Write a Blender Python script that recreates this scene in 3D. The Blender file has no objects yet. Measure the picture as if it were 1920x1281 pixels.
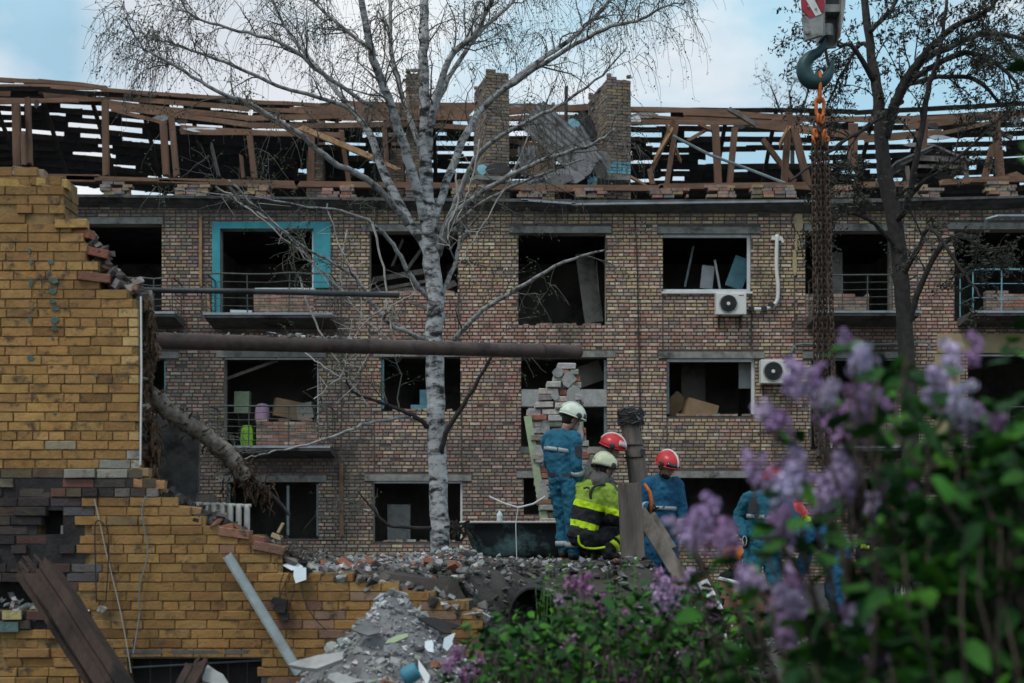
import bpy, bmesh, math, random
from mathutils import Vector, Matrix, noise, Quaternion
R = random.Random(7)
sc = bpy.context.scene
COL = sc.collection
rad = math.radians
# ---------------------------------------------------------------- camera
K = 2667.0; HY = 985.0; ZC = 1.9          # focal length in photo pixels, horizon row, eye height
cam_d = bpy.data.cameras.new('camera'); cam = bpy.data.objects.new('camera', cam_d); COL.objects.link(cam)
cam.location = (0, 0, ZC); cam.rotation_euler = (rad(90), 0, 0)
cam_d.sensor_width = 36; cam_d.lens = 50.0; cam_d.shift_y = (HY - 640.5) / 1920.0
cam_d.clip_start = 0.05; cam_d.clip_end = 2000
cam_d.dof.use_dof = True; cam_d.dof.focus_distance = 19.0; cam_d.dof.aperture_fstop = 2.3
sc.camera = cam
# ---------------------------------------------------------------- sky and sun
SUN_EL, SUN_AZ = 58.0, 222.0              # behind the camera to the left, veiled by cloud
w = bpy.data.worlds.new('World'); sc.world = w; w.use_nodes = True
nt = w.node_tree; nt.nodes.clear()
def wn(t, **k):
    n = nt.nodes.new(t)
    for a, b in k.items(): setattr(n, a, b)
    return n
wo = wn('ShaderNodeOutputWorld'); bg = wn('ShaderNodeBackground'); bg.inputs['Strength'].default_value = 0.12
sky = wn('ShaderNodeTexSky', sky_type='NISHITA', sun_disc=False)
sky.sun_elevation = rad(SUN_EL); sky.sun_rotation = rad(SUN_AZ); sky.air_density = 1.0; sky.dust_density = 2.0; sky.ozone_density = 1.3
tc = wn('ShaderNodeTexCoord'); mp = wn('ShaderNodeMapping'); mp.inputs['Scale'].default_value = (2.2, 2.2, 5.0); mp.inputs['Location'].default_value = (3.1, 2.2, 0.9)
nz = wn('ShaderNodeTexNoise'); nz.inputs['Scale'].default_value = 1.7; nz.inputs['Detail'].default_value = 8; nz.inputs['Roughness'].default_value = 0.52; nz.inputs['Distortion'].default_value = 0.35
cr = wn('ShaderNodeValToRGB'); cr.color_ramp.elements[0].position = 0.34; cr.color_ramp.elements[1].position = 0.58
cr.color_ramp.elements[0].color = (0.72, 0.72, 0.72, 1)
nz2 = wn('ShaderNodeTexNoise'); nz2.inputs['Scale'].default_value = 2.4; nz2.inputs['Detail'].default_value = 7; nz2.inputs['Distortion'].default_value = 0.4
cc = wn('ShaderNodeValToRGB'); cc.color_ramp.elements[0].position = 0.40; cc.color_ramp.elements[1].position = 0.60
cc.color_ramp.elements[0].color = (3.7, 5.9, 7.2, 1); cc.color_ramp.elements[1].color = (7.7, 7.9, 8.1, 1)
mx = wn('ShaderNodeMixRGB')
L = nt.links.new
L(tc.outputs['Generated'], mp.inputs['Vector']); L(mp.outputs[0], nz.inputs['Vector']); L(mp.outputs[0], nz2.inputs['Vector'])
L(nz.outputs['Fac'], cr.inputs[0]); L(nz2.outputs['Fac'], cc.inputs[0])
L(cr.outputs[0], mx.inputs[0]); L(sky.outputs[0], mx.inputs[1]); L(cc.outputs[0], mx.inputs[2])
L(mx.outputs[0], bg.inputs['Color']); L(bg.outputs[0], wo.inputs['Surface'])
sd = bpy.data.lights.new('sun', 'SUN'); sd.energy = 1.5; sd.angle = rad(14); sd.color = (1.0, 0.96, 0.90)
sun = bpy.data.objects.new('sun', sd); COL.objects.link(sun)
a = rad(SUN_AZ); e = rad(SUN_EL)
sdir = Vector((math.sin(a) * math.cos(e), math.cos(a) * math.cos(e), math.sin(e)))
sun.rotation_euler = sdir.to_track_quat('Z', 'Y').to_euler(); sun.location = (-8, -6, 20)
sc.view_settings.view_transform = 'Standard'; sc.view_settings.look = 'None'; sc.view_settings.gamma = 1.0
sc.view_settings.exposure = 0.0; sc.view_settings.use_curve_mapping = False
sc.render.engine = 'CYCLES'

# ---------------------------------------------------------------- helpers
def P(px, py, Y):                       # where the ray of a photo pixel stands at depth Y (metres)
    return Vector(((px - 960.0) * Y / K, Y, ZC + (HY - py) * Y / K))
def S(px, Y): return px * Y / K         # pixels to metres at a depth
ORG = {}
def org(o): return ORG.get(o.name, Vector((0, 0, 0))) if o else Vector((0, 0, 0))
def tag(o, label, cat, group=None, kind=None):
    if label: o['label'] = label
    if cat: o['category'] = cat
    if group: o['group'] = group
    if kind: o['kind'] = kind
    return o
def thing(name, label, cat, loc=(0, 0, 0), group=None):
    o = bpy.data.objects.new(name, None); COL.objects.link(o); o.location = loc; o.empty_display_size = 0.1
    ORG[o.name] = Vector(loc)
    return tag(o, label, cat, group)
def addobj(name, me, parent=None, loc=None):
    o = bpy.data.objects.new(name, me); COL.objects.link(o)
    if parent: o.parent = parent
    ORG[o.name] = org(parent)
    if loc is not None: o.location = Vector(loc) - org(parent)
    if parent is not None and loc is not None: ORG[o.name] = Vector(loc)
    return o
class MB:
    def __init__(s): s.v = []; s.f = []; s.c = []; s.col = None
    def add(s, vs, fs):
        b = len(s.v); s.v.extend([tuple(x) for x in vs])
        for q in fs: s.f.append(tuple(b + i for i in q)); s.c.append(s.col)
    def box(s, c, d, rot=None):
        c = Vector(c); h = Vector(d) * 0.5
        vs = [Vector((x * h.x, y * h.y, z * h.z)) for x in (-1, 1) for y in (-1, 1) for z in (-1, 1)]
        if rot is not None: vs = [rot @ q for q in vs]
        s.add([c + q for q in vs], [(0, 1, 3, 2), (4, 6, 7, 5), (0, 4, 5, 1), (2, 3, 7, 6), (0, 2, 6, 4), (1, 5, 7, 3)])
        return s
    def mm(s, a, b):
        return s.box([(a[i] + b[i]) / 2 for i in range(3)], [abs(b[i] - a[i]) for i in range(3)])
    def board(s, p0, p1, wd, th, up=(0, 0, 1), jag=0.0, n=1):     # plank from p0 to p1, wd across up, th along the other
        p0 = Vector(p0); p1 = Vector(p1); d = (p1 - p0)
        dn = d.normalized(); u = Vector(up); u = (u - dn * u.dot(dn))
        if u.length < 1e-4: u = Vector((0, 1, 0)) - dn * dn.y
        u.normalize(); t = dn.cross(u); rings = []
        for i in range(n + 1):
            c = p0 + d * (i / n)
            j = [dn * (R.uniform(-jag, jag) if i in (0, n) else 0) for _ in range(4)]
            w2 = wd / 2; t2 = th / 2
            rings.append([c + u * w2 + t * t2 + j[0], c - u * w2 + t * t2 + j[1], c - u * w2 - t * t2 + j[2], c + u * w2 - t * t2 + j[3]])
        s.loft(rings); return s
    def loft(s, rings, cap=True, closed=False):
        n = len(rings[0]); vs = [p for r in rings for p in r]; fs = []
        m = len(rings)
        for i in range(m - 1 + (1 if closed else 0)):
            a = i * n; b = ((i + 1) % m) * n
            for k in range(n): fs.append((a + k, a + (k + 1) % n, b + (k + 1) % n, b + k))
        if cap and not closed:
            fs.append(tuple(range(n - 1, -1, -1))); fs.append(tuple((m - 1) * n + k for k in range(n)))
        s.add(vs, fs); return s
    def tube(s, pts, rs, n=6, cap=True, closed=False):
        pts = [Vector(p) for p in pts]; m = len(pts)
        if not hasattr(rs, '__len__'): rs = [rs] * m
        prev = None; rings = []
        for i in range(m):
            if closed: d = pts[(i + 1) % m] - pts[i - 1]
            else: d = pts[min(i + 1, m - 1)] - pts[max(i - 1, 0)]
            if d.length < 1e-9: d = Vector((0, 0, 1))
            d.normalize()
            if prev is None:
                u = d.orthogonal().normalized()
            else:
                u = prev - d * prev.dot(d)
                u = u.normalized() if u.length > 1e-6 else d.orthogonal().normalized()
            prev = u; t = d.cross(u); r = rs[i]
            rings.append([pts[i] + (u * math.cos(2 * math.pi * k / n) + t * math.sin(2 * math.pi * k / n)) * r for k in range(n)])
        s.loft(rings, cap, closed); return s
    def lathe(s, prof, c=(0, 0, 0), n=16, M=None):
        rings = [[(r * math.cos(2 * math.pi * k / n), r * math.sin(2 * math.pi * k / n), z) for k in range(n)] for r, z in prof]
        c = Vector(c)
        rings = [[(M @ Vector(q) if M is not None else Vector(q)) + c for q in r] for r in rings]
        s.loft(rings); return s
    def prism(s, poly, th, M=None, c=(0, 0, 0)):       # polygon in local xy, thickness th along z
        c = Vector(c); n = len(poly)
        a = [Vector((x, y, -th / 2)) for x, y in poly]; b = [Vector((x, y, th / 2)) for x, y in poly]
        vs = [(M @ q if M is not None else q) + c for q in a + b]
        fs = [tuple(range(n - 1, -1, -1)), tuple(range(n, 2 * n))] + [(i, (i + 1) % n, n + (i + 1) % n, n + i) for i in range(n)]
        s.add(vs, fs); return s
    def ball(s, c, r, n=8, m=6, M=None):
        if not hasattr(r, '__len__'): r = (r, r, r)
        rings = []
        c = Vector(c)
        for i in range(m + 1):
            t = math.pi * (0.02 + 0.96 * i / m)
            rr = [Vector((r[0] * math.sin(t) * math.cos(2 * math.pi * k / n), r[1] * math.sin(t) * math.sin(2 * math.pi * k / n), -r[2] * math.cos(t))) for k in range(n)]
            rings.append([(M @ q if M is not None else q) + c for q in rr])
        s.loft(rings); return s
    def mesh(s, name, mat, o=Vector((0, 0, 0)), smooth=False):
        me = bpy.data.meshes.new(name)
        me.from_pydata([(x - o[0], y - o[1], z - o[2]) for x, y, z in s.v], [], s.f)
        if mat: me.materials.append(mat)
        if any(q is not None for q in s.c):
            at = me.color_attributes.new('tint', 'FLOAT_COLOR', 'CORNER')
            buf = []
            for q, fc in zip(s.c, s.f):
                q = q or (0.5, 0.5, 0.5)
                buf.extend((q[0], q[1], q[2], 1.0) * len(fc))
            at.data.foreach_set('color', buf)
        if smooth: me.polygons.foreach_set('use_smooth', [True] * len(me.polygons))
        me.update(); return me
    def build(s, name, mat, parent=None, smooth=False, fix=True):
        me = s.mesh(name, mat, org(parent), smooth)
        if fix:
            bm = bmesh.new(); bm.from_mesh(me); bmesh.ops.recalc_face_normals(bm, faces=bm.faces); bm.to_mesh(me); bm.free()
        return addobj(name, me, parent)
    def solo(s, name, mat, label, cat, group=None, kind=None, smooth=False, origin=None):   # a thing that is one mesh
        o = Vector(origin) if origin is not None else Vector((sum(q[0] for q in s.v) / len(s.v), sum(q[1] for q in s.v) / len(s.v), min(q[2] for q in s.v)))
        me = s.mesh(name, mat, o, smooth)
        bm = bmesh.new(); bm.from_mesh(me); bmesh.ops.recalc_face_normals(bm, faces=bm.faces); bm.to_mesh(me); bm.free()
        ob = addobj(name, me, None); ob.location = o; ORG[ob.name] = o
        return tag(ob, label, cat, group, kind)
def spline(pts, n):                      # Catmull-Rom through points (any dimension tuples)
    out = []; m = len(pts)
    for i in range(m - 1):
        p0 = pts[max(i - 1, 0)]; p1 = pts[i]; p2 = pts[i + 1]; p3 = pts[min(i + 2, m - 1)]
        for k in range(n):
            t = k / n
            out.append(tuple(0.5 * (2 * b + (c - a) * t + (2 * a - 5 * b + 4 * c - d) * t * t + (3 * b - a - 3 * c + d) * t ** 3) for a, b, c, d in zip(p0, p1, p2, p3)))
    out.append(tuple(pts[-1])); return out
def RZ(a): return Matrix.Rotation(a, 3, 'Z')
def RX(a): return Matrix.Rotation(a, 3, 'X')
def RY(a): return Matrix.Rotation(a, 3, 'Y')
def nse(x, y, z=0.0): return noise.noise(Vector((x, y, z)))
def jit(c, a=0.08): 
    k = 1 + R.uniform(-a, a); return tuple(max(0.004, x * k * (1 + R.uniform(-a, a) * 0.4)) for x in c)
# ---------------------------------------------------------------- materials
MAT = {}
def material(name, col, rough=0.8, metal=0.0, var=0.25, scale=6.0, bump=0.3, bscale=40.0, src=None, stain=None, stain_amt=0.0, stain_scale=1.5,
             stretch=None, spec=0.3, rust=None, rust_amt=0.5, trans=0.0, alpha=1.0, island=0.0, detail=6):
    """base colour x noise, optional second stain colour in patches, bump of two scales. src: 'tint' (vertex colour) or 'object' (object colour)"""
    m = bpy.data.materials.new(name); m.use_nodes = True; n = m.node_tree; n.nodes.clear(); A = n.nodes.new; l = n.links.new
    o = A('ShaderNodeOutputMaterial'); b = A('ShaderNodeBsdfPrincipled'); l(b.outputs[0], o.inputs[0])
    b.inputs['Roughness'].default_value = rough; b.inputs['Metallic'].default_value = metal; b.inputs['Specular IOR Level'].default_value = spec
    tcn = A('ShaderNodeTexCoord'); vec = tcn.outputs['Object']
    if stretch:
        mpn = A('ShaderNodeMapping'); mpn.inputs['Scale'].default_value = stretch; l(vec, mpn.inputs[0]); vec = mpn.outputs[0]
    if src == 'tint':
        c = A('ShaderNodeVertexColor'); c.layer_name = 'tint'; cs = c.outputs[0]
    elif src == 'object':
        c = A('ShaderNodeObjectInfo'); cs = c.outputs['Color']
        ad = A('ShaderNodeVectorMath'); ad.operation = 'ADD'; l(vec, ad.inputs[0])
        mr = A('ShaderNodeMath'); mr.operation = 'MULTIPLY'; mr.inputs[1].default_value = 40; l(c.outputs['Random'], mr.inputs[0]); l(mr.outputs[0], ad.inputs[1]); vec = ad.outputs[0]
    else:
        c = A('ShaderNodeRGB'); c.outputs[0].default_value = (*col, 1); cs = c.outputs[0]
    if island > 0:
        g = A('ShaderNodeNewGeometry'); hs = A('ShaderNodeHueSaturation')
        mrr = A('ShaderNodeMapRange'); mrr.inputs[3].default_value = 1 - island; mrr.inputs[4].default_value = 1 + island
        l(g.outputs['Random Per Island'], mrr.inputs[0]); l(mrr.outputs[0], hs.inputs['Value']); l(cs, hs.inputs['Color']); cs = hs.outputs[0]
    nz = A('ShaderNodeTexNoise'); nz.inputs['Scale'].default_value = scale; nz.inputs['Detail'].default_value = detail; nz.inputs['Roughness'].default_value = 0.62
    l(vec, nz.inputs['Vector'])
    mr = A('ShaderNodeMapRange'); mr.inputs[1].default_value = 0.28; mr.inputs[2].default_value = 0.72; mr.inputs[3].default_value = 1 - var; mr.inputs[4].default_value = 1 + var
    l(nz.outputs['Fac'], mr.inputs[0])
    mu = A('ShaderNodeVectorMath'); mu.operation = 'SCALE'; l(cs, mu.inputs[0]); l(mr.outputs[0], mu.inputs['Scale']); out = mu.outputs[0]
    for sc_col, amt, ss, seed in ((stain, stain_amt, stain_scale, 3.3), (rust, rust_amt if rust else 0, scale * 2.5, 9.1)):
        if sc_col is None: continue
        n2 = A('ShaderNodeTexNoise'); n2.noise_dimensions = '4D'; n2.inputs['W'].default_value = seed; n2.inputs['Scale'].default_value = ss; n2.inputs['Detail'].default_value = 8; n2.inputs['Roughness'].default_value = 0.7
        l(vec, n2.inputs['Vector'])
        r2 = A('ShaderNodeMapRange'); r2.inputs[1].default_value = 0.72 - 0.42 * amt; r2.inputs[2].default_value = 0.84 - 0.42 * amt; l(n2.outputs['Fac'], r2.inputs[0])
        mxn = A('ShaderNodeMixRGB'); mxn.inputs[2].default_value = (*sc_col, 1); l(r2.outputs[0], mxn.inputs[0]); l(out, mxn.inputs[1]); out = mxn.outputs[0]
    l(out, b.inputs['Base Color'])
    if bump > 0:
        nb = A('ShaderNodeTexNoise'); nb.inputs['Scale'].default_value = bscale; nb.inputs['Detail'].default_value = 6; nb.inputs['Roughness'].default_value = 0.65; l(vec, nb.inputs['Vector'])
        bp = A('ShaderNodeBump'); bp.inputs['Strength'].default_value = bump; bp.inputs['Distance'].default_value = 0.02; l(nb.outputs['Fac'], bp.inputs['Height']); l(bp.outputs[0], b.inputs['Normal'])
        rr = A('ShaderNodeMapRange'); rr.inputs[3].default_value = max(0.05, rough - 0.12); rr.inputs[4].default_value = min(1, rough + 0.12); l(nb.outputs['Fac'], rr.inputs[0]); l(rr.outputs[0], b.inputs['Roughness'])
    if trans > 0: b.inputs['Transmission Weight'].default_value = trans
    if alpha < 1: b.inputs['Alpha'].default_value = alpha
    MAT[name] = m; return m
def mt(name): return MAT[name]
material('facade_brick', (.3, .2, .1), 0.9, src='tint', var=.35, scale=9, bump=.5, bscale=60, stain=(.085, .075, .07), stain_amt=.36, stain_scale=.7)
material('facade_brick_single', (.3, .2, .1), 0.9, src='object', var=.35, scale=9, bump=.5, bscale=60)
material('mortar', (.10, .083, .075), 0.95, var=.4, scale=3, bump=.6, bscale=50, stain=(.03, .027, .026), stain_amt=.40, stain_scale=.5)
material('concrete', (.23, .225, .21), 0.9, var=.35, scale=5, bump=.5, bscale=30, stain=(.08, .075, .07), stain_amt=.45, stain_scale=2)
material('concrete_dark', (.10, .10, .10), 0.9, var=.4, scale=4, bump=.5, bscale=25, stain=(.03, .03, .03), stain_amt=.5, stain_scale=1.3)
material('concrete_light', (.33, .33, .32), 0.9, var=.3, scale=5, bump=.4, bscale=30, stain=(.12, .12, .12), stain_amt=.4, stain_scale=2)
material('plaster', (.30, .28, .25), 0.9, var=.25, scale=2, bump=.2, bscale=20, stain=(.09, .085, .08), stain_amt=.5, stain_scale=.8)
material('room', (.34, .32, .29), 0.95, var=.4, scale=1.2, bump=.2, stain=(.10, .095, .09), stain_amt=.45, stain_scale=.6)
material('beige_paint', (.40, .32, .19), 0.85, var=.2, scale=2, bump=.2, stain=(.14, .12, .09), stain_amt=.35)
material('yellow_brick', (.45, .27, .06), 0.72, src='object', var=.22, scale=9, bump=.55, bscale=45, stain=(.075, .05, .032), stain_amt=.45, stain_scale=8)
material('yellow_brick_rest', (.45, .27, .06), 0.72, src='tint', var=.22, scale=9, bump=.55, bscale=45, stain=(.075, .05, .032), stain_amt=.45, stain_scale=8)
material('yellow_mortar', (.24, .155, .065), 0.95, var=.5, scale=5, bump=.8, bscale=40, stain=(.05, .038, .03), stain_amt=.5, stain_scale=7)
material('soot', (.03, .028, .028), 0.95, var=.5, scale=4, bump=.8, bscale=25)
material('old_wood', (.165, .095, .062), 0.85, var=.45, scale=3, bump=.5, bscale=30, stain=(.05, .035, .028), stain_amt=.4, stretch=(.25, 1, 1), island=.3)
material('old_wood_upright', (.14, .078, .052), 0.85, var=.45, scale=3, bump=.5, bscale=30, stain=(.045, .032, .026), stain_amt=.45, stretch=(1, 1, .2), island=.3)
material('fresh_wood', (.32, .185, .10), 0.8, var=.35, scale=4, bump=.4, bscale=30, stain=(.14, .08, .05), stain_amt=.3)
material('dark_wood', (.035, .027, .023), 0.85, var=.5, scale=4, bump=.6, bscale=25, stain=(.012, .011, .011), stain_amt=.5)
material('grey_wood', (.15, .13, .115), 0.9, var=.4, scale=5, bump=.6, bscale=30, stain=(.05, .042, .036), stain_amt=.4, stretch=(1, 1, .15))
material('pink_plank', (.25, .125, .09), 0.85, var=.3, scale=5, bump=.4, stain=(.10, .06, .05), stain_amt=.4, island=.2)
material('charred_beam', (.045, .028, .022), 0.8, var=.5, scale=6, bump=.8, bscale=30, stretch=(1, 1, .2), stain=(.012, .010, .010), stain_amt=.5)
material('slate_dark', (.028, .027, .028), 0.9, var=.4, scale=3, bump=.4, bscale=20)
material('asbestos', (.15, .15, .155), 0.9, var=.35, scale=4, bump=.4, bscale=30, stain=(.05, .05, .05), stain_amt=.45, stain_scale=3)
material('zinc', (.30, .32, .34), 0.45, .6, var=.25, scale=4, bump=.1, stain=(.12, .10, .09), stain_amt=.35)
material('blue_paint', (.045, .28, .33), 0.6, var=.2, scale=4, bump=.2, stain=(.13, .15, .14), stain_amt=.3, stain_scale=3)
material('pale_blue', (.16, .36, .42), 0.7, var=.25, scale=4, bump=.2, stain=(.25, .25, .24), stain_amt=.35, stain_scale=4)
material('white_frame', (.62, .64, .65), 0.5, var=.12, scale=5, bump=.1, stain=(.25, .25, .24), stain_amt=.3, stain_scale=4)
material('white_plastic', (.66, .66, .63), 0.45, var=.08, scale=3, bump=.05, stain=(.35, .33, .3), stain_amt=.25, stain_scale=5)
material('dark_plastic', (.035, .037, .04), 0.5, var=.2, scale=5, bump=.1)
material('iron', (.035, .036, .038), 0.6, .3, var=.4, scale=12, bump=.3, rust=(.09, .045, .025), rust_amt=.5)
material('rail_paint', (.07, .09, .085), 0.6, .2, var=.4, scale=10, bump=.3, rust=(.10, .05, .03), rust_amt=.5)
material('pipe_brown', (.085, .058, .052), 0.6, .2, rust=(.14, .062, .035), rust_amt=.34, var=.35, scale=6, bump=.25, bscale=50, stain=(.035, .028, .027), stain_amt=.5, stain_scale=3)
material('pipe_grey', (.05, .056, .06), 0.5, .3, var=.3, scale=6, bump=.2, stain=(.03, .025, .022), stain_amt=.4)
material('insulation', (.21, .18, .15), 1.0, var=.6, scale=14, bump=1.0, bscale=35, stain=(.06, .045, .035), stain_amt=.5, stain_scale=6)
material('fibre', (.10, .062, .04), 1.0, var=.6, scale=20, bump=1.0, bscale=60, stain=(.03, .02, .015), stain_amt=.5, stain_scale=8)
material('galv', (.18, .22, .23), 0.5, .4, var=.25, scale=6, bump=.15, stain=(.10, .085, .07), stain_amt=.35, stain_scale=4)
material('bath_iron', (.022, .026, .028), 0.42, .2, var=.4, scale=5, bump=.35, bscale=30, stain=(.11, .19, .195), stain_amt=.56, stain_scale=2.2)
material('enamel', (.45, .44, .41), 0.35, var=.2, scale=6, bump=.1, stain=(.16, .12, .09), stain_amt=.45, stain_scale=4)
material('birch_bark', (.46, .465, .47), 0.85, var=.3, scale=3, bump=.6, bscale=24, stain=(.022, .021, .020), stain_amt=.60, stain_scale=3.6, stretch=(1, 1, 2.2), rust=(.06, .055, .05), rust_amt=.42)
material('birch_limb', (.30, .30, .295), 0.85, var=.3, scale=8, bump=.3, stain=(.05, .045, .042), stain_amt=.55, stain_scale=9)
material('birch_twig', (.11, .10, .095), 0.9, var=.4, scale=4, bump=0)
material('pale_twig', (.36, .34, .31), 0.9, var=.3, scale=4, bump=0)
material('dark_bark', (.045, .040, .038), 0.95, var=.4, scale=10, bump=.8, bscale=40)
material('bud_leaf', (.05, .065, .022), 0.8, var=.4, scale=2, bump=0, island=.4)
material('dark_leaf', (.032, .034, .022), 0.8, var=.4, scale=2, bump=0, island=.4)
material('soil', (.05, .044, .04), 1.0, var=.5, scale=3, bump=1.0, bscale=14, stain=(.14, .13, .12), stain_amt=.35, stain_scale=3)
material('rubble_bed', (.17, .172, .175), 1.0, var=.5, scale=8, bump=1.0, bscale=25, stain=(.045, .04, .037), stain_amt=.5, stain_scale=1.6)
material('rubble', (.3, .3, .3), 0.95, src='tint', var=.35, scale=14, bump=.7, bscale=40)
material('rubble_single', (.3, .3, .3), 0.95, src='object', var=.35, scale=14, bump=.7, bscale=40)
material('paper', (.62, .70, .74), 0.9, var=.12, scale=8, bump=.1)
material('teal_plastic', (.06, .22, .30), 0.5, var=.2, scale=5, bump=.1)
material('cardboard', (.26, .17, .10), 0.9, var=.2, scale=4, bump=.1)
material('rusty_chain', (.085, .058, .045), 0.7, .5, var=.4, scale=30, bump=.5, bscale=80, stain=(.16, .075, .035), stain_amt=.35, stain_scale=14)
material('orange_paint', (.55, .14, .025), 0.5, .1, var=.25, scale=12, bump=.2, stain=(.12, .055, .03), stain_amt=.42, stain_scale=14)
material('hook_green', (.025, .062, .068), 0.45, .2, var=.3, scale=10, bump=.15, stain=(.05, .05, .05), stain_amt=.3, stain_scale=8)
material('crane_grey', (.27, .27, .26), 0.55, .2, var=.25, scale=8, bump=.15, stain=(.10, .09, .08), stain_amt=.42, stain_scale=5)
material('crane_red', (.32, .03, .045), 0.55, var=.2, scale=8, bump=.1, stain=(.15, .06, .06), stain_amt=.3, stain_scale=9)
material('crane_white', (.62, .62, .60), 0.55, var=.15, scale=8, bump=.1, stain=(.3, .29, .27), stain_amt=.3, stain_scale=9)
material('lilac_leaf', (.050, .115, .034), 0.7, var=.3, scale=18, bump=.1, src='object', spec=.15)
material('lilac_leaf_rest', (.050, .115, .034), 0.7, var=.3, scale=18, bump=.1, src='tint', spec=.15)
material('lilac_stem', (.075, .058, .045), 0.9, var=.4, scale=14, bump=.5)
material('lilac_flower', (.42, .27, .50), 0.75, var=.3, scale=30, bump=0, src='object', island=.5)
material('skin', (.36, .21, .155), 0.55, var=.12, scale=20, bump=.15, bscale=120)
material('hair', (.02, .015, .012), 0.7, var=.3, scale=40, bump=.5)
material('green_panel', (.36, .44, .28), 0.85, var=.2, scale=5, bump=.2, stain=(.22, .21, .18), stain_amt=.35)
# ================================================================ ground
g = MB(); g.add([(-600, -300, 0), (600, -300, 0), (600, 900, 0), (-600, 900, 0)], [(0, 1, 2, 3)])
tag(g.build('ground', mt('soil'), None, fix=False), 'bare dark earth around the ruined houses', 'ground', kind='structure')
# ================================================================ apartment house
FY = 33.0; PPM = K / FY; BX0, BX1 = -15.6, 15.6; EAVE = 9.42
def fx(px): return (px - 960.0) * FY / K
def fz(py): return ZC + (HY - py) * FY / K
# openings: photo pixels x0, y0, x1, y1 on the facade plane
OPEN = {
 '3a': (158, 420, 303, 598), '3b': (412, 428, 588, 602), '3c': (693, 434, 858, 549), '3d': (972, 437, 1136, 610), '3e': (1243, 438, 1408, 547), '3f': (1510, 433, 1672, 600), '3g': (1790, 430, 1985, 600),
 '2a': (150, 672, 310, 840), '2b': (420, 670, 597, 840), '2c': (715, 669, 863, 770), '2d': (977, 670, 1138, 850), '2e': (1250, 672, 1416, 780), '2f': (1520, 672, 1685, 842), '2g': (1815, 663, 1985, 842),
 '1a': (150, 903, 310, 1010), '1b': (425, 904, 597, 1010), '1c': (700, 902, 867, 1016), '1d': (982, 896, 1138, 964), '1e': (1262, 896, 1440, 1000), '1f': (1590, 898, 1710, 1000), '1g': (1815, 898, 1985, 1000)}
OP = {k: (fx(a), fz(d), fx(c), fz(b)) for k, (a, b, c, d) in OPEN.items()}     # X0, Z0, X1, Z1
bld = thing('apartment_building', 'long three storey brick apartment block with blown out windows and a bare burnt roof', 'building', (0, FY, 0))
# --- backing wall of mortar with openings and reveals
xs = sorted({BX0, BX1} | {o[0] for o in OP.values()} | {o[2] for o in OP.values()})
zs = sorted({0.0, EAVE} | {o[1] for o in OP.values()} | {o[3] for o in OP.values()})
m = MB()
def inside(x, z): return any(o[0] < x < o[2] and o[1] < z < o[3] for o in OP.values())
yb = FY + 0.014
for i in range(len(xs) - 1):
    for j in range(len(zs) - 1):
        if inside((xs[i] + xs[i + 1]) / 2, (zs[j] + zs[j + 1]) / 2): continue
        m.add([(xs[i], yb, zs[j]), (xs[i + 1], yb, zs[j]), (xs[i + 1], yb, zs[j + 1]), (xs[i], yb, zs[j + 1])], [(0, 1, 2, 3)])
        m.add([(xs[i], yb + .36, zs[j]), (xs[i + 1], yb + .36, zs[j]), (xs[i + 1], yb + .36, zs[j + 1]), (xs[i], yb + .36, zs[j + 1])], [(3, 2, 1, 0)])
m.build('wall', mt('mortar'), bld, fix=False)
for (a, b, c, d) in OP.values():
    m = MB()
    y0, y1 = FY + .004, FY + .375
    m.add([(a, y0, b), (a, y1, b), (a, y1, d), (a, y0, d)], [(0, 1, 2, 3)]); m.add([(c, y0, b), (c, y1, b), (c, y1, d), (c, y0, d)], [(3, 2, 1, 0)])
    m.add([(a, y0, d), (c, y0, d), (c, y1, d), (a, y1, d)], [(0, 3, 2, 1)]); m.add([(a, y0, b), (c, y0, b), (c, y1, b), (a, y1, b)], [(0, 1, 2, 3)])
    m.build('window_reveal', mt('plaster'), bld, fix=False)
# --- bricks
LINT = {'3a': (125, 305), '3b': None, '3c': (680, 875), '3d': (955, 1146), '3e': (1232, 1426), '3f': (1508, 1700), '3g': (1778, 1999),
        '2a': (140, 335), '2b': (405, 612), '2c': (700, 876), '2d': (1000, 1154), '2e': (1235, 1433), '2f': (1505, 1700), '2g': None,
        '1a': (140, 330), '1b': (410, 612), '1c': (684, 884), '1d': (968, 1150), '1e': (1250, 1470), '1f': (1580, 1725), '1g': (1800, 1999)}
LB = []
for k, v in LINT.items():
    if v: 
        o = OP[k]; LB.append((fx(v[0]), o[3] + .002, fx(v[1]), o[3] + .155))
BUFF = [(.34, .255, .15), (.37, .285, .17), (.31, .235, .14), (.36, .26, .175), (.42, .35, .25)]
REDB = [(.33, .195, .15), (.31, .165, .125), (.37, .25, .20), (.29, .19, .155), (.41, .30, .245)]
DULL = [(.25, .20, .165), (.21, .165, .14), (.28, .225, .18), (.18, .145, .125)]
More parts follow.
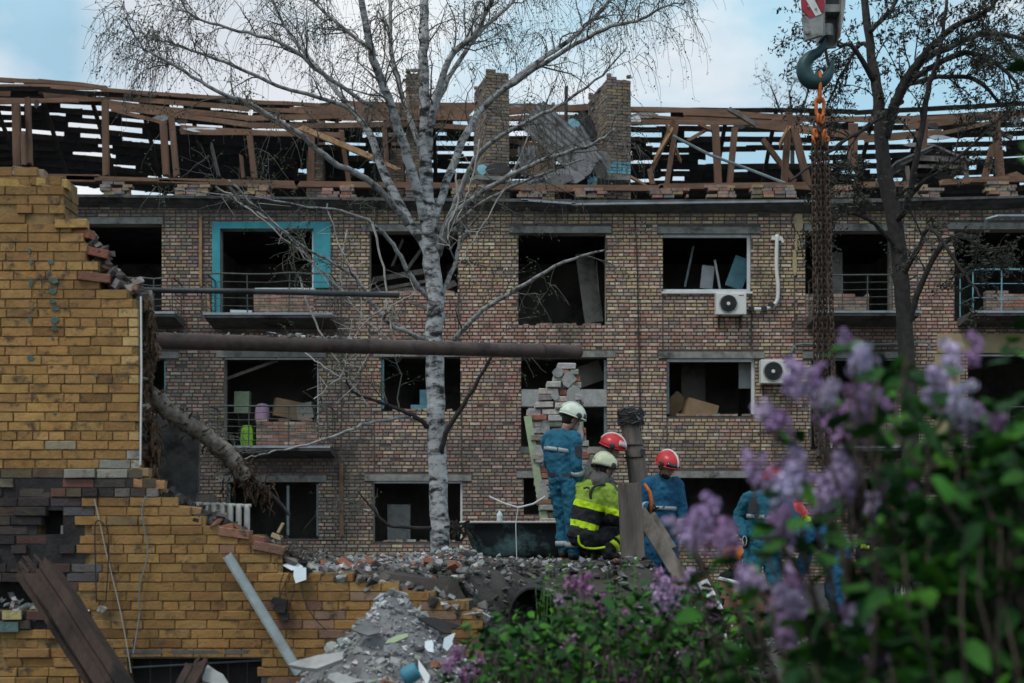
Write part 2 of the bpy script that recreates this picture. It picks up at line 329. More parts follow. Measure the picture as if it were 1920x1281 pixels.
def fcol(x, z):
    px = x * PPM + 960; py = HY - (z - ZC) * PPM
    red = 0.52 + 0.5 * nse(x * .45, z * .7, 1.0) + 0.25 * nse(x * 2, z * 2, 5.0)
    if 605 < py < 660: red += .38
    if 395 < py < 560 and 860 < px < 1520: red -= .22
    if 1140 < px < 1500 and 560 < py < 900: red -= .05
    if 548 < py < 670 and 690 < px < 1000: red += .3
    if py > 660 and 870 < px < 980: red += .3
    if py < 430: red -= .05
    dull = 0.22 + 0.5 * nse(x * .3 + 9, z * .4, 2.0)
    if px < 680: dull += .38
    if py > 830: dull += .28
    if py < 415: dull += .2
    r = R.random()
    if r < dull: c = R.choice(DULL)
    elif R.random() < red: c = R.choice(REDB)
    else: c = R.choice(BUFF)
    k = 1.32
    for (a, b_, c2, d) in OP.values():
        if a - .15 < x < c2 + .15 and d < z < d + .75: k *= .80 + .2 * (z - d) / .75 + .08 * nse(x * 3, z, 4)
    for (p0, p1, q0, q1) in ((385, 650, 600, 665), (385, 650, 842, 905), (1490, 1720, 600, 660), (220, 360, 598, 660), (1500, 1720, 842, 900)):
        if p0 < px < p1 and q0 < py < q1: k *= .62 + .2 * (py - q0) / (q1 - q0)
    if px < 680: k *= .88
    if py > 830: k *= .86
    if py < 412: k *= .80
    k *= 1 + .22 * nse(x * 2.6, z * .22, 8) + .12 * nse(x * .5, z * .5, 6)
    return jit(tuple(v * k for v in c), .12)
brick_me = []
for q in range(5):
    b = MB(); L0, H0 = .242, .060
    j = lambda: R.uniform(-.003, .003)
    fr = [(-L0 / 2 + .006 + j(), -.06 + j(), -H0 / 2 + .006 + j()), (L0 / 2 - .006 + j(), -.06 + j(), -H0 / 2 + .006 + j()), (L0 / 2 - .006 + j(), -.06 + j(), H0 / 2 - .006 + j()), (-L0 / 2 + .006 + j(), -.06 + j(), H0 / 2 - .006 + j())]
    md = [(-L0 / 2, -.052, -H0 / 2), (L0 / 2, -.052, -H0 / 2), (L0 / 2, -.052, H0 / 2), (-L0 / 2, -.052, H0 / 2)]
    bk = [(-L0 / 2, .06, -H0 / 2), (L0 / 2, .06, -H0 / 2), (L0 / 2, .06, H0 / 2), (-L0 / 2, .06, H0 / 2)]
    b.loft([fr, md, bk]); b2 = b.mesh('brick', mt('facade_brick_single'))
    bm = bmesh.new(); bm.from_mesh(b2); bmesh.ops.recalc_face_normals(bm, faces=bm.faces); bm.to_mesh(b2); bm.free(); brick_me.append(b2)
def brickface(mb, a, c, z, h, yf, yb_):
    e = .004
    vs = [(a + e, yf, z + e), (c - e, yf, z + e), (c - e, yf, z + h - e), (a + e, yf, z + h - e), (a, yb_, z), (c, yb_, z), (c, yb_, z + h), (a, yb_, z + h)]
    mb.add(vs, [(0, 1, 2, 3), (0, 4, 5, 1), (1, 5, 6, 2), (2, 6, 7, 3), (3, 7, 4, 0)])
SEAM = [(693, 549, 669), (860, 549, 669), (702, 770, 890), (866, 770, 890), (1243, 547, 657), (1409, 547, 657), (1251, 780, 887), (1426, 780, 887), (1490, 395, 660), (640, 560, 1010), (378, 400, 600)]
SEAM = [(fx(a), fz(c), fz(b_)) for a, b_, c in SEAM]
m = MB(); singles = 0; row = 0; z = 0.55; CH = .0835
while z < EAVE - .05:
    iv = [(BX0, BX1)]
    for (a, b, c, d) in list(OP.values()) + LB + [(q0 - .016, q1, q0 + .016, q2) for q0, q1, q2 in SEAM]:
        if b < z + .06 and d > z + .005:
            nv = []
            for (p, q) in iv:
                if c <= p or a >= q: nv.append((p, q))
                else:
                    if a - p > .02: nv.append((p, a))
                    if q - c > .02: nv.append((c, q))
            iv = nv
    hd = row % 2; PITCH = .13 if hd else .26; LEN = PITCH - .022; off = R.choice((0, .065, .13)) + R.uniform(-.01, .01)
    for (p, q) in iv:
        k = math.floor((p - off) / PITCH); x = off + k * PITCH
        while x < q:
            a = max(x, p); c = min(x + LEN, q)
            if c - a > .035:
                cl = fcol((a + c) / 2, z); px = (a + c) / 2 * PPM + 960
                if singles < 300 and c - a > LEN - .001 and not hd and 1140 < px < 1250 and 430 < HY - (z - ZC) * PPM < 880:
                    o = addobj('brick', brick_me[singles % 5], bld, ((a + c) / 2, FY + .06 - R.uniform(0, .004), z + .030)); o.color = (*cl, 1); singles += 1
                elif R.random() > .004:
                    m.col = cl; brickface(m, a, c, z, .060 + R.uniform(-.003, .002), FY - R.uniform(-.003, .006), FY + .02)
            x += PITCH
    row += 1; z += CH
CH = .077
o = m.build('bricks', mt('facade_brick'), bld, fix=False); o['kind'] = 'stuff'
m = MB(); m.mm((BX0, FY - .03, 0), (BX1, FY + .36, .54)); m.build('plinth', mt('concrete_dark'), bld)
for (a, b, c, d) in LB:
    m = MB(); m.mm((a, FY - .012 - R.uniform(0, .008), b), (c, FY + .3, d - .003)); m.build('lintel', mt('concrete'), bld)
# --- inside: slabs, partitions, back wall, end walls
BY = FY + 11.0
for i, zf in enumerate((1.02, fz(842) - .25, fz(604) - .22, fz(372) - .08)):
    m = MB(); m.mm((BX0 + .01, FY + .36, zf - .2), (BX1 - .01, BY, zf)); m.build('floor_slab', mt('room' if i < 3 else 'concrete_dark'), bld)
m = MB(); m.mm((BX0, BY, 0), (BX1, BY + .38, EAVE)); m.build('back_wall', mt('plaster'), bld)
for x in (BX0, BX1 - .38): m = MB(); m.mm((x, FY + .38, 0), (x + .38, BY - .002, EAVE)); m.build('end_wall', mt('plaster'), bld)
for px in (355, 650, 915, 1190, 1465, 1740):
    x = fx(px) + R.uniform(-.1, .1); m = MB(); m.mm((x - .07, FY + .38, .8), (x + .07, BY - .004, EAVE - .5)); m.build('partition_wall', mt('room'), bld)
m = MB(); m.mm((BX0 + .4, FY + 5.2, .8), (BX1 - .4, FY + 5.32, EAVE - .5)); m.build('spine_wall', mt('room'), bld)
# --- cornice, gutter and wall plate
def cornice(px0, px1, py0, py1):
    z0 = fz(py0); z1 = fz(py1); m = MB()
    pr = [(-.02, -.17), (-.16, -.10), (-.20, -.09), (-.30, -.02), (-.34, -.01), (-.34, .05), (-.30, .06), (.1, .06), (.1, -.17)]
    n = 10; rg = []
    for i in range(n + 1):
        t = i / n; x = fx(px0) + (fx(px1) - fx(px0)) * t; zz = z0 + (z1 - z0) * t + R.uniform(-.008, .008)
        rg.append([(x, FY + a, zz + b) for a, b in pr])
    m.loft(rg); m.build('cornice', mt('concrete_dark'), bld)
cornice(-330, 118, 372, 372); cornice(118.2, 690, 374, 381); cornice(690.2, 1070, 381, 384); cornice(1070.2, 1540, 386, 384); cornice(1540.2, 2210, 384, 372)
for (a, b, c, d) in ((60, 368, 640, 374), (640, 375, 990, 378), (975, 376, 1078, 383), (1072, 384, 1540, 378), (1560, 381, 2200, 362)):
    m = MB(); m.board(P(a, b, FY - .30), P(b and c, d, FY - .30), .045, .16, jag=.05, n=6); m.build('gutter_strip', mt('zinc' if a in (975, 1072) else 'concrete_dark'), bld)
for (a, b, c, d) in ((-320, 328, 190, 334), (125, 336, 560, 346), (556, 346, 900, 350), (880, 352, 1240, 354), (1236, 351, 1520, 348), (1600, 348, 1700, 346), (1764, 343, 2200, 322)):
    m = MB(); m.board(P(a, b, FY + .15), P(c, d, FY + .15), .13, .16, jag=.06, n=4); m.build('wall_plate', mt('old_wood'), bld)
for (a, b, c, d) in ((300, 340, 560, 352), (180, 337, 420, 340), (980, 356, 1080, 358), (1480, 352, 1560, 356), (1820, 340, 1990, 338)):
    m = MB(); m.board(P(a, b, FY - .02), P(c, d, FY - .02), .07, .12, jag=.05, n=3); m.build('wall_plate', mt('old_wood'), bld)
# broken parapet stubs between the rafters
for (a, c, t) in ((193, 248, 347), (330, 392, 348), (462, 510, 352), (600, 640, 354), (640, 668, 350), (760, 800, 356), (850, 905, 352), (972, 1020, 356), (1076, 1134, 357), (1220, 1290, 354), (1322, 1376, 352), (1410, 1490, 353), (1560, 1600, 350), (1700, 1766, 350), (1850, 1902, 342), (20, 90, 345)):
    m = MB(); zb = fz(372); zt = fz(t); zz = zb; r = 0
    while zz < zt:
        x = fx(a) + R.uniform(-.06, .06); xe = fx(c) + R.uniform(-.06, .06)
        while x < xe - .06:
            l = min(.25, xe - x); 
            if R.random() > .12:
                m.col = jit(R.choice(DULL + REDB[:2] + BUFF[:1] + [(.22, .21, .2)]), .2)
                m.box((x + l / 2, FY + R.uniform(-.02, .03), zz + .035), (l - .01, R.uniform(.2, .26), .066), RZ(R.uniform(-.06, .06)))
            x += .26
        zz += .075; r += 1
    m.build('parapet_stub', mt('facade_brick'), bld)
# --- roof timbers
def Yfar(py): return 39.0 + (py - 200) / 140.0 * 2.7
def Yfront(py): return 33.2 + (362 - py) / 165.0 * 5.6
def timber(name, a, b, wpx, th=.06, mat='old_wood', ya=None, yb=None, far=False, jag=.12, up=(0, 0, 1)):
    f = Yfar if far else Yfront
    ya = ya if ya else f(a[1]); yb = yb if yb else f(b[1])
    p, q = P(a[0], a[1], ya), P(b[0], b[1], yb); w_ = S(wpx, (ya + yb) / 2)
    mm = MB(); mm.board(p, q, w_, th, up=up, jag=jag, n=5)
    # sag and uneven edges
    for i in range(len(mm.v)):
        v = mm.v[i]; mm.v[i] = (v[0], v[1] + nse(v[0], v[2], 3) * .02, v[2] + nse(v[0] * .8, v[1], 7) * .035)
    return mm.build(name, mt(mat), bld)
# front slope boards, as they hang
for (a, b, wpx) in [((-120, 143), (70, 155), 9), ((-120, 160), (200, 165), 8), ((60, 156), (198, 166), 8), ((-120, 172), (175, 182), 11), ((-60, 186), (140, 190), 7), ((-120, 195), (200, 186), 8),
    ((195, 171), (470, 190), 9), ((200, 182), (470, 204), 9), ((200, 192), (475, 222), 10), ((205, 198), (470, 236), 9), ((205, 200), (300, 230), 6), ((210, 205), (275, 224), 4), ((345, 240), (500, 251), 9), ((340, 247), (640, 253), 10),
    ((465, 204), (640, 214), 8), ((468, 222), (770, 214), 10), ((470, 236), (760, 233), 10), ((640, 199), (890, 200), 15), ((540, 207), (880, 214), 12), ((640, 222), (890, 222), 8), ((760, 233), (900, 240), 9),
    ((940, 210), (1110, 200), 12), ((950, 222), (1100, 218), 8), ((945, 262), (1060, 282), 9), ((938, 288), (1010, 282), 12), ((1150, 203), (1380, 210), 8), ((1160, 228), (1500, 229), 6), ((1170, 216), (1330, 226), 5),
    ((1150, 232), (1420, 231), 5), ((1280, 212), (1480, 222), 8), ((1280, 222), (1475, 230), 7), ((1390, 228), (1620, 256), 15), ((1450, 222), (1720, 228), 8), ((1700, 238), (1920, 212), 10), ((1740, 255), (1930, 216), 7), ((1620, 262), (1760, 250), 13), ((1730, 230), (2060, 200), 9), ((1880, 216), (2060, 205), 10)]:
    timber('roof_batten', a, b, wpx)
# broken diagonal timbers
for (a, b, wpx, mat) in [((455, 188), (560, 255), 9, 'old_wood'), ((560, 238), (700, 296), 11, 'fresh_wood'), ((700, 296), (748, 318), 8, 'fresh_wood'), ((395, 268), (410, 330), 6, 'grey_wood'), ((1290, 262), (1338, 236), 6, 'old_wood'), ((1265, 236), (1228, 300), 7, 'fresh_wood'),
    ((1368, 206), (1420, 236), 9, 'grey_wood'), ((1478, 240), (1460, 276), 7, 'fresh_wood'), ((1250, 232), (1275, 300), 5, 'fresh_wood'), ((1310, 232), (1345, 250), 6, 'old_wood'), ((1188, 336), (1226, 358), 5, 'fresh_wood'), ((420, 338), (445, 368), 6, 'grey_wood'), ((1860, 240), (1902, 262), 9, 'grey_wood'), ((1915, 326), (1850, 345), 12, 'old_wood')]:
    timber('broken_timber', a, b, wpx, mat=mat, ya=35.0, yb=35.3, up=(0, .2, 1))
# posts
for (a, b, wpx, Y) in [((30, 198), (33, 312), 14, 35.2), ((52, 186), (56, 308), 9, 35.4), ((43, 250), (46, 308), 8, 34.6), ((197, 190), (199, 330), 11, 35), ((306, 228), (312, 330), 12, 35.2), ((321, 216), (331, 330), 10, 34.8), ((468, 252), (478, 336), 10, 35), ((452, 290), (456, 334), 6, 36), ((585, 250), (583, 345), 11, 36), ((640, 244), (655, 348), 8, 36), ((720, 235), (728, 348), 9, 36.4),
    ((1000, 245), (1002, 285), 9, 36), ((1222, 318), (1262, 230), 9, 35.8), ((1250, 346), (1268, 232), 9, 35), ((1224, 348), (1218, 318), 9, 35), ((1341, 236), (1347, 346), 13, 35), ((1378, 240), (1368, 346), 11, 35.2), ((1480, 210), (1470, 345), 12, 35.4), ((1488, 238), (1515, 345), 13, 35), ((1430, 262), (1492, 345), 9, 36), ((1600, 230), (1598, 318), 16, 35), ((1650, 235), (1652, 320), 12, 35.5), ((1735, 225), (1730, 300), 10, 35.6), ((1866, 218), (1876, 335), 14, 35), ((1862, 272), (1846, 335), 11, 35.8), ((1990, 200), (1992, 330), 14, 35)]:
    timber('roof_post', a, b, wpx, th=.14, mat='old_wood_upright', ya=Y, yb=Y, jag=.05, up=(1, 0, 0))
# rafters of the far slope and its battens, their backlit shade put into the dark wood colour
for px in list(range(-200, 2140, 92)):
    p = P(px, 205 if px > 450 else 175, 39.1); q = Vector((p.x + R.uniform(-.1, .1), 43.6, 10.1 if px > 450 else 10.4))
    if R.random() < .16: continue
    mm = MB(); mm.board(p, q, .11, .06, up=(1, 0, 0), jag=.05, n=2); mm.build('rafter', mt('dark_wood'), bld)
rows = [(206, .13), (224, .14), (242, .15), (260, .15), (278, .15), (296, .16), (313, .16), (330, .16), (346, .17), (362, .17), (379, .17)]
def rowshift(px):
    if px < 560: return -46 * (1 - max(px, -200) / 560.0) if px > 0 else -46
    if px > 1500: return 6 - (px - 1500) * .04 if px > 1650 else (px - 1500) * .04
    return 0
cov_rows = []
for ri, (py, wd) in enumerate(rows):
    px = -220 + R.uniform(0, 60)
    while px < 2140:
        ln = R.uniform(170, 360); e = min(px + ln, 2150)
        if not (R.random() < (.10 if py < 300 else .02)):
            y0 = py + rowshift(px) + R.uniform(-2.5, 2.5); y1 = py + rowshift(e) + R.uniform(-2.5, 2.5)
            mm = MB(); Y = Yfar(py); mm.board(P(px, y0, Y), P(e + 6, y1, Y + .02), wd, .035, up=(0, -.5, 1), jag=.12, n=6)
            for i in range(len(mm.v)):
                v = mm.v[i]; mm.v[i] = (v[0], v[1], v[2] + nse(v[0] * .6, v[1], 7) * .05)
            mm.build('roof_batten', mt('dark_wood'), bld)
        px = e
# remaining roofing sheets over the battens: dense low on the left, sparse on the right
def cover(px, py):
    if py > 335: return 1.0
    if px < 195: return .35 if py < 250 else .88
    if px < 250: return .25 if py < 320 else .75
    if px < 560: return (.5 if py < 245 else .97)
    if px < 790: return (.45 if py < 262 else .80)
    if px < 1080: return .22
    if px < 1180: return .6
    if px < 1330: return .22 if py < 268 else .72
    if px < 1560: return .12 if py < 300 else .75
    if px < 1800: return .2 if py < 290 else .5
    return .10 if py < 300 else .5
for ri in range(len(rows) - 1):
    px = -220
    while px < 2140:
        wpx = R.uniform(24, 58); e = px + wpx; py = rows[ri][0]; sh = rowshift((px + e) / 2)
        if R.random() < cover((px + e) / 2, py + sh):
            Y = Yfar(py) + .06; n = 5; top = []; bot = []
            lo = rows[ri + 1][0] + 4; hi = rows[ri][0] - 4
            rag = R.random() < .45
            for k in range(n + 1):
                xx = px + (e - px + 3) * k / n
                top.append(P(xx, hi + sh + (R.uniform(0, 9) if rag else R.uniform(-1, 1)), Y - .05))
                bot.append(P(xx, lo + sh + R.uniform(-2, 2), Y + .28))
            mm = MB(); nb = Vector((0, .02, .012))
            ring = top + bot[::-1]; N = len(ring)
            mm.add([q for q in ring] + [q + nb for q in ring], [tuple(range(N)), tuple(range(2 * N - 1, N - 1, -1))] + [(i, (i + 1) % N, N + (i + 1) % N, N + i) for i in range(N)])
            mm.build('roof_sheet', mt('slate_dark'), bld)  # tar-dark colour also carries the backlit shade of the underside
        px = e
# scraps of sheet caught on the front boards
for (x, y, w_, h_) in ((35, 158, 20, 12), (182, 172, 22, 8), (68, 195, 10, 22), (300, 222, 34, 14), (340, 228, 26, 10), (470, 212, 12, 16), (385, 244, 70, 12), (430, 190, 44, 8), (610, 195, 26, 6), (960, 200, 40, 8), (1170, 210, 26, 22), (1210, 216, 50, 14), (1190, 226, 26, 22), (1385, 238, 30, 10), (1750, 236, 26, 16), (1760, 258, 40, 10), (1720, 272, 60, 12), (1905, 226, 20, 26)):
    Y = Yfront(y) - .1; pl = [(R.uniform(.35, .55) * S(w_, Y) * math.cos(t * 1.0472) * 1.1, R.uniform(.35, .6) * S(h_, Y) * math.sin(t * 1.0472) * 1.1) for t in range(6)]
    mm = MB(); mm.prism(pl, .02, RZ(R.uniform(-.2, .2)) @ RX(rad(65)), P(x, y, Y)); mm.build('roof_scrap', mt(R.choice(['slate_dark', 'asbestos', 'zinc'])), bld)
# ridge boards
for (a, b) in (((-200, 146), (90, 153)), ((80, 152), (200, 165)), ((195, 168), (480, 190)), ((470, 190), (640, 200)), ((640, 197), (1000, 199)), ((990, 199), (1300, 206)), ((1290, 206), (1520, 222)), ((1500, 222), (1760, 222)), ((1740, 222), (2150, 196))):
    timber('ridge_board', a, b, 7, ya=39.0, yb=39.0)
# --- chimneys
def chimney(foot, wpx, dpt, ztop, zbot, rot, Y, band=None, ragged=True):
    c = P(foot, 300, Y); W_ = S(wpx, Y); ch = MB(); z = fz(zbot); zt = ZC + (HY - ztop) * Y / K; r = 0
    core = MB(); core.box((c.x, Y + dpt / 2, (z + zt) / 2 - .06), (W_ - .05, dpt - .05, zt - z - .16), RZ(rot)); 
    root = core.build('chimney', mt('mortar'), bld)
    while z < zt - .02:
        for side in range(4):
            ax = (Vector((1, 0, 0)), Vector((0, 1, 0)))[side % 2]; Ls = (W_, dpt)[side % 2]; D = (dpt, W_)[side % 2]
            nrm = (Vector((0, -1, 0)), Vector((1, 0, 0)), Vector((0, 1, 0)), Vector((-1, 0, 0)))[side]
            x = -Ls / 2 - (r % 2) * .13
            while x < Ls / 2:
                a = max(x, -Ls / 2); b = min(x + .25, Ls / 2)
                top = zt - z < .25 and R.random() < .45
                if b - a > .04 and not top and not (ragged and side == 3 and zt - z < .9 * (a + Ls / 2) / Ls + .1 and R.random() < .8):
                    ch.col = jit(tuple(v * .85 for v in R.choice(BUFF[:1] + DULL + DULL)), .15)
                    if band and band[0] < z < band[1] and side in (0, 3): ch.col = jit((.13, .33, .40), .15)
                    p = ax * ((a + b) / 2) + nrm * (D / 2 - .04 + R.uniform(-.006, .01)); 
                    dd = Vector((b - a - .012, .09, .064)) if side % 2 == 0 else Vector((.09, b - a - .012, .064))
                    q = RZ(rot) @ p; ch.box((c.x + q.x, Y + dpt / 2 + q.y, z + .033), dd, RZ(rot))
                x += .26
        z += .077; r += 1
    o = ch.build('bricks', mt('facade_brick'), root); o['kind'] = 'stuff'
    return root
chimney(920, 44, 1.5, 128, 345, rad(13), 35.0)
chimney(1146, 46, 1.7, 138, 335, rad(13), 35.0, band=(ZC + (HY - 330) * 35 / K, ZC + (HY - 306) * 35 / K))
chimney(778, 30, .7, 128, 300, rad(-6), 39.8, ragged=False)
for (px, py) in ((590, 198), (742, 208), (1025, 195)): chimney(px, 30, .5, py, 260, 0, 40.5, ragged=False)
m = MB(); m.tube([P(1061, 235, 36), P(1062, 162, 36)], .045, 8); m.build('flue_pipe', mt('iron'), bld)
for (x, y, a_) in ((1150, 318, .0), (918, 318, .05)):
    m = MB(); m.box(P(x, y + 20, 34.75), (.78, .5, .10), RY(a_)); m.build('chimney_footing', mt('concrete'), bld)
# --- collapsed corrugated sheets between the chimneys
def corrugated(name, c, wd, ln, rot, mat, amp=.03, waves=6, cut=0.0, parent=bld):
    mm = MB(); nx = waves * 6; rows_ = []
    for t in (0, 1):
        rows_.append([(wd * (i / nx - .5), (t - .5) * ln + (R.uniform(-cut, cut) if i % 3 == 0 else 0), amp * math.sin(2 * math.pi * waves * i / nx)) for i in range(nx + 1)])
    vs = []; th = Vector((0, 0, .008))
    for s_ in (0, 1):
        for r_ in rows_: vs += [Vector(c) + rot @ (Vector(q) + th * s_) for q in r_]
    n = nx + 1; fs = []
    for i in range(nx):
        fs.append((i, i + 1, n + i + 1, n + i)); fs.append((2 * n + i, 3 * n + i, 3 * n + i + 1, 2 * n + i + 1))
        fs.append((i, 2 * n + i, 2 * n + i + 1, i + 1)); fs.append((n + i, n + i + 1, 3 * n + i + 1, 3 * n + i))
    mm.add(vs, fs); return mm.build(name, mt(mat), parent)
B0 = RX(rad(80))
corrugated('corrugated_sheet', P(1050, 262, 34.3), .85, 2.3, RY(rad(-42)) @ RX(rad(68)), 'asbestos', cut=.05)
corrugated('corrugated_sheet', P(1096, 285, 34.5), .5, 1.4, RY(rad(-24)) @ RX(rad(74)), 'asbestos', cut=.12)
corrugated('corrugated_sheet', P(992, 302, 34.0), .48, .75, RY(rad(-6)) @ RX(rad(82)), 'asbestos', waves=4, cut=.08)
corrugated('corrugated_sheet', P(1088, 245, 36.0), .8, 1.1, RY(rad(-30)) @ RX(rad(60)), 'slate_dark', cut=.1)
corrugated('corrugated_sheet', P(1012, 345, 33.6), .5, .6, RY(rad(60)) @ RX(rad(40)), 'asbestos', waves=4, cut=.1)
for (x, y, Y, w_, h_, r_, mat) in ((1100, 300, 33.9, .5, .9, 12, 'asbestos'), (1125, 318, 33.8, .35, .6, -20, 'slate_dark'), (1055, 330, 33.7, .9, .45, 6, 'asbestos'), (1075, 240, 36, .45, .5, 40, 'pale_blue'), (1096, 258, 35.6, .16, .7, -28, 'pale_blue'), (1045, 338, 33.6, .7, .3, -14, 'concrete_dark'), (935, 318, 34.6, .55, .3, 0, 'slate_dark'), (905, 318, 34.7, .25, .3, 0, 'pale_blue'), (1010, 320, 33.9, .5, .4, 10, 'old_wood'), (990, 345, 33.7, .9, .18, 5, 'concrete_dark'), (1130, 300, 34.2, .4, .5, -35, 'asbestos'), (880, 345, 33.8, .8, .2, 3, 'concrete_dark')):
    pl = [(w_ / 2 * math.cos(t * .7854) * R.uniform(.8, 1.3), h_ / 2 * math.sin(t * .7854) * R.uniform(.8, 1.3)) for t in range(8)]
    mm = MB(); mm.prism(pl, .03, RY(rad(r_)) @ RX(rad(R.uniform(60, 85))), P(x, y, Y)); mm.build('roof_debris', mt(mat), bld)
# --- dormer on the right
dm = MB(); Yd = 34.2
dm.prism([(S(-60, Yd), 0), (S(60, Yd), 0), (S(60, Yd), S(18, Yd)), (0, S(46, Yd)), (S(-60, Yd), S(18, Yd))], .04, RX(rad(90)), P(1758, 326, Yd + .9))
dor = dm.build('dormer', mt('slate_dark'), bld)
for (a, b, wpx) in (((1690, 308), (1752, 276), 6), ((1748, 276), (1826, 303), 6), ((1712, 296), (1808, 300), 10), ((1700, 310), (1704, 340), 8), ((1806, 304), (1816, 346), 8), ((1722, 312), (1800, 314), 6)):
    mm = MB(); mm.board(P(a[0], a[1], Yd), P(b[0], b[1], Yd), S(wpx, Yd), .05, jag=.03); mm.build('dormer_board', mt('grey_wood'), dor)
for s_ in (-1, 1):
    mm = MB(); p0 = P(1752, 274, Yd - .1); p1 = P(1752 + s_ * 72, 306, Yd - .1); mm.add([p0, p1, p1 + Vector((0, 2.0, 0)), p0 + Vector((0, 2.0, 0))] + [q + Vector((0, 0, .05)) for q in (p0, p1, p1 + Vector((0, 2.0, 0)), p0 + Vector((0, 2.0, 0)))], [(0, 1, 2, 3), (7, 6, 5, 4), (0, 4, 5, 1), (1, 5, 6, 2), (2, 6, 7, 3), (3, 7, 4, 0)])
    mm.build('dormer_roof', mt('asbestos'), dor)
m = MB(); m.tube([P(1262, 255, 34.6), P(1330, 290, 34.4), P(1400, 316, 34.3), P(1475, 345, 33.9)], .035, 6); m.build('sagging_rod', mt('galv'), bld)
# --- window frames and remains
def frame(k, sides, mat='white_frame', t=.07, dy=.10, inset=0):
    a, b, c, d = OP[k]; root = None
    for s_ in sides:
        mm = MB()
        if s_ == 'L': mm.mm((a + .002, FY + dy, b + .05), (a + t, FY + dy + .07, d - .05))
        if s_ == 'R': mm.mm((c - t, FY + dy, b + .05), (c - .002, FY + dy + .07, d - .05))
        if s_ == 'B': mm.mm((a + .004, FY + dy - .01, b + .002), (c - .004, FY + dy + .08, b + t))
        if s_ == 'T': mm.mm((a + .004, FY + dy - .01, d - t), (c - .004, FY + dy + .08, d - .002))
        if s_ == 'M': x = a + (c - a) * .66; mm.mm((x - t / 2, FY + dy, b + .08), (x + t / 2, FY + dy + .06, d - .08))
        mm.build('window_frame', mt(mat), bld)
frame('3e', 'RBT'); frame('2e', 'RT'); frame('2e', 'L', 'galv'); frame('1c', 'RT', t=.05); frame('2c', 'L', 'pale_blue', t=.05); frame('1b', 'LRM', 'galv', t=.06); frame('2b', 'RT', t=.04); frame('2a', 'R', 'pale_blue', t=.05); frame('3b', 'R', 'white_frame', t=.05); frame('2f', 'LT', 'galv', t=.04); frame('1a', 'LR', 'galv'); frame('2g', 'T', 'white_frame', t=.05); frame('2d', 'R', 'galv', t=.06)
m = MB(); m.mm((OP['3e'][0] - .03, FY - .06, OP['3e'][1] - .05), (OP['3e'][2] + .03, FY + .1, OP['3e'][1] - .004)); m.build('window_sill', mt('white_frame'), bld)
# painted blue surround of the top left balcony opening
for (a, b, c, d) in ((398, 418, 413, 600), (588, 418, 620, 540), (398.5, 417, 620, 429)):
    m = MB(); m.mm((fx(a), FY - .035 - .003 * (b == 417), fz(d)), (fx(c), FY + .03, fz(b))); m.build('painted_surround', mt('blue_paint'), bld)
# beige plastered lintel area far right
m = MB(); m.mm((fx(1757), FY - .03, fz(662)), (fx(2000), FY + .02, fz(626))); m.build('plaster_panel', mt('beige_paint'), bld)
m = MB(); m.mm((fx(1752), FY - .032, fz(842)), (fx(1800), FY + .02, fz(664))); m.build('plaster_panel', mt('beige_paint'), bld)
for (a, b, c, d) in ((1486, 398, 1508, 436), (1489, 440, 1500, 470), (1486, 466, 1494, 520)):
    m = MB(); n = 9; pl = [(S((c - a) / 2, FY) * math.cos(2 * math.pi * i / n) * R.uniform(.75, 1.15), S((d - b) / 2, FY) * math.sin(2 * math.pi * i / n) * R.uniform(.8, 1.15)) for i in range(n)]
    m.prism(pl, .02, RX(rad(90)), (fx((a + c) / 2), FY - .012, fz((b + d) / 2))); m.build('plaster_patch', mt('beige_paint'), bld)
# stair landing beam in 2d, low brick parapets in balcony openings
m = MB(); m.mm((OP['2d'][0] + .003, FY + .02, fz(762)), (OP['2d'][2] - .003, FY + .34, fz(730))); m.build('stair_landing', mt('concrete_light'), bld)
m = MB(); m.mm((OP['2d'][0] + .003, FY + .4, fz(850)), (OP['2d'][2] - .003, FY + 2.4, fz(836))); m.build('stair_landing', mt('plaster'), bld)
def parapet(k, pxa, pxb, pyt):
    a, b, c, d = OP[k]; mm = MB(); zz = b; r = 0; zt = fz(pyt)
    while zz < zt - .03:
        x = fx(pxa) - (r % 2) * .13
        while x < fx(pxb):
            p = max(x, fx(pxa) + .003); q = min(x + .25, fx(pxb) - .003)
            if q - p > .03 and not (zt - zz < .1 and R.random() < .3):
                mm.col = jit(R.choice(REDB + DULL), .15); mm.box(((p + q) / 2, FY + .13 + R.uniform(-.005, .005), zz + .034), (q - p, .22, .066))
            x += .26
        zz += .077; r += 1
    mm.build('parapet', mt('facade_brick'), bld)
parapet('3b', 475, 588, 543); parapet('2b', 480, 597, 786); parapet('3f', 1510, 1630, 549); parapet('3g', 1850, 1985, 545); parapet('2f', 1540, 1685, 790); parapet('2a', 150, 300, 770)
m = MB(); m.mm((fx(478), FY - .01, fz(545)), (fx(592), FY + .28, fz(540))); m.build('window_sill', mt('white_frame'), bld)
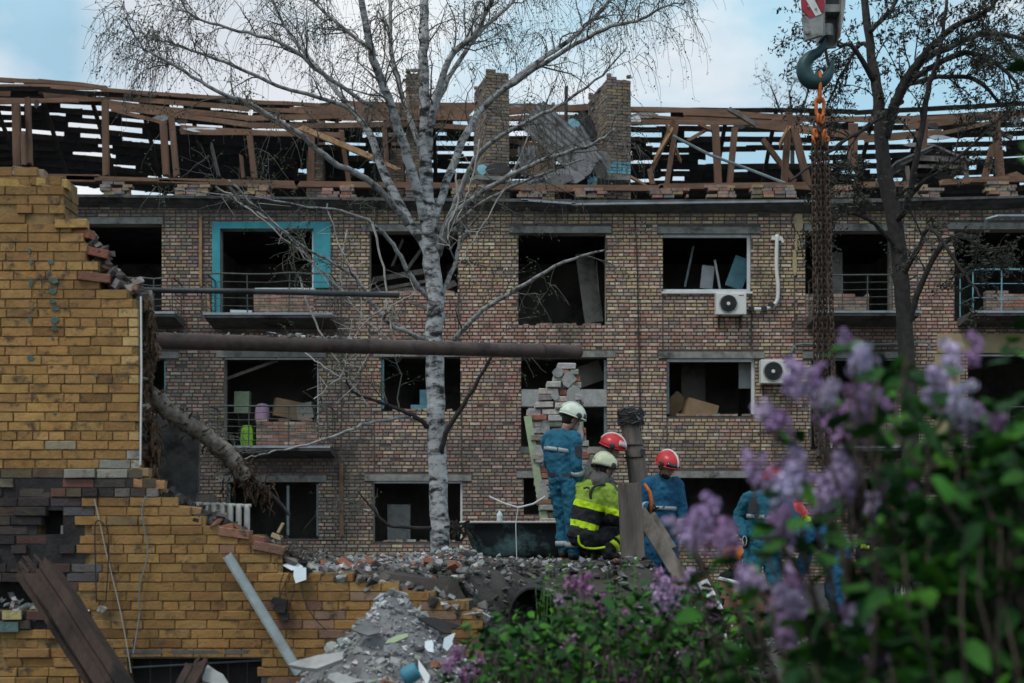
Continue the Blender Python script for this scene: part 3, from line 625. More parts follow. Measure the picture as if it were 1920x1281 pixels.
# --- balconies
def balcony(pxa, pxb, pyt, dep, rails, pyr, bend=0.0, right=True, left=True, mat='rail_paint', nposts=3):
    x0, x1 = fx(pxa), fx(pxb); z = fz(pyt); s_ = MB()
    s_.loft([[(x0, FY - .005, z - .20), (x0, FY - .005, z), (x0, FY - dep, z), (x0, FY - dep, z - .09)], [(x1, FY - .005, z - .20), (x1, FY - .005, z), (x1, FY - dep, z), (x1, FY - dep, z - .09)]])
    sl = s_.build('balcony_slab', mt('concrete_dark'), bld)
    e = MB(); e.mm((x0 - .02, FY - dep - .025, z - .03), (x1 + .02, FY - dep - .002, z + .02)); e.build('slab_edge', mt('zinc'), sl)
    ht = fz(pyr) - z; yr = FY - dep + .05
    for i in range(rails):
        h = ht * (1 - i / rails); r_ = .02 if i == 0 else .009; t = MB()
        pts = []
        if left: pts.append((x0 + .04, FY - .01, z + h))
        n = 6
        for k in range(n + 1): pts.append((x0 + .04 + (x1 - x0 - .08) * k / n, yr + nse(k * .7, i * .3, pxa) * bend, z + h + nse(k * .6, i * .2, pxb) * bend))
        if right: pts.append((x1 - .04, FY - .01, z + h))
        t.tube(pts, r_, 5); t.build('rail', mt(mat), sl)
    for k in range(nposts + 1):
        x = x0 + .04 + (x1 - x0 - .08) * k / nposts; t = MB(); t.tube([(x, yr, z - .02), (x + bend * R.uniform(-.5, .5), yr, z + ht)], .016, 5); t.build('post', mt(mat), sl)
    for x in ((x0 + .05,) if left else ()) + ((x1 - .05,) if right else ()):
        t = MB(); t.tube([(x, FY - .05, z - .02), (x, FY - .05, z + ht)], .014, 5); t.build('post', mt(mat), sl)
    for i in range(3):
        h = MB(); h.box((x0 + (x1 - x0) * R.uniform(.1, .9), FY - dep * R.uniform(.4, .8), z + .03), (R.uniform(.15, .5), .15, .05), RZ(R.uniform(-1, 1))); h.build('slab_debris', mt(R.choice(['concrete', 'grey_wood', 'old_wood'])), sl)
    return sl
balcony(235, 345, 598, 1.0, 5, 535, bend=.03); balcony(400, 632, 600, 1.0, 5, 527, bend=.05); balcony(1512, 1700, 597, 1.05, 5, 530, bend=.02, nposts=4); balcony(1795, 2010, 597, 1.05, 3, 520, mat='pale_blue', nposts=4)
balcony(405, 628, 842, 1.0, 6, 768, bend=.05); balcony(1530, 1700, 842, 1.0, 5, 770, bend=.03); balcony(1790, 2010, 842, 1.0, 4, 770, bend=.03); balcony(180, 345, 842, 1.0, 5, 768, bend=.08)
m = MB(); m.tube([P(395, 1012, FY - .3), P(500, 1014, FY - .3), P(640, 1012, FY - .3)], .02, 5); m.build('low_rail', mt('iron'), bld)
# AC canopy at far right and loose rail
m = MB(); m.tube([P(1848, 425, FY - .25), P(1850, 412, FY - .3), P(1870, 406, FY - .4), P(2000, 406, FY - .4)], .05, 6); m.build('awning_tube', mt('galv'), bld)
# splintered boards stuck to the pier, hanging lath
for (a, b, wpx, mat) in (((376, 408), (376, 535), 5, 'fresh_wood'), ((388, 535), (393, 590), 5, 'fresh_wood'), ((640, 870), (641, 1006), 7, 'old_wood')):
    mm = MB(); mm.board(P(a[0], a[1], FY - .05), P(b[0], b[1], FY - .05), S(wpx, FY), .03, up=(1, 0, 0), jag=.06, n=4); mm.build('hanging_lath', mt(mat), bld)
mm = MB(); mm.board(P(770, 566, 31.5), P(842, 596, 31.5), .07, .10, jag=.03); 
# soot dark boards inside window 3c
for (a, b, wpx) in (((698, 525), (800, 508), 10), ((760, 510), (810, 440), 6), ((700, 545), (812, 525), 6), ((735, 500), (755, 450), 4), ((820, 545), (855, 530), 12), ((716, 546), (830, 538), 7)):
    m = MB(); m.board(P(a[0], a[1], FY + .7), P(b[0], b[1], FY + .5), S(wpx, FY), .04, jag=.05, n=3); m.build('fallen_board', mt('grey_wood'), bld)
m = MB(); m.board(P(420, 712, FY + .4), P(520, 676, FY + .4), .07, .05, jag=.03); m.build('fallen_board', mt('grey_wood'), bld)
# broken sill crumbs
for k in ('2e', '2c', '3d', '3c', '1c'):
    a, b, c, d = OP[k]; m = MB()
    x = a + .1
    while x < c - .2:
        if R.random() < .7: m.col = jit(R.choice(REDB + DULL + [(.3, .29, .27)]), .2); m.box((x + .08, FY + .1 + R.uniform(-.03, .05), b + .02), (R.uniform(.08, .2), .16, R.uniform(.03, .08)), RY(R.uniform(-.15, .15)))
        x += .14
    o = m.build('sill_rubble', mt('facade_brick'), bld); o['kind'] = 'stuff'
# loosely standing interior panels
for (k, px, py, w_, h_, r_, mat, dy) in (('3e', 1326, 520, .30, .55, 6, 'white_frame', 1.1), ('3e', 1292, 500, .05, 1.0, 12, 'galv', 1.0), ('3e', 1345, 515, .05, .7, -10, 'white_frame', .9), ('3e', 1385, 512, .42, .75, 20, 'pale_blue', .8), ('1c', 748, 985, .55, 1.0, 0, 'concrete_light', 1.2), ('2e', 1398, 705, .33, .6, 0, 'white_frame', .9), ('2e', 1300, 720, .6, 1.1, 0, 'plaster', 2.4), ('2c', 795, 745, .2, .35, 0, 'pale_blue', .7), ('2c', 786, 764, .4, .12, 0, 'pale_blue', .6), ('3d', 1105, 540, .45, 1.7, -8, 'plaster', 1.6), ('3f', 1560, 520, .5, 1.2, 0, 'room', 1.5), ('2d', 1095, 705, .9, .5, -20, 'room', 1.5)):
    m = MB(); m.box(P(px, py, FY + dy), (w_, .05, h_), RY(rad(r_))); m.build('fallen_panel', mt(mat), bld)
# ================================================================ rubble terrain
def X(px, Y): return (px - 960.0) * Y / K
def sstep(a, b, x):
    t = min(1, max(0, (x - a) / (b - a))); return t * t * (3 - 2 * t)
def zmound(x, y):
    z = 1.50
    z += .42 * (1 - sstep(-3.0, -1.95, x)) * (1 - sstep(12.5, 15.0, y))     # heap against the stub of the left house
    z -= .70 * sstep(1.3, 1.75, x)                                           # the pit where the others work
    z -= .15 * sstep(2.3, 3.6, x)
    z -= .55 * sstep(19, 27, y)
    if x > -.45: 
        e = 13.9 - 1.2 * sstep(.2, -.45, x) + .25 * nse(x * 1.3, 4.0)
        z *= sstep(e - 2.6, e, y) * sstep(-.45, -.3, x) + (1 - sstep(-.45, -.3, x))
    z *= 1 - sstep(30.5, 32.8, y)
    n = .10 * nse(x * .9, y * .9, 2) + .05 * nse(x * 2.6, y * 2.6, 5) + .022 * nse(x * 7, y * 7, 8)
    return max(-.05, z + n * (.3 + .7 * min(1, z)))
m = MB(); nx, ny = 150, 110; gx0, gx1, gy0, gy1 = -7.5, 11.0, 11.9, 32.9
vs = []
for j in range(ny + 1):
    y = gy0 + (gy1 - gy0) * (j / ny) ** 1.6
    for i in range(nx + 1):
        x = gx0 + (gx1 - gx0) * i / nx; vs.append((x, y, zmound(x, y)))
for i in range(nx + 1): vs.append((gx0 + (gx1 - gx0) * i / nx, gy0, -.1))
fs = [(j * (nx + 1) + i, j * (nx + 1) + i + 1, (j + 1) * (nx + 1) + i + 1, (j + 1) * (nx + 1) + i) for j in range(ny) for i in range(nx)]
b0 = (ny + 1) * (nx + 1); fs += [(b0 + i, b0 + i + 1, i + 1, i) for i in range(nx)]
m.add(vs, fs); tag(m.build('rubble_mound', mt('soil'), None, smooth=True, fix=False), 'broad mound of dark earth and crushed masonry under the workers', 'terrain', kind='structure')
def zheap(x, y):                                         # the paler heap in front of the yellow wall
    cx, cy = X(735, 10.9), 10.75
    dx = (x - cx) / (1.15 if x < cx else 1.35); dy = (y - cy) / (1.35 if y < cy else .95)
    r = math.sqrt(dx * dx + dy * dy) * (1 + .22 * nse(x * 1.6, y * 1.6, 3))
    return 1.45 * max(0, 1 - r * .86) + .07 * nse(x * 3, y * 3, 1) + .03 * nse(x * 9, y * 9, 1) - .02
m = MB(); n = 70; vs = []
for j in range(n + 1):
    for i in range(n + 1):
        x = -2.9 + 4.6 * i / n; y = 8.3 + 3.28 * j / n; vs.append((x, y, max(-.03, zheap(x, y))))
m.add(vs, [(j * (n + 1) + i, j * (n + 1) + i + 1, (j + 1) * (n + 1) + i + 1, (j + 1) * (n + 1) + i) for j in range(n) for i in range(n)])
tag(m.build('rubble_heap', mt('rubble_bed'), None, smooth=True, fix=False), 'grey heap of crushed plaster and mortar spilling from the yellow wall', 'terrain', kind='structure')
# chunk shapes
def hull(pts):
    bm = bmesh.new()
    for p in pts: bm.verts.new(p)
    r = bmesh.ops.convex_hull(bm, input=bm.verts)
    bmesh.ops.delete(bm, geom=[g_ for g_ in r['geom_interior'] if isinstance(g_, bmesh.types.BMVert)], context='VERTS')
    bm.verts.ensure_lookup_table(); bm.verts.index_update()
    v = [tuple(q.co) for q in bm.verts]; f = [tuple(q.index for q in fc.verts) for fc in bm.faces]; bm.free(); return v, f
CH_ = []
for q in range(12):
    sx, sy, sz = R.uniform(.8, 1.3), R.uniform(.6, 1.0), R.choice([.3, .45, .7])
    CH_.append(hull([(R.uniform(-1, 1) * sx, R.uniform(-1, 1) * sy, R.uniform(-1, 1) * sz) for _ in range(14)]))
BRK = ([(sx * 1.0, sy * .48, sz * .26) for sx in (-1, 1) for sy in (-1, 1) for sz in (-1, 1)], [(0, 1, 3, 2), (4, 6, 7, 5), (0, 4, 5, 1), (2, 3, 7, 6), (0, 2, 6, 4), (1, 5, 7, 3)])
RUB = [(.30, .305, .31), (.38, .385, .39), (.24, .24, .245), (.52, .525, .52), (.15, .15, .15), (.35, .345, .34), (.27, .265, .26)]
REDC = [(.30, .12, .075), (.26, .11, .07), (.36, .19, .12)]
def rot_rand(tilt=1.0): return RZ(R.uniform(0, 6.28)) @ RX(R.uniform(-1, 1) * tilt) @ RY(R.uniform(-1, 1) * tilt)
def strew(mb, x, y, z, s_, cols, tilt=1.0, brick=False):
    v, f = BRK if brick else R.choice(CH_)
    M = rot_rand(tilt); mb.col = jit(R.choice(cols), .2); mb.add([Vector((x, y, z)) + M @ (Vector(q) * s_) for q in v], f)
m = MB()
for i in range(11000):
    x = R.uniform(-2.6, 1.5); y = R.uniform(8.5, 11.5); z = zheap(x, y)
    if z < .12 and R.random() < .7: continue
    s_ = .008 + .040 * R.random() ** 2.6
    strew(m, x, y, z + s_ * .15, s_, RUB + RUB[:4] + ([REDC[0]] if R.random() < .15 else []))
tag(m.build('heap_gravel', mt('rubble'), None, fix=False), 'fine grey crumbs of plaster and mortar covering the heap', 'rubble', kind='stuff')
m = MB()
for i in range(7000):
    x = R.uniform(-3.2, 4.5); y = 12.05 + 8 * R.random() ** 2; z = zmound(x, y)
    if x > -.3 and R.random() < .25: continue
    s_ = .009 + .05 * R.random() ** 3
    dark = (x > -1.2 and y < 13.5) or x < -2.0
    strew(m, x, y, z + s_ * .2, s_, ([(.06, .055, .05), (.09, .085, .08), (.13, .125, .12), (.2, .19, .18)] if dark and R.random() < .8 else RUB + [REDC[0]]))
for i in range(420):
    x = R.uniform(-.7, 1.6); yy_ = R.uniform(12.0, 14.6); strew(m, x, yy_, zmound(x, yy_) + .02, R.uniform(.025, .065), [(.04, .037, .035), (.06, .055, .05), (.09, .085, .08), (.13, .125, .12)], tilt=.5)
tag(m.build('mound_gravel', mt('rubble'), None, fix=False), 'loose crumbs of masonry strewn over the dark mound', 'rubble', kind='stuff')
# the larger lumps one can pick out
chunk_me = []
for v, f in CH_[:8]:
    q = MB(); q.add(v, f); chunk_me.append(q.mesh('concrete_chunk', mt('rubble_single')))
q = MB(); q.add(*BRK); loose_brick_me = q.mesh('loose_brick', mt('rubble_single'))
def lump(x, y, z, s_, col, brick, label, group, tilt=.7):
    o = addobj('loose_brick' if brick else 'concrete_chunk', loose_brick_me if brick else R.choice(chunk_me)); o.location = (x, y, z)
    o.rotation_euler = (R.uniform(-tilt, tilt), R.uniform(-tilt, tilt), R.uniform(0, 6.28)); o.scale = (s_,) * 3; o.color = (*jit(col, .15), 1)
    tag(o, label, 'brick' if brick else 'rubble', group)
for i in range(34):
    px = R.uniform(585, 880); y = R.uniform(9.4, 11.2); x = X(px, y); z = zheap(x, y)
    if z < .2: continue
    b = R.random() < .15
    s_ = .065 if b else R.uniform(.035, .07)
    lump(x, y, z + s_ * .2, s_, R.choice(REDC) if b else R.choice(RUB), b, 'broken orange brick lying on the grey heap by the yellow wall' if b else 'angular grey lump of plaster on the heap by the yellow wall', 'bricks on the grey heap' if b else 'lumps on the grey heap')
for i in range(26):
    px = R.uniform(570, 900); y = 12.1 + 1.2 * R.random(); x = X(px, y); z = zmound(x, y); b = R.random() < .15; s_ = .09 if b else R.uniform(.04, .085)
    lump(x, y, z + s_ * .2, s_, R.choice(REDC) if b else R.choice(RUB), b, 'red brick resting on top of the dark mound beside the birch' if b else 'pale lump of mortar lying along the brink of the dark mound', 'bricks on the mound' if b else 'lumps along the mound')
# ================================================================ yellow house
YY = 11.6; YP = K / YY
def yx(px): return (px - 960.0) * YY / K
def yz(py): return ZC + (HY - py) * YY / K
yh = thing('yellow_house', 'ruined yellow painted brick house with a jagged broken wall in the left foreground', 'house', (yx(100), YY, 0))
STEP = [(300, 70), (333, 70), (334, 120), (428, 120), (429, 157), (447, 157), (448, 163), (484, 163), (485, 186), (540, 187), (541, 240), (556, 242), (557, 258), (880, 262), (881, 268), (900, 268), (901, 290), (934, 300), (935, 334), (952, 334), (953, 362), (968, 362), (970, 387), (986, 390), (988, 420), (1004, 425), (1006, 486), (1022, 488), (1024, 512), (1040, 520), (1042, 530), (1074, 532), (1076, 632), (1092, 700), (1094, 745), (1110, 752), (1112, 790), (1128, 852), (1130, 868), (1148, 905), (1400, 912)]
def xmax(py):
    for (a, b), (c, d) in zip(STEP, STEP[1:]):
        if a <= py <= c: return b + (d - b) * (py - a) / max(1e-6, c - a)
    return 912 if py > 1148 else 60
YEL = [(.335, .186, .062), (.305, .165, .054), (.355, .203, .072), (.285, .150, .052)]
def ycol(px, py):
    c = R.choice(YEL); k = 1.0 + .3 * nse(px * .006, py * .01, 3)
    if py < 880 and px > 236: c = (.43, .285, .12)
    if 845 < py < 905 and 110 < px < 270 and R.random() < .4: return jit(R.choice([(.33, .32, .30), (.24, .22, .2), (.42, .38, .28)]), .15)
    if 800 < py <= 882 and R.random() < .12: return jit((.30, .25, .17), .15)
    if 882 < py < 936: return jit(R.choice([(.035, .03, .028), (.055, .045, .038), (.10, .075, .05), (.14, .07, .05), (.16, .14, .12)]), .2)
    if py >= 936 and px < 168 + 6 * nse(py * .1, 0) and py < 1185:
        if px > 138 and py < 1135: return jit(R.choice([(.19, .19, .19), (.13, .125, .12), (.09, .085, .08)]), .2)
        return jit(R.choice([(.032, .026, .025), (.045, .034, .031), (.075, .038, .032), (.028, .025, .025), (.05, .042, .04)]), .2)
    if 936 <= py < 985 and px < 250 and R.random() < .35: c = (.22, .15, .07)
    if 1040 < py < 1110 and 280 < px < 480: k *= .72 + .3 * R.random()
    if px > 470 and py > 1110 and R.random() < .25: return jit((.19, .10, .065), .2)
    if px > 590 and R.random() < .22: return jit((.22, .13, .09), .2)
    if 380 < px < 520 and 970 < py < 1040 and R.random() < .3: return jit((.25, .14, .08), .2)
    if py > 936: k *= .90 + .18 * nse(px * .012, py * .03, 11)
    if R.random() < .05: k *= .7
    return jit((c[0] * k, c[1] * k, c[2] * k), .08)
def skip(px, py):
    if 68 < px < 120 and 958 < py < 1001: return True
    if px < 112 + 14 * nse(py * .05, 1) and 1088 < py < 1152: return True
    if px < 205 and 1150 <= py < 1168 and px > 165: return True
    if 236 < px < 502 and py > 1226: return True
    return False
# backing: one slab per course so the broken outline stays jagged
m = MB(); z = .05; rows_y = []
while z < yz(318): rows_y.append(z); z += CH
for z in rows_y:
    py = HY - (z + .036 - ZC) * YP
    xm = xmax(py) - R.uniform(1, 5); segs = [(-300, xm)]
    if 958 < py < 1001: segs = [(-300, 70), (118, xm)]
    if 1088 < py < 1152: segs = [(108, xm)]
    if py > 1226: segs = [(-300, 238), (501, xm)]
    for a, b in segs: m.mm((yx(a), YY + .006, z - .0), (yx(b), YY + .40, z + CH))
m.build('wall', mt('yellow_mortar'), yh)
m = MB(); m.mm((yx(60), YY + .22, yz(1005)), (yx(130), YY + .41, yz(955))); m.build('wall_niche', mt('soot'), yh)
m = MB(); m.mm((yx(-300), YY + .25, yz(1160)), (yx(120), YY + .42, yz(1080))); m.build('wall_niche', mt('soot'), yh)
for (a, b, c, d) in ((-300, 936, 70, 1088), (118, 936, 158, 1088), (70.2, 936, 117.8, 957), (70.2, 1002, 117.8, 1088), (-300, 1153, 150, 1182), (-300, 884, 262, 935.5)):
    m = MB(); m.mm((yx(a), YY + .002, yz(d)), (yx(c), YY + .02, yz(b))); m.build('sooty_mortar', mt('soot'), yh)
ybrick_me = []
def brick_mesh(name, L0, H0, matn, n=6, amp=.004):
    out = []
    for q in range(n):
        b = MB(); j = lambda: R.uniform(-amp, amp) * .7; ch = .006; D = .06
        def ring(e, y): 
            return [(-L0 / 2 + e + j(), y + j() * .6, -H0 / 2 + e + j()), (R.uniform(-.03, .03), y + j() * .6, -H0 / 2 + e + j()), (L0 / 2 - e + j(), y + j() * .6, -H0 / 2 + e + j()), (L0 / 2 - e + j(), y + j() * .6, H0 / 2 - e + j()), (R.uniform(-.03, .03), y + j() * .6, H0 / 2 - e + j()), (-L0 / 2 + e + j(), y + j() * .6, H0 / 2 - e + j())]
        b.loft([ring(ch, -D), ring(.001, -D + .010), [(x, D, z) for x, _, z in ring(.001, 0)]])
        me = b.mesh(name, mt(matn)); bm = bmesh.new(); bm.from_mesh(me); bmesh.ops.recalc_face_normals(bm, faces=bm.faces); bm.to_mesh(me); bm.free(); out.append(me)
    return out
ystr = brick_mesh('brick', .2565, .0735, 'yellow_brick', 8); yhead = brick_mesh('brick', .1265, .0735, 'yellow_brick')
cells = []
for r_, z in enumerate(rows_y):
    py = HY - (z + .036 - ZC) * YP; xm = yx(xmax(py)); kind = r_ % 6
    x = yx(-70) + R.uniform(0, .2); prow = .75 if kind == 3 else .14
    while x < xm:
        head = R.random() < prow; pitch = .13 if head else .26; ln = pitch - .0035
        a, b = x, min(x + ln, xm); px = (a + b) / 2 / YY * K + 960
        if b - a > .05 and not skip(px, py): cells.append((a, b, z, px, py, head, b - a > ln - .002))
        x += pitch
cells.sort(key=lambda c: (0 if c[6] else 1, -(c[1] - c[0]), -c[3] if c[3] < 0 else 0))
m = MB(); cnt = 0
for (a, b, z, px, py, head, full) in cells:
    cl = ycol(px, py); dy = R.uniform(-.004, .004)
    if py > 885 and px < 170: dy += R.uniform(-.03, .02)
    if 385 < py < 420: dy += R.choice([-.02, 0, .045])                 # projecting courses near the top
    if full and cnt < 298 and 0 <= px:
        o = addobj('brick', R.choice(yhead if head else ystr), yh, ((a + b) / 2, YY + .055 + dy, z + .037)); o.color = (*cl, 1)
        o.rotation_euler = (R.uniform(-.008, .008), R.uniform(-.012, .012), R.uniform(-.01, .01)); cnt += 1
    else:
        m.col = cl; brickface(m, a, b, z + .001, .0735, YY - .005 + dy, YY + .03)
o = m.build('bricks', mt('yellow_brick_rest'), yh, fix=False); o['kind'] = 'stuff'
# loose bricks on the stepped edges
for (px, py, t, col) in ((50, 322, .1, (.30, .22, .16)), (15, 328, 0, (.40, .25, .07)), (96, 343, .05, (.42, .27, .09)), (28, 343, 0, (.43, .27, .08)), (140, 437, .04, (.28, .11, .06)), (133, 420, -.03, (.40, .24, .08)), (170, 470, .2, (.24, .09, .06)), (176, 520, .1, (.2, .09, .06)), (250, 886, 0, (.25, .17, .09)), (248, 903, 0, (.36, .19, .08)), (278, 908, .06, (.34, .18, .08)), (345, 957, .1, (.32, .18, .08)), (440, 1000, .12, (.26, .13, .08)), (410, 995, -.2, (.30, .12, .07)), (470, 1012, .1, (.22, .10, .07)), (505, 1028, .2, (.20, .10, .07))):
    o = addobj('brick', R.choice(ystr), yh, (yx(px), YY + .05 + R.uniform(-.02, .03), yz(py))); o.color = (*col, 1); o.rotation_euler = (0, t, R.uniform(-.15, .15))
# broken inner masonry along the ragged edge
def ragged(name, pts, n, s0, s1, cols, dep=(.02, .38), mat='rubble', parent=yh):
    mb = MB()
    for i in range(n):
        k = R.uniform(0, len(pts) - 1.001); q = int(k); t = k - q
        px = pts[q][0] + (pts[q + 1][0] - pts[q][0]) * t + R.gauss(0, pts[q][2] if len(pts[q]) > 2 else 6); py = pts[q][1] + (pts[q + 1][1] - pts[q][1]) * t + R.gauss(0, pts[q][2] if len(pts[q]) > 2 else 6)
        Y = YY + R.uniform(*dep); p = P(px, py, Y); strew(mb, p.x, p.y, p.z, R.uniform(s0, s1), cols, brick=R.random() < .3)
    o = mb.build(name, mt(mat), parent, fix=False); o['kind'] = 'stuff'; return o
DK = [(.05, .045, .042), (.08, .07, .065), (.13, .12, .11), (.20, .10, .07), (.17, .16, .15), (.24, .22, .2)]
ragged('broken_masonry', [(160, 450, 5), (180, 470, 6), (192, 510, 8), (215, 525, 6), (262, 545, 6)], 170, .03, .08, DK, dep=(.08, .4))
ragged('broken_masonry', [(268, 600, 3), (268, 740, 3), (268, 880, 3)], 60, .03, .06, DK, dep=(.10, .4))
ragged('broken_masonry', [(270, 915, 6), (335, 945, 5), (390, 975, 6), (430, 1000, 6), (500, 1030, 6), (540, 1060, 6), (560, 1075, 5)], 260, .03, .085, DK[:4] + [(.03, .028, .027)] * 4, dep=(.04, .42))
ragged('broken_masonry', [(10, 1135, 10), (60, 1150, 8), (110, 1165, 6), (200, 1150, 4)], 90, .02, .05, RUB, dep=(-.02, .2))
ragged('broken_masonry', [(560, 1072, 5), (640, 1082, 6), (720, 1098, 8), (800, 1122, 8), (860, 1140, 8), (905, 1160, 6)], 240, .02, .07, RUB[:3] + DK, dep=(.0, .4))
# plaster corner bead
m = MB(); m.tube([P(264, 556, YY - .012), P(265, 700, YY - .012), P(263, 872, YY - .012)], .008, 5); m.build('corner_bead', mt('white_frame'), yh)
# flaked paint patches, grey green undercoat
for (px, py, w_, h_) in ((58, 492, 8, 12), (95, 491, 14, 10), (92, 511, 8, 8), (100, 526, 20, 12), (98, 546, 20, 12), (57, 531, 9, 18), (98, 565, 14, 10), (104, 578, 20, 10), (102, 600, 16, 16), (101, 617, 14, 10), (98, 634, 6, 6), (56, 600, 8, 12), (57, 671, 14, 12), (60, 577, 6, 6), (55, 470, 5, 14), (180, 704, 8, 8), (102, 775, 6, 6)):
    n = 9; pl = [(S(w_ / 2, YY) * math.cos(2 * math.pi * i / n) * R.uniform(.7, 1.15), S(h_ / 2, YY) * math.sin(2 * math.pi * i / n) * R.uniform(.7, 1.1)) for i in range(n)]
    m = MB(); m.col = (.085, .13, .115); m.prism(pl, .004, RX(rad(90)), P(px, py, YY - .0135)); m.build('paint_patch', mt('rubble'), yh)
# cellar window with bars
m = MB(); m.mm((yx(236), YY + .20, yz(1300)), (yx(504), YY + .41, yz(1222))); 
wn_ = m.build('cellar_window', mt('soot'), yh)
for (a, b, c, d) in ((240, 1226, 500, 1236), (488, 1236.4, 500, 1330)):
    m = MB(); m.mm((yx(a), YY + .05, yz(d)), (yx(c), YY + .12, yz(b))); m.build('window_frame', mt('galv'), wn_)
for px in (282, 320, 358, 393, 428, 464):
    m = MB(); m.tube([P(px, 1240, YY + .1), P(px, 1330, YY + .1)], .007, 5); m.build('window_bar', mt('iron'), wn_)
m = MB(); m.tube([P(245, 1252, YY + .09), P(492, 1238, YY + .09)], .009, 5); m.build('window_bar', mt('galv'), wn_)
m = MB(); m.mm((yx(232), YY - .006, yz(1226)), (yx(505), YY + .3, yz(1219))); m.build('window_lintel', mt('concrete_dark'), yh)
# side and rear remains of the house: returns so it is a house, not a card
m = MB(); m.mm((yx(-300), YY + .41, 0), (yx(-290), YY + 6, yz(330))); m.mm((yx(-288), YY + 5.6, 0), (yx(120), YY + 6, yz(900))); m.build('rear_wall', mt('mortar'), yh)
m = MB(); m.mm((yx(-286), YY + .41, yz(925)), (yx(262), YY + 2.0, yz(905))); m.build('floor_slab', mt('concrete_dark'), yh)
m = MB(); m.mm((yx(262), YY + .42, yz(905) - .95), (yx(264), YY + 2.0, yz(905))); m.build('floor_edge', mt('concrete_dark'), yh)
# hanging fibre and torn felt at the corner
mb = MB()
for i in range(420):
    t = R.random(); py = 560 + 320 * t; px = 276 + 8 * math.sin(t * 9) + (10 if 640 < py < 760 else 0) * R.random() + R.gauss(0, 4) + (14 * R.random() if py > 780 else 0); Y = YY + R.uniform(.1, .4)
    p = P(px, py, Y); q = p + Vector((R.gauss(0, .02), R.gauss(0, .02), -R.uniform(.04, .16)))
    mb.tube([p, (p + q) / 2 + Vector((R.gauss(0, .015), 0, 0)), q], [.012, .010, .003], 4)
o = mb.build('torn_fibre', mt('fibre'), yh); o['kind'] = 'stuff'
for pts, r_ in (([(277, 545), (282, 590), (276, 630), (270, 650)], .035), ([(272, 560), (276, 600), (280, 640)], .02)):
    m = MB(); m.tube([P(a, b, YY + .25) for a, b in pts], r_, 7); m.build('torn_felt', mt('insulation'), yh, smooth=True)
# ================================================================ pipes and fallen things round the yellow house
pp = thing('steel_pipe', 'thick brown steel pipe jutting right from the yellow house over the ruins', 'pipe', P(275, 637, 12.2))
a_, b_ = P(262, 638, 12.1), P(1084, 660, 15.2); m = MB()
m.tube([a_ + (b_ - a_) * t for t in (0, .25, .5, .75, 1)], .071, 20, cap=False); m.tube([a_ + (b_ - a_) * t for t in (1, .5, 0)], .062, 16, cap=False)
m.build('pipe_body', mt('pipe_brown'), pp, smooth=True)
d_ = (b_ - a_).normalized(); m = MB(); m.tube([b_ - d_ * .012, b_ + d_ * .006], .074, 20); m.build('pipe_end', mt('pipe_brown'), pp)
m = MB(); c_ = a_ + (b_ - a_) * .46; m.tube([c_ - d_ * .012, c_ + d_ * .012], .0745, 20); m.build('weld_ring', mt('pipe_brown'), pp); m = MB(); c_ = a_ + (b_ - a_) * .9; m.tube([c_ - d_ * .012, c_ + d_ * .012], .076, 20); m.build('weld_ring', mt('pipe_brown'), pp)
mb = MB()
for i in range(240):
    t = R.random(); t = .25 + .2 * R.random() if R.random() < .5 else t
    q = a_ + (b_ - a_) * t + Vector((0, R.uniform(-.035, .04), .068)); s_ = R.uniform(.005, .02) * (1.9 if .25 < t < .45 and R.random() < .25 else 1)
    strew(mb, q.x, q.y, q.z, s_, RUB + DK)
tag(mb.build('pipe_grit', mt('rubble'), None, fix=False), 'dust and small stones lying along the thick brown pipe', 'grit', kind='stuff')
for (px, dz, s_) in ((505, .02, .06), (560, .01, .035), (582, .01, .03), (548, .0, .03), (1008, .0, .035)):
    t = (px - 262) / (1084 - 262.0); q = a_ + (b_ - a_) * (t * 12.1 / (12.1 * t + 15.2 * (1 - t))); lump(q.x, q.y, q.z + .075 + dz, s_, R.choice(RUB[:3]), False, 'grey stone lying on top of the thick brown pipe', 'stones on the pipe', .3)
th_ = MB(); a_, b_ = P(262, 544, 12.1), P(747, 554, 13.0); th_.tube([a_, (a_ + b_) / 2 + Vector((0, 0, .01)), b_], .024, 12)
th_.solo('thin_pipe', mt('pipe_grey'), 'thin grey pipe sticking out above the thick brown one', 'pipe', smooth=True, origin=a_)
# insulated pipe hanging down, wrapped in torn felt
lp = thing('insulated_pipe', 'torn felt wrapped pipe sagging from the corner of the yellow house', 'pipe', P(280, 740, 11.9))
path = spline([(278, 735, 12.0), (330, 782, 12.2), (375, 808, 12.4), (420, 848, 12.5), (462, 895, 12.6)], 7)
m = MB(); m.tube([P(*q) + Vector((R.gauss(0, .008), R.gauss(0, .008), R.gauss(0, .008))) for q in path], [.075 + .02 * nse(i * .9, 1) for i in range(len(path))], 12); m.build('wrapping', mt('insulation'), lp, smooth=True)
m = MB(); m.tube([P(455, 885, 12.6), P(495, 915, 12.7), P(530, 950, 12.8), P(543, 966, 12.8)], [.03, .022, .018, .014], 8); m.build('bare_rod', mt('iron'), lp)
mb = MB()
for i in range(330):
    t = R.random(); 
    if R.random() < .3: t = .82 + .18 * R.random()
    q = path[min(len(path) - 1, int(t * len(path)))]; p = P(*q) + Vector((R.gauss(0, .04), R.gauss(0, .04), R.gauss(0, .035)))
    e = p + Vector((R.gauss(0, .03), R.gauss(0, .03), R.gauss(-.02, .03))); mb.tube([p, (p + e) / 2 + Vector((R.gauss(0, .012),) * 3), e], [.009, .011, .003], 4)
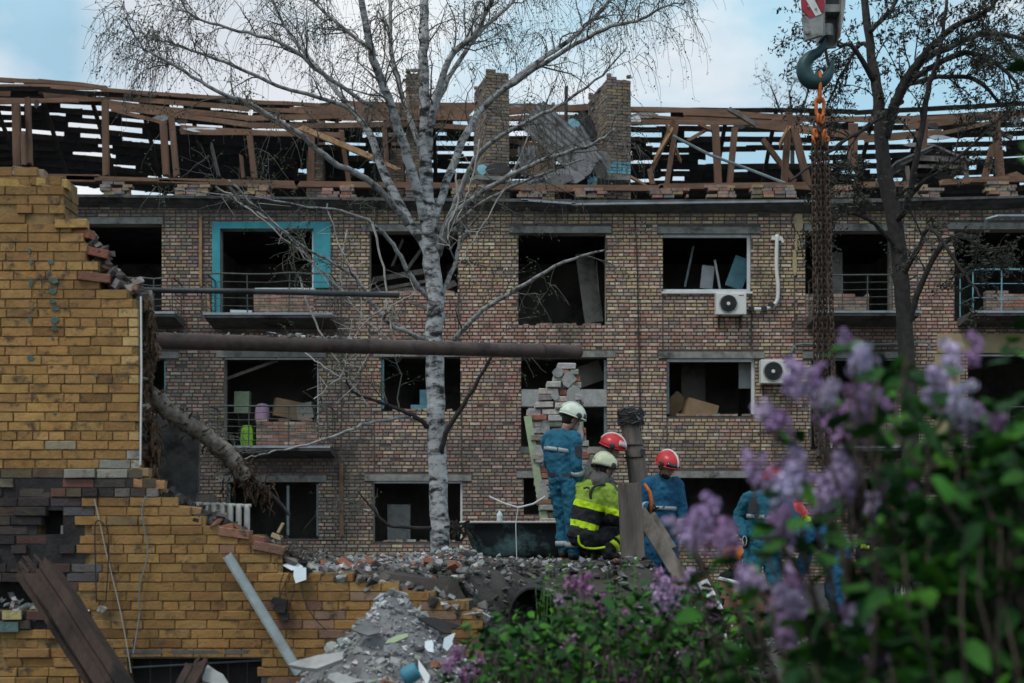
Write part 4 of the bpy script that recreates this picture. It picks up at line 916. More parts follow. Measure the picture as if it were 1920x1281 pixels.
for c, n in (((468, 890, 12.6), 60), ((500, 915, 12.7), 40), ((425, 900, 12.6), 14)):
    for i in range(n):
        p = P(*c) + Vector((R.gauss(0, .05), R.gauss(0, .04), R.gauss(-.04, .07))); e = p + Vector((R.gauss(0, .03), R.gauss(0, .03), -R.uniform(.02, .14))); mb.tube([p, (p + e) / 2 + Vector((R.gauss(0, .012), 0, 0)), e], [.006, .008, .002], 4)
o = mb.build('frayed_felt', mt('fibre'), lp); o['kind'] = 'stuff'
# burnt concrete panel, radiator, yellow foam, papers
m = MB(); m.box(P(326, 860, 12.9), (.44, .10, .78), RY(.02)); m.box(P(372, 850, 12.87), (.02, .05, .7)); 
m.solo('scorched_panel', mt('concrete_dark'), 'scorched grey wall panel standing behind the yellow corner', 'panel')
m = MB(); m.box(P(318, 930, 12.3), (.34, .12, .03), RY(.05)); m.solo('rusty_plate', mt('pipe_brown'), 'small rusty plate lying on the broken yellow wall', 'plate')
rd = thing('radiator', 'old ribbed cast iron radiator, dirty cream, leaning on the broken yellow wall', 'radiator', P(420, 985, 12.3))
for i in range(7):
    c = P(370 + i * 15.5, 960 + i * .6, 12.3); m = MB()
    m.tube([c + Vector((0, 0, -.17)), c + Vector((0, 0, -.13)), c + Vector((0, 0, .05)), c + Vector((0, 0, .085))], [.012, .026, .026, .018], 8); m.tube([c + Vector((-.036, 0, .07)), c + Vector((.036, 0, .07))], .016, 6); m.build('rib', mt('enamel'), rd, smooth=True)
m = MB(); m.box(P(519, 1006, 11.9), (.085, .08, .035), RY(.35)); m.box(P(526, 990, 11.9), (.02, .05, .09), RY(.5)); m.solo('foam_block', mt('beige_paint'), 'broken block of yellowish foam on the wall edge', 'debris')
pb = MB(); pb.prism([(-.05, .06), (.05, .05), (.055, -.05), (-.03, -.08), (-.05, -.02)], .006, RX(rad(72)), P(562, 1076, 11.55)); pb.solo('paper_sheet', mt('paper'), 'pale blue sheet of paper hanging over the yellow wall edge', 'paper')
pb = MB(); pb.prism([(-.09, .02), (.03, .05), (.09, .0), (.0, -.04)], .006, RX(rad(50)), P(548, 1063, 11.6)); pb.solo('torn_wrapper', mt('paper'), 'crumpled white wrapper on the wall edge above the blue sheet', 'paper')
mb = MB()
for i in range(60):
    px = R.gauss(548, 14); p = P(px, R.gauss(1040, 12), YY + R.uniform(.0, .2)); e = p + Vector((R.gauss(0, .09), R.gauss(0, .03), R.gauss(-.03, .06))); mb.tube([p, (p + e) / 2 + Vector((R.gauss(0, .03), 0, R.gauss(0, .03))), e], .004, 4)
tag(mb.build('wire_tangle', mt('iron'), None), 'tangle of dark wires and splinters on the break of the yellow wall', 'wire', kind='stuff')
# meter box hanging on wires
eb = thing('fuse_box', 'scorched black fuse box dangling from wires on the yellow wall', 'fuse box', P(525, 1150, YY - .06))
m = MB(); m.box(P(526, 1135, YY - .05), (.10, .07, .11), RY(.2)); m.box(P(533, 1156, YY - .045), (.07, .05, .07), RY(-.3)); m.box(P(515, 1127, YY - .05), (.05, .05, .05), RY(.6)); m.build('box_body', mt('soot'), eb)
for pts in ([(532, 1075), (524, 1100), (527, 1130)], [(540, 1080), (530, 1105), (520, 1128)], [(552, 1095), (548, 1120), (538, 1130)]):
    m = MB(); m.tube([P(a, b, YY - .04) for a, b in spline(pts, 5)], .004, 5); m.build('wire', mt('iron'), eb)
# cables on the wall
for i, (pts, r_, mat, lab) in enumerate((([(177, 937), (186, 975), (200, 1040), (222, 1130), (236, 1200), (246, 1262)], .005, 'pale_twig', 'thin pale cord hanging down the left of the yellow wall'), ([(273, 930), (266, 960), (272, 1000), (277, 1040), (262, 1100), (262, 1150)], .006, 'galv', 'grey cable drooping from the slab down the yellow wall'),
    ([(181, 1130), (179, 1060), (178, 990), (184, 976), (196, 985), (203, 1000), (203, 1060), (198, 1130)], .006, 'iron', 'black looped cable on the yellow wall beside the soot'), ([(565, 1095), (570, 1125), (590, 1160), (612, 1182)], .004, 'iron', 'thin black wire slanting over the yellow wall near the fuse box'), ([(262, 1150), (256, 1190), (250, 1225)], .007, 'zinc', 'frayed silver cable end low on the yellow wall'))):
    m = MB(); m.tube([P(a, b, YY - .03 - (.01 * i)) for a, b in spline(pts, 6)], r_, 5); m.solo('cable', mt(mat), lab, 'cable')
# galvanised channel leaning on the wall
m = MB(); a_, b_ = P(427, 1041, YY - .10), P(562, 1262, YY - .75); u = (b_ - a_).normalized(); t_ = Vector((u.z, 0, -u.x)).normalized()
m.board(a_, b_, .006, .075, up=(0, -1, 0)); m.board(a_ + t_ * .0365 + Vector((0, -.014, 0)), b_ + t_ * .0365 + Vector((0, -.014, 0)), .03, .005, up=(0, -1, 0)); m.board(a_ - t_ * .0365 + Vector((0, -.014, 0)), b_ - t_ * .0365 + Vector((0, -.014, 0)), .03, .005, up=(0, -1, 0))
m.solo('metal_channel', mt('galv'), 'straight grey metal channel leaning against the yellow wall', 'metal profile')
# charred beams
def splinter_beam(name, a, b, wd, th, mat, label, n=9, crack=True):
    t = thing(name, label, 'beam', b)
    a, b = Vector(a), Vector(b); mb = MB(); d = b - a; dn = d.normalized(); u = Vector((0, -1, 0)); u = (u - dn * u.dot(dn)).normalized(); s_ = dn.cross(u); rg = []
    for i in range(n + 1):
        k = i / n; c = a + d * k; ring = []
        for (p, q) in ((-.5, .5), (-.17, .52), (-.08, .40), (.05, .41), (.12, .52), (.5, .5), (.5, -.5), (-.5, -.5)):
            jz = dn * (R.uniform(-.06, .16) if i == 0 else 0); ring.append(c + s_ * (p * wd * (1 + .06 * nse(k * 5, p * 3))) + u * (q * th) + jz + s_ * .01 * nse(k * 7, 3))
        rg.append(ring)
    mb.loft(rg); mb.build('beam_body', mt(mat), t)
    for i in range(5):
        p = a + s_ * R.uniform(-.45, .45) * wd + u * R.uniform(-.3, .4) * th; m2 = MB(); m2.board(p + dn * .05, p - dn * R.uniform(.04, .14) + s_ * R.uniform(-.02, .02), .02, .015, up=u, jag=.015); m2.build('splinter', mt(mat), t)
splinter_beam('charred_beam', P(70, 1058, 10.6), P(305, 1420, 9.8), .20, .16, 'charred_beam', 'wide charred roof beam with a split end leaning in the lower left corner')
splinter_beam('charred_beam', P(45, 1075, 10.75), P(190, 1300, 10.3), .10, .10, 'charred_beam', 'narrow rounded charred timber lying just behind the wide beam')
splinter_beam('charred_beam', P(368, 1250, 10.6), P(330, 1330, 10.2), .14, .12, 'charred_beam', 'short broken brown beam stub in front of the cellar window')
for (px, py, w_, h_, c, lab) in ((25, 1153, .15, .07, (.40, .34, .16), 'pale yellow block in the hole of the sooty wall'), (18, 1175, .16, .08, (.10, .16, .15), 'grey green block under the pale one at the far left')):
    m = MB(); m.col = c; m.box(P(px, py, YY + .0), (w_, .12, h_), RZ(.1)); m.solo('masonry_block', mt('rubble'), lab, 'block')
m = MB(); m.col = (.40, .36, .30); v, f = CH_[2]; m.add([P(190, 1143, YY - .06) + Vector(q) * .05 for q in v], f); m.solo('plaster_lump', mt('rubble'), 'cream lump of plaster on the ledge beside the looped cable', 'rubble')
# things in the grey heap
def flat(px, py, Y, w_, h_, rx, ry, mat, name, label, cat, n=8, th=.012):
    pl = [(w_ / 2 * math.cos(2 * math.pi * (i + R.uniform(-.3, .3)) / n) * R.uniform(.5, 1.4), h_ / 2 * math.sin(2 * math.pi * (i + R.uniform(-.3, .3)) / n) * R.uniform(.5, 1.4)) for i in range(n)]
    q = MB(); q.prism(pl, th, RY(rad(ry)) @ RX(rad(rx)), P(px, py, Y)); return q.solo(name, mt(mat), label, cat)
flat(825, 1172, 10.6, .28, .16, 40, 18, 'slate_dark', 'slate_piece', 'dark bent slab of roofing felt on the heap', 'roofing')
flat(806, 1212, 10.2, .07, .10, 50, -30, 'paper', 'paper_sheet', 'pale blue crumpled sheet on the grey heap', 'paper')
flat(840, 1204, 10.1, .07, .13, 62, 40, 'paper', 'paper_sheet', 'white torn sheet standing in the heap beside the lilac', 'paper')
flat(690, 1180, 10.3, .20, .12, 35, 0, 'asbestos', 'slate_piece', 'grey flat slab lying high on the heap', 'roofing')
flat(600, 1240, 9.6, .34, .16, 30, -10, 'concrete_light', 'plaster_slab', 'pale slab of plaster at the lower left of the heap', 'rubble', th=.03)
flat(745, 1198, 10.1, .22, .05, 60, -22, 'green_panel', 'panel_strip', 'greenish strip of board lying on the heap', 'board')
flat(640, 1275, 9.3, .3, .12, 30, 15, 'concrete_light', 'plaster_slab', 'broken pale plaster slab at the bottom edge of the picture', 'rubble', th=.03)
flat(395, 1268, 10.6, .26, .16, 40, 25, 'concrete_light', 'plaster_slab', 'jagged white plaster piece in front of the cellar window', 'rubble', th=.03)
flat(855, 1220, 9.8, .26, .05, 60, -40, 'grey_wood', 'wood_scrap', 'short grey plank stuck in the heap near the lilac', 'plank', n=4)
flat(795, 1262, 9.0, .05, .22, 60, -35, 'white_frame', 'white_strip', 'bent white plastic strip low in the heap', 'strip', n=5)
m = MB(); m.lathe([(.0, 0), (.05, 0), (.062, .03), (.06, .10), (.05, .12), (.044, .118), (.052, .09), (.05, .02), (0, .015)], P(755, 1272, 9.4), 14, RY(rad(60))); m.solo('plastic_jug', mt('teal_plastic'), 'teal plastic pot lying on its side at the foot of the heap', 'pot', smooth=True)
cb = MB(); c0 = P(735, 1090, 12.0)
cb.box(c0, (.14, .10, .07), RZ(.2) @ RY(-.2)); 
bq = thing('hollow_block', 'white perforated brick lying on the edge of the dark mound', 'brick', c0 - Vector((0, 0, .03))); cb.build('block_body', mt('concrete_light'), bq)
for i in range(3):
    for j in range(2):
        q = MB(); M_ = RZ(.2) @ RY(-.2); q.box(c0 + M_ @ Vector((-.045 + i * .045, -.052, -.016 + j * .034)), (.022, .01, .02), M_); q.build('hole', mt('soot'), bq)  # solid near-black block, its colour standing in for the shade inside a hole
# dark arched sheet at the break in the mound
rg = []
for i in range(13):
    t = math.pi * (.02 + .96 * i / 12); rr = .24
    rg.append([P(1000, 1165, 12.5) + Vector((rr * -math.cos(t) * .95, y, .30 * math.sin(t) + (-.10 if i in (0, 12) else 0))) for y in (0, .02, 1.2, 1.22)])
m = MB(); n = len(rg)
inn = [[P(1000, 1165, 12.5) + (q - P(1000, 1165, 12.5)) * .94 if True else q for q in r] for r in rg]
for i in range(n - 1):
    for k in (0,):
        A1, A2, B1, B2 = rg[i][0], rg[i + 1][0], rg[i][3], rg[i + 1][3]; C1 = Vector((inn[i][0].x, A1.y, inn[i][0].z)); C2 = Vector((inn[i + 1][0].x, A2.y, inn[i + 1][0].z)); D1 = C1 + Vector((0, 1.2, 0)); D2 = C2 + Vector((0, 1.2, 0))
        m.add([A1, A2, B2, B1], [(0, 1, 2, 3)]); m.add([C1, C2, D2, D1], [(3, 2, 1, 0)]); m.add([A1, A2, C2, C1], [(0, 1, 2, 3)])
m.solo('arched_sheet', mt('slate_dark'), 'black arched metal sheet half buried below the bathtub', 'metal sheet', smooth=True)
# ================================================================ fittings hung on the apartment block
def ac_unit(px0, py0, px1, py1, label):
    Y = FY - .34; a, b = P(px0, py1, Y), P(px1, py0, Y); w_ = b.x - a.x; h_ = b.z - a.z
    t = thing('air_conditioner', label, 'air conditioner', ((a.x + b.x) / 2, FY - .02, a.z))
    m = MB(); m.mm((a.x, Y, a.z), (b.x, FY - .06, b.z)); o = m.build('casing', mt('white_plastic'), t)
    bv = o.modifiers.new('bevel', 'BEVEL'); bv.width = .02; bv.segments = 2
    c = Vector((a.x + w_ * .40, Y - .004, a.z + h_ * .5)); r_ = h_ * .42; RM = RX(rad(90))
    m = MB(); m.lathe([(0, 0), (r_, 0), (r_, .012), (0, .012)], c + Vector((0, .004, 0)), 24, RM); m.build('fan_opening', mt('dark_plastic'), t)
    for q in (.35, .55, .75, .95):
        m = MB(); m.tube([c + RM @ Vector((r_ * q * math.cos(i * math.pi / 12), r_ * q * math.sin(i * math.pi / 12), .02)) for i in range(24)], .006, 4, closed=True); m.build('grille_ring', mt('dark_plastic' if q < .9 else 'white_plastic'), t)
    for i in range(8):
        m = MB(); an = i * math.pi / 4; m.tube([c + RM @ Vector((.03 * math.cos(an), .03 * math.sin(an), .022)), c + RM @ Vector((r_ * math.cos(an), r_ * math.sin(an), .022))], .004, 4); m.build('grille_spoke', mt('dark_plastic'), t)
    m = MB(); m.lathe([(0, 0), (.045, 0), (.04, .02), (0, .025)], c + Vector((0, -.01, 0)), 12, RM); m.build('fan_hub', mt('white_plastic'), t)
    m = MB(); m.col = (.45, .03, .03); m.mm((a.x + w_ * .74, Y - .004, a.z + h_ * .86), (a.x + w_ * .90, Y - .001, a.z + h_ * .90)); m.build('badge', mt('rubble'), t)
    for x in (a.x + w_ * .15, a.x + w_ * .85):
        m = MB(); m.box((x, (Y + FY) / 2 - .02, a.z - .02), (.04, FY - Y - .02, .03)); m.box((x, FY - .03, a.z - .15), (.04, .03, .28)); m.build('bracket', mt('iron'), t)
    return t
ac_unit(1343, 549, 1400, 590, 'white air conditioner under the top floor window, upper of the two')
ac_unit(1427, 674, 1484, 719, 'white air conditioner beside the middle floor window behind the lilac, lower of the two')
m = MB(); m.tube([P(x, y, FY - .09) for x, y in spline([(1457, 440), (1456, 500), (1459, 540), (1456, 566), (1440, 578), (1420, 580), (1402, 578)], 6)], .045, 8); 
hs = thing('wrapped_hose', 'white taped hose running down the bricks to the upper air conditioner', 'hose', P(1456, 580, FY)); m.build('hose_body', mt('white_plastic'), hs, smooth=True)
m = MB(); m.box(P(1455, 447, FY - .06), (.22, .09, .10), RY(.1)); m.box(P(1466, 450, FY - .07), (.05, .09, .14), RY(-.3)); m.build('hose_bracket', mt('white_plastic'), hs)
for (x, y, r_) in ((1408, 579, 0), (1432, 579, 0), (1446, 572, .5)):
    m = MB(); m.box(P(x, y, FY - .09), (.13, .105, .105), RY(r_)); m.build('tape', mt('dark_plastic'), hs)
m = MB(); m.tube([P(x, y, FY - .04) for x, y in spline([(1190, 392), (1194, 480), (1196, 560), (1198, 660), (1200, 760), (1202, 860), (1204, 900)], 4)], .016, 5); m.solo('wall_cable', mt('iron'), 'black cable running down the brick pier right of the stair window', 'cable')
m = MB(); m.tube([P(x, y, FY - .3) for x, y in spline([(1484, 662), (1490, 650), (1510, 645), (1640, 646), (1735, 642), (1740, 655)], 5)], .03, 6); m.solo('gas_pipe', mt('galv'), 'grey gas pipe crossing the wall under the right balcony', 'pipe')
m = MB(); m.board(P(770, 566, 31.6), P(842, 596, 31.6), .07, .12, jag=.03); m.solo('snagged_board', mt('grey_wood'), 'pale board caught in the birch in front of the top floor window', 'board')
# things lying in the rooms
def crate(px, py, Y, w_, h_, d_, mat, name, label, cat, rz=0, ry=0):
    c = P(px, py, Y); m = MB(); m.box(c, (w_, d_, h_), RZ(rz) @ RY(ry)); m.box(c + RZ(rz) @ RY(ry) @ Vector((0, 0, h_ / 2 + .006)), (w_ * 1.02, d_ * .45, .012), RZ(rz) @ RY(ry)); return m.solo(name, mt(mat), label, cat)
crate(1310, 772, FY + .6, .75, .45, .5, 'cardboard', 'cardboard_box', 'slumped brown cardboard box in the window beside the lower air conditioner', 'box', .2, .25)
crate(1268, 760, FY + .9, .4, .5, .4, 'cardboard', 'cardboard_box', 'small dark cardboard box left of the slumped one', 'box', -.3, .8)
crate(545, 770, FY + .6, .8, .42, .5, 'cardboard', 'cardboard_box', 'open brown carton on the middle left balcony', 'box', .3, .18)
crate(575, 772, FY + .5, .4, .38, .3, 'plaster', 'cardboard_box', 'grey carton beside the open brown one on the balcony', 'box', -.2, -.2)
m = MB(); c = P(464, 828, FY + .5); m.loft([[c + Vector((x * s_, y * s_, z)) for x, y in ((-.13, -.1), (.13, -.1), (.15, .1), (-.15, .1))] for z, s_ in ((-.25, .9), (0, 1.15), (.25, 1.05), (.38, .7))]); m.col = None
material('lime_bag', (.18, .42, .03), .7, var=.3, scale=6, bump=.3); material('pink_cloth', (.52, .33, .48), .85, var=.2, scale=4, bump=.3)
m.solo('lime_bag', mt('lime_bag'), 'lime green bag standing on the middle left balcony', 'bag')
m = MB(); m.lathe([(0, -.26), (.15, -.26), (.18, -.1), (.17, .08), (.15, .18), (.10, .22), (0, .24)], P(492, 775, FY + .5), 12); m.solo('pink_sack', mt('pink_cloth'), 'pink sack beside the lime bag on the balcony', 'sack', smooth=True)
crate(455, 755, FY + .9, .35, .5, .3, 'green_panel', 'pale_crate', 'pale green crate behind the pink sack', 'crate')
crate(452, 588, FY + .3, .5, .12, .3, 'paper', 'white_bundle', 'white bundle on the floor of the blue framed opening', 'bundle', .2)
crate(1647, 592, FY - .5, .28, .1, .2, 'paper', 'white_bundle', 'white bundle on the slab of the upper right balcony', 'bundle', .3)
# ================================================================ leaning brick pier
pr = thing('brick_pier', 'leaning remnant of a red and white brick pier behind the workers', 'wall remnant', P(1055, 1050, 17.0))
EDGE = [(682, 1045, 1080), (700, 1040, 1084), (715, 1037, 1088), (735, 1010, 1090), (752, 1010, 1092), (770, 988, 1095), (790, 988, 1098), (815, 994, 1101), (840, 997, 1104), (880, 1000, 1108), (920, 1005, 1113), (975, 1012, 1120), (1050, 1018, 1128)]
def edge(py):
    for (a, l1, r1), (b, l2, r2) in zip(EDGE, EDGE[1:]):
        if a <= py <= b: t = (py - a) / (b - a); return l1 + (l2 - l1) * t, r1 + (r2 - r1) * t
    return EDGE[-1][1:] if py > 900 else EDGE[0][1:]
PC = [(.30, .13, .085), (.34, .19, .13), (.42, .38, .34), (.36, .33, .31), (.46, .41, .37), (.30, .26, .23), (.38, .31, .27), (.44, .42, .40)]
core = MB(); py = 1050.0; r_ = 0; n_ = 0
while py > 684:
    l, q = edge(py); l += R.uniform(-2, 2); q += R.uniform(-2, 2); z = P(0, py, 17).z
    core.mm((X(l + 4, 17), 16.99, z - .04), (X(q - 4, 17), 17.36, z + .045))
    x = l - (r_ % 2) * 19 * .5
    while x < q:
        a, b = max(x, l), min(x + 37, q)
        if b - a > 8:
            w_ = S(b - a, 17) - .01; c = Vector((X((a + b) / 2, 17), 17.02 + R.choice((-.05, -.02, 0, 0, .03)) + R.uniform(-.01, .01), z + R.uniform(-.01, .01)))
            mb = MB(); mb.col = jit(R.choice(PC), .15)
            rg = []
            for yy, e in ((-.07, .008), (-.06, 0), (.34, 0)): rg.append([(c.x + sx * (w_ / 2 - e) + R.uniform(-.006, .006), c.y + yy, c.z + sz * (.034 - e) + R.uniform(-.005, .005)) for sx, sz in ((-1, -1), (1, -1), (1, 1), (-1, 1))])
            mb.loft(rg); mb.build('brick', mt('rubble'), pr); n_ += 1
        x += 38.5
    py -= .077 * K / 17; r_ += 1
core.build('pier_core', mt('concrete_light'), pr)
m = MB(); m.board(P(989, 780, 16.95), P(1021, 975, 16.95), .03, S(14, 17), up=(0, 1, 0)); m.build('plaster_strip', mt('green_panel'), pr)
for (px, py, w_, h_) in ((1074, 745, 30, 46), (1082, 815, 24, 70), (1066, 712, 26, 28), (1046, 698, 20, 18), (1092, 890, 22, 70), (1060, 775, 22, 30), (1022, 800, 20, 26), (1012, 850, 22, 40), (1018, 930, 20, 60), (1040, 742, 18, 16)):
    n = 8; pl = [(S(w_ / 2, 17) * math.cos(2 * math.pi * i / n) * R.uniform(.75, 1.2), S(h_ / 2, 17) * math.sin(2 * math.pi * i / n) * R.uniform(.75, 1.2)) for i in range(n)]
    m = MB(); m.prism(pl, .05, RX(rad(90)) @ RY(R.uniform(-.1, .1)), P(px, py, 16.93)); m.build('plaster_lump', mt('concrete_light'), pr)
# ================================================================ bathtub, bottle, bent rod
bt = thing('bathtub', 'old cast iron bathtub with peeling blue green paint, upside on the mound', 'bathtub', P(985, 1046, 16.9))
bt['label'] = 'black cast iron bathtub with peeling blue green paint standing on the mound'
def srect(cx, cy, z, hx, hy, n=28, pw=4.0):
    out = []
    for i in range(n):
        t = 2 * math.pi * i / n; c, s_ = math.cos(t), math.sin(t); k = (abs(c) ** pw + abs(s_) ** pw) ** (-1 / pw); out.append((cx + hx * c * k, cy + hy * s_ * k, z))
    return out
zc_ = P(0, 1046, 16.5).z; cx_ = X(985, 16.9); cy_ = 16.95; H_ = .41
prof = [(.56, .24, .0), (.60, .27, .04), (.64, .29, .12), (.70, .32, .28), (.735, .34, .38), (.77, .365, .40), (.775, .37, .412), (.765, .362, .42), (.735, .335, .418), (.70, .31, .30), (.62, .27, .10), (.55, .23, .05)]
m = MB(); m.loft([srect(cx_ + (.0 if i else 0), cy_, zc_ + z, hx, hy) for i, (hx, hy, z) in enumerate(prof)]); m.build('tub', mt('bath_iron'), bt, smooth=True)
m = MB(); m.tube([Vector(q) for q in srect(cx_, cy_, zc_ + .412, .772, .368)], .014, 6, closed=True); m.build('rim', mt('enamel'), bt, smooth=True)
for sx in (-1, 1):
    for sy in (-1, 1):
        m = MB(); m.box((cx_ + sx * .40, cy_ + sy * .16, zc_ - .02), (.06, .06, .08)); m.build('foot', mt('iron'), bt)
bo = thing('plastic_bottle', 'small clear plastic bottle standing on the bathtub rim', 'bottle', P(937, 979, 16.62))
m = MB(); bp_ = Vector((X(937, 16.62), 16.62, zc_ + .424)); m.lathe([(0, 0), (.034, 0), (.036, .01), (.033, .04), (.036, .055), (.034, .085), (.014, .11), (.013, .122), (0, .122)], bp_, 12); m.build('bottle_body', mt('paper'), bo, smooth=True)
m = MB(); m.lathe([(0, .122), (.015, .122), (.015, .138), (0, .14)], bp_, 10); m.build('cap', mt('white_frame'), bo)
m = MB(); m.tube([P(x, y, 16.3) for x, y in ((917, 931), (945, 944), (972, 952), (1000, 945), (1023, 931))], .011, 6); m.tube([P(971, 952, 16.3), P(967, 985, 16.3), P(969, 1050, 16.3)], .006, 5)
m.solo('bent_rod', mt('white_frame'), 'thin white bent rod standing up in front of the bathtub', 'rod')
mb = MB()
for i in range(22):
    p = P(R.uniform(846, 885), R.gauss(988, 7), 16.4); mb.board(p, p + Vector((R.uniform(-.1, .1), R.uniform(-.1, .1), R.uniform(-.14, .08))), .03, .012, jag=.01)
tag(mb.build('bark_scraps', mt('dark_wood'), None), 'dark splintered scraps piled at the left end of the bathtub', 'debris', kind='stuff')
# ================================================================ post, planks
po = thing('wooden_pole', 'old grey utility pole stump wound with wires behind the red helmet', 'pole', P(1195, 1050, 16.9))
m = MB(); m.tube([P(1218, 1060, 17.0), P(1205, 960, 17.0), P(1192, 860, 17.0), P(1180, 790, 17.0), P(1174, 764, 17.0)], [.125, .12, .115, .11, .105], 14); m.build('pole_shaft', mt('grey_wood'), po, smooth=False)
mb = MB()
for i in range(26):
    c = P(1179, 783, 17.0); an = R.uniform(0, 6.28); rr = R.uniform(.11, .14); dz = R.uniform(-.09, .08)
    mb.tube([c + Vector((rr * math.cos(an + k * .5) + (.05 if math.cos(an + k * .5) > .5 else 0), rr * math.sin(an + k * .5), dz + R.gauss(0, .015))) for k in range(7)], .008, 4)
for (a, b) in (((1190, 775), (1197, 800)), ((1185, 795), (1200, 785)), ((1178, 775), (1195, 768))): mb.tube([P(a[0], a[1], 16.85), P((a[0] + b[0]) / 2 + 6, (a[1] + b[1]) / 2, 16.8), P(b[0], b[1], 16.85)], .013, 5)
o = mb.build('wire_coil', mt('dark_plastic'), po); o['kind'] = 'stuff'
for (z_) in (835, 858):
    c = P(1186 + (z_ - 835) * .15, z_, 17.0); m = MB(); m.tube([c + Vector((.122 * math.cos(k * .5236), .122 * math.sin(k * .5236), 0)) for k in range(12)], .01, 5, closed=True); m.build('wire_band', mt('iron'), po)
m = MB(); m.box(P(1206, 848, 16.9), (.05, .06, .07)); m.build('insulator', mt('dark_plastic'), po)
def plank(name, a, b, wd, th, mat, label, up=(0, 1, 0), n=6):
    m = MB(); m.board(a, b, th, wd, up=up, jag=.02, n=n); 
    for i in range(len(m.v)): v = m.v[i]; m.v[i] = (v[0] + nse(v[2] * 2, 3) * .008, v[1] + nse(v[2] * 2, 5) * .008, v[2])
    o = m.solo(name, mt(mat), label, 'plank'); bv = o.modifiers.new('bevel', 'BEVEL'); bv.width = .006; return o
plank('upright_plank', P(1180, 908, 15.2), P(1198, 1290, 15.2), S(44, 15.2), .05, 'grey_wood', 'broad weathered plank standing upright in front of the crouching worker')
plank('leaning_plank', P(1198, 958, 15.9), P(1300, 1120, 15.2), .16, .05, 'grey_wood', 'grey plank leaning right behind the broad upright one')
plank('leaning_plank', P(1222, 965, 16.1), P(1262, 1030, 15.8), .09, .04, 'grey_wood', 'narrow short plank at the feet of the worker with the tool')
plank('leaning_plank', P(1318, 1092, 14.0), P(1392, 1232, 13.2), .11, .05, 'white_frame', 'whitish peeling board leaning in front of the pink plank panel')
plank('leaning_plank', P(1300, 1030, 15.5), P(1345, 1120, 15.0), .06, .05, 'charred_beam', 'thin dark stick leaning left of the pink plank panel')
# pinkish plank panel lying at a slant
pn = thing('plank_panel', 'slanting panel of pinkish brown planks with a pale top edge in front of the men', 'panel', P(1430, 1230, 14.4))
for i in range(8):
    a, b = P(1350 + i * 3, 1096 + i * 17, 14.6), P(1502 + i * 3, 1134 + i * 19, 14.3); m = MB(); m.board(a, b, .083, .03, up=(0, -.15, 1), jag=.02, n=3); m.build('plank', mt('pink_plank'), pn)
m = MB(); m.board(P(1348, 1084, 14.6), P(1505, 1122, 14.3), .02, .06, up=(0, -.15, 1)); m.build('edge_strip', mt('white_frame'), pn)
# white wire crate and metal bar further right, behind the lilac
cr_ = thing('wire_crate', 'white wire crate standing among the debris behind the lilac', 'crate', P(1710, 1182, 16.5))
for i in range(8):
    for (p, q) in (((1690, 1040 + i * 18), (1728, 1042 + i * 18)), ((1690 + i * 5.4, 1040), (1692 + i * 5.4, 1182))): m = MB(); m.tube([P(p[0], p[1], 16.5), P(q[0], q[1], 16.5)], .010, 5); m.build('wire', mt('white_frame'), cr_)
for i in range(2):
    m = MB(); m.tube([P(1690 + i * 38, 1040 + 66 * 0, 16.5), P(1692 + i * 36, 1040, 16.9)], .01, 5); m.build('wire', mt('white_frame'), cr_)
m = MB(); m.board(P(1540, 1003, 18.0), P(1625, 1006, 18.0), .03, .06); m.board(P(1552, 1006, 18.0), P(1590, 1065, 17.6), .03, .05); m.board(P(1585, 1006, 18.0), P(1612, 1050, 17.8), .02, .04); m.solo('metal_trestle', mt('zinc'), 'light metal trestle frame behind the bending worker', 'frame')
m = MB(); m.tube([P(1718, 1218, 14.6), P(1790, 1210, 14.8)], [.105, .11], 12); m.solo('fallen_log', mt('grey_wood'), 'short grey log on the ground at the lower right', 'log')
m = MB(); m.lathe([(0, 0), (.14, 0), (.155, .06), (.13, .45), (.11, .48), (0, .48)], P(1745, 1208, 15.2), 14); m.solo('dark_drum', mt('dark_plastic'), 'dark drum standing behind the lilac at the lower right', 'drum', smooth=True)
# ================================================================ crane hook block
HYD = 16.0
hb = thing('crane_hook_block', 'crane hook block with red and white hazard stripes hanging at the top right', 'crane block', P(1538, 90, HYD))
def plate(poly, Y0, Y1, mat, name, parent=hb):
    m = MB(); a = [P(x, y, HYD) for x, y in poly]; n = len(a); A1 = [Vector((q.x, Y0, q.z)) for q in a]; B1 = [Vector((q.x, Y1, q.z)) for q in a]
    m.add(A1 + B1, [tuple(range(n)), tuple(range(2 * n - 1, n - 1, -1))] + [(i, n + i, n + (i + 1) % n, (i + 1) % n) for i in range(n)]); o = m.build(name, mt(mat), parent)
    return o
# left cheek plate turned to show its broad side, with stripes
cheek = plate([(1484, -150), (1540, -150), (1536, 78), (1502, 88), (1495, 0)], HYD - .20, HYD - .16, 'crane_grey', 'cheek_plate')
for i, (poly, mat) in enumerate((([(1490, -110), (1539, -70), (1539, -100), (1500, -132)], 'crane_red'), ([(1491, -75), (1539, -35), (1539, -66), (1490, -106)], 'crane_white'), ([(1493, -40), (1539, 0), (1539, -31), (1491, -71)], 'crane_red'), ([(1494, -5), (1538, 36), (1538.5, 4), (1493, -36)], 'crane_white'),
    ([(1496, 30), (1511, 47), (1521, 43), (1494.5, 0)], 'crane_red'), ([(1495, -2), (1521.5, 43), (1533, 39), (1497, -30)], 'crane_white'), ([(1511, -14), (1533.5, 38), (1538, 33), (1538, 10), (1526, -14)], 'crane_red'))):
    if i < 4 and i != 2: continue
    if i == 2: continue
    plate(poly, HYD - .212 - .001 * i, HYD - .2005, mat, 'hazard_stripe')
plate([(1495, 46.5), (1537, 37), (1535, 77), (1503, 87)], HYD - .209, HYD - .2004, 'crane_grey', 'cheek_base')
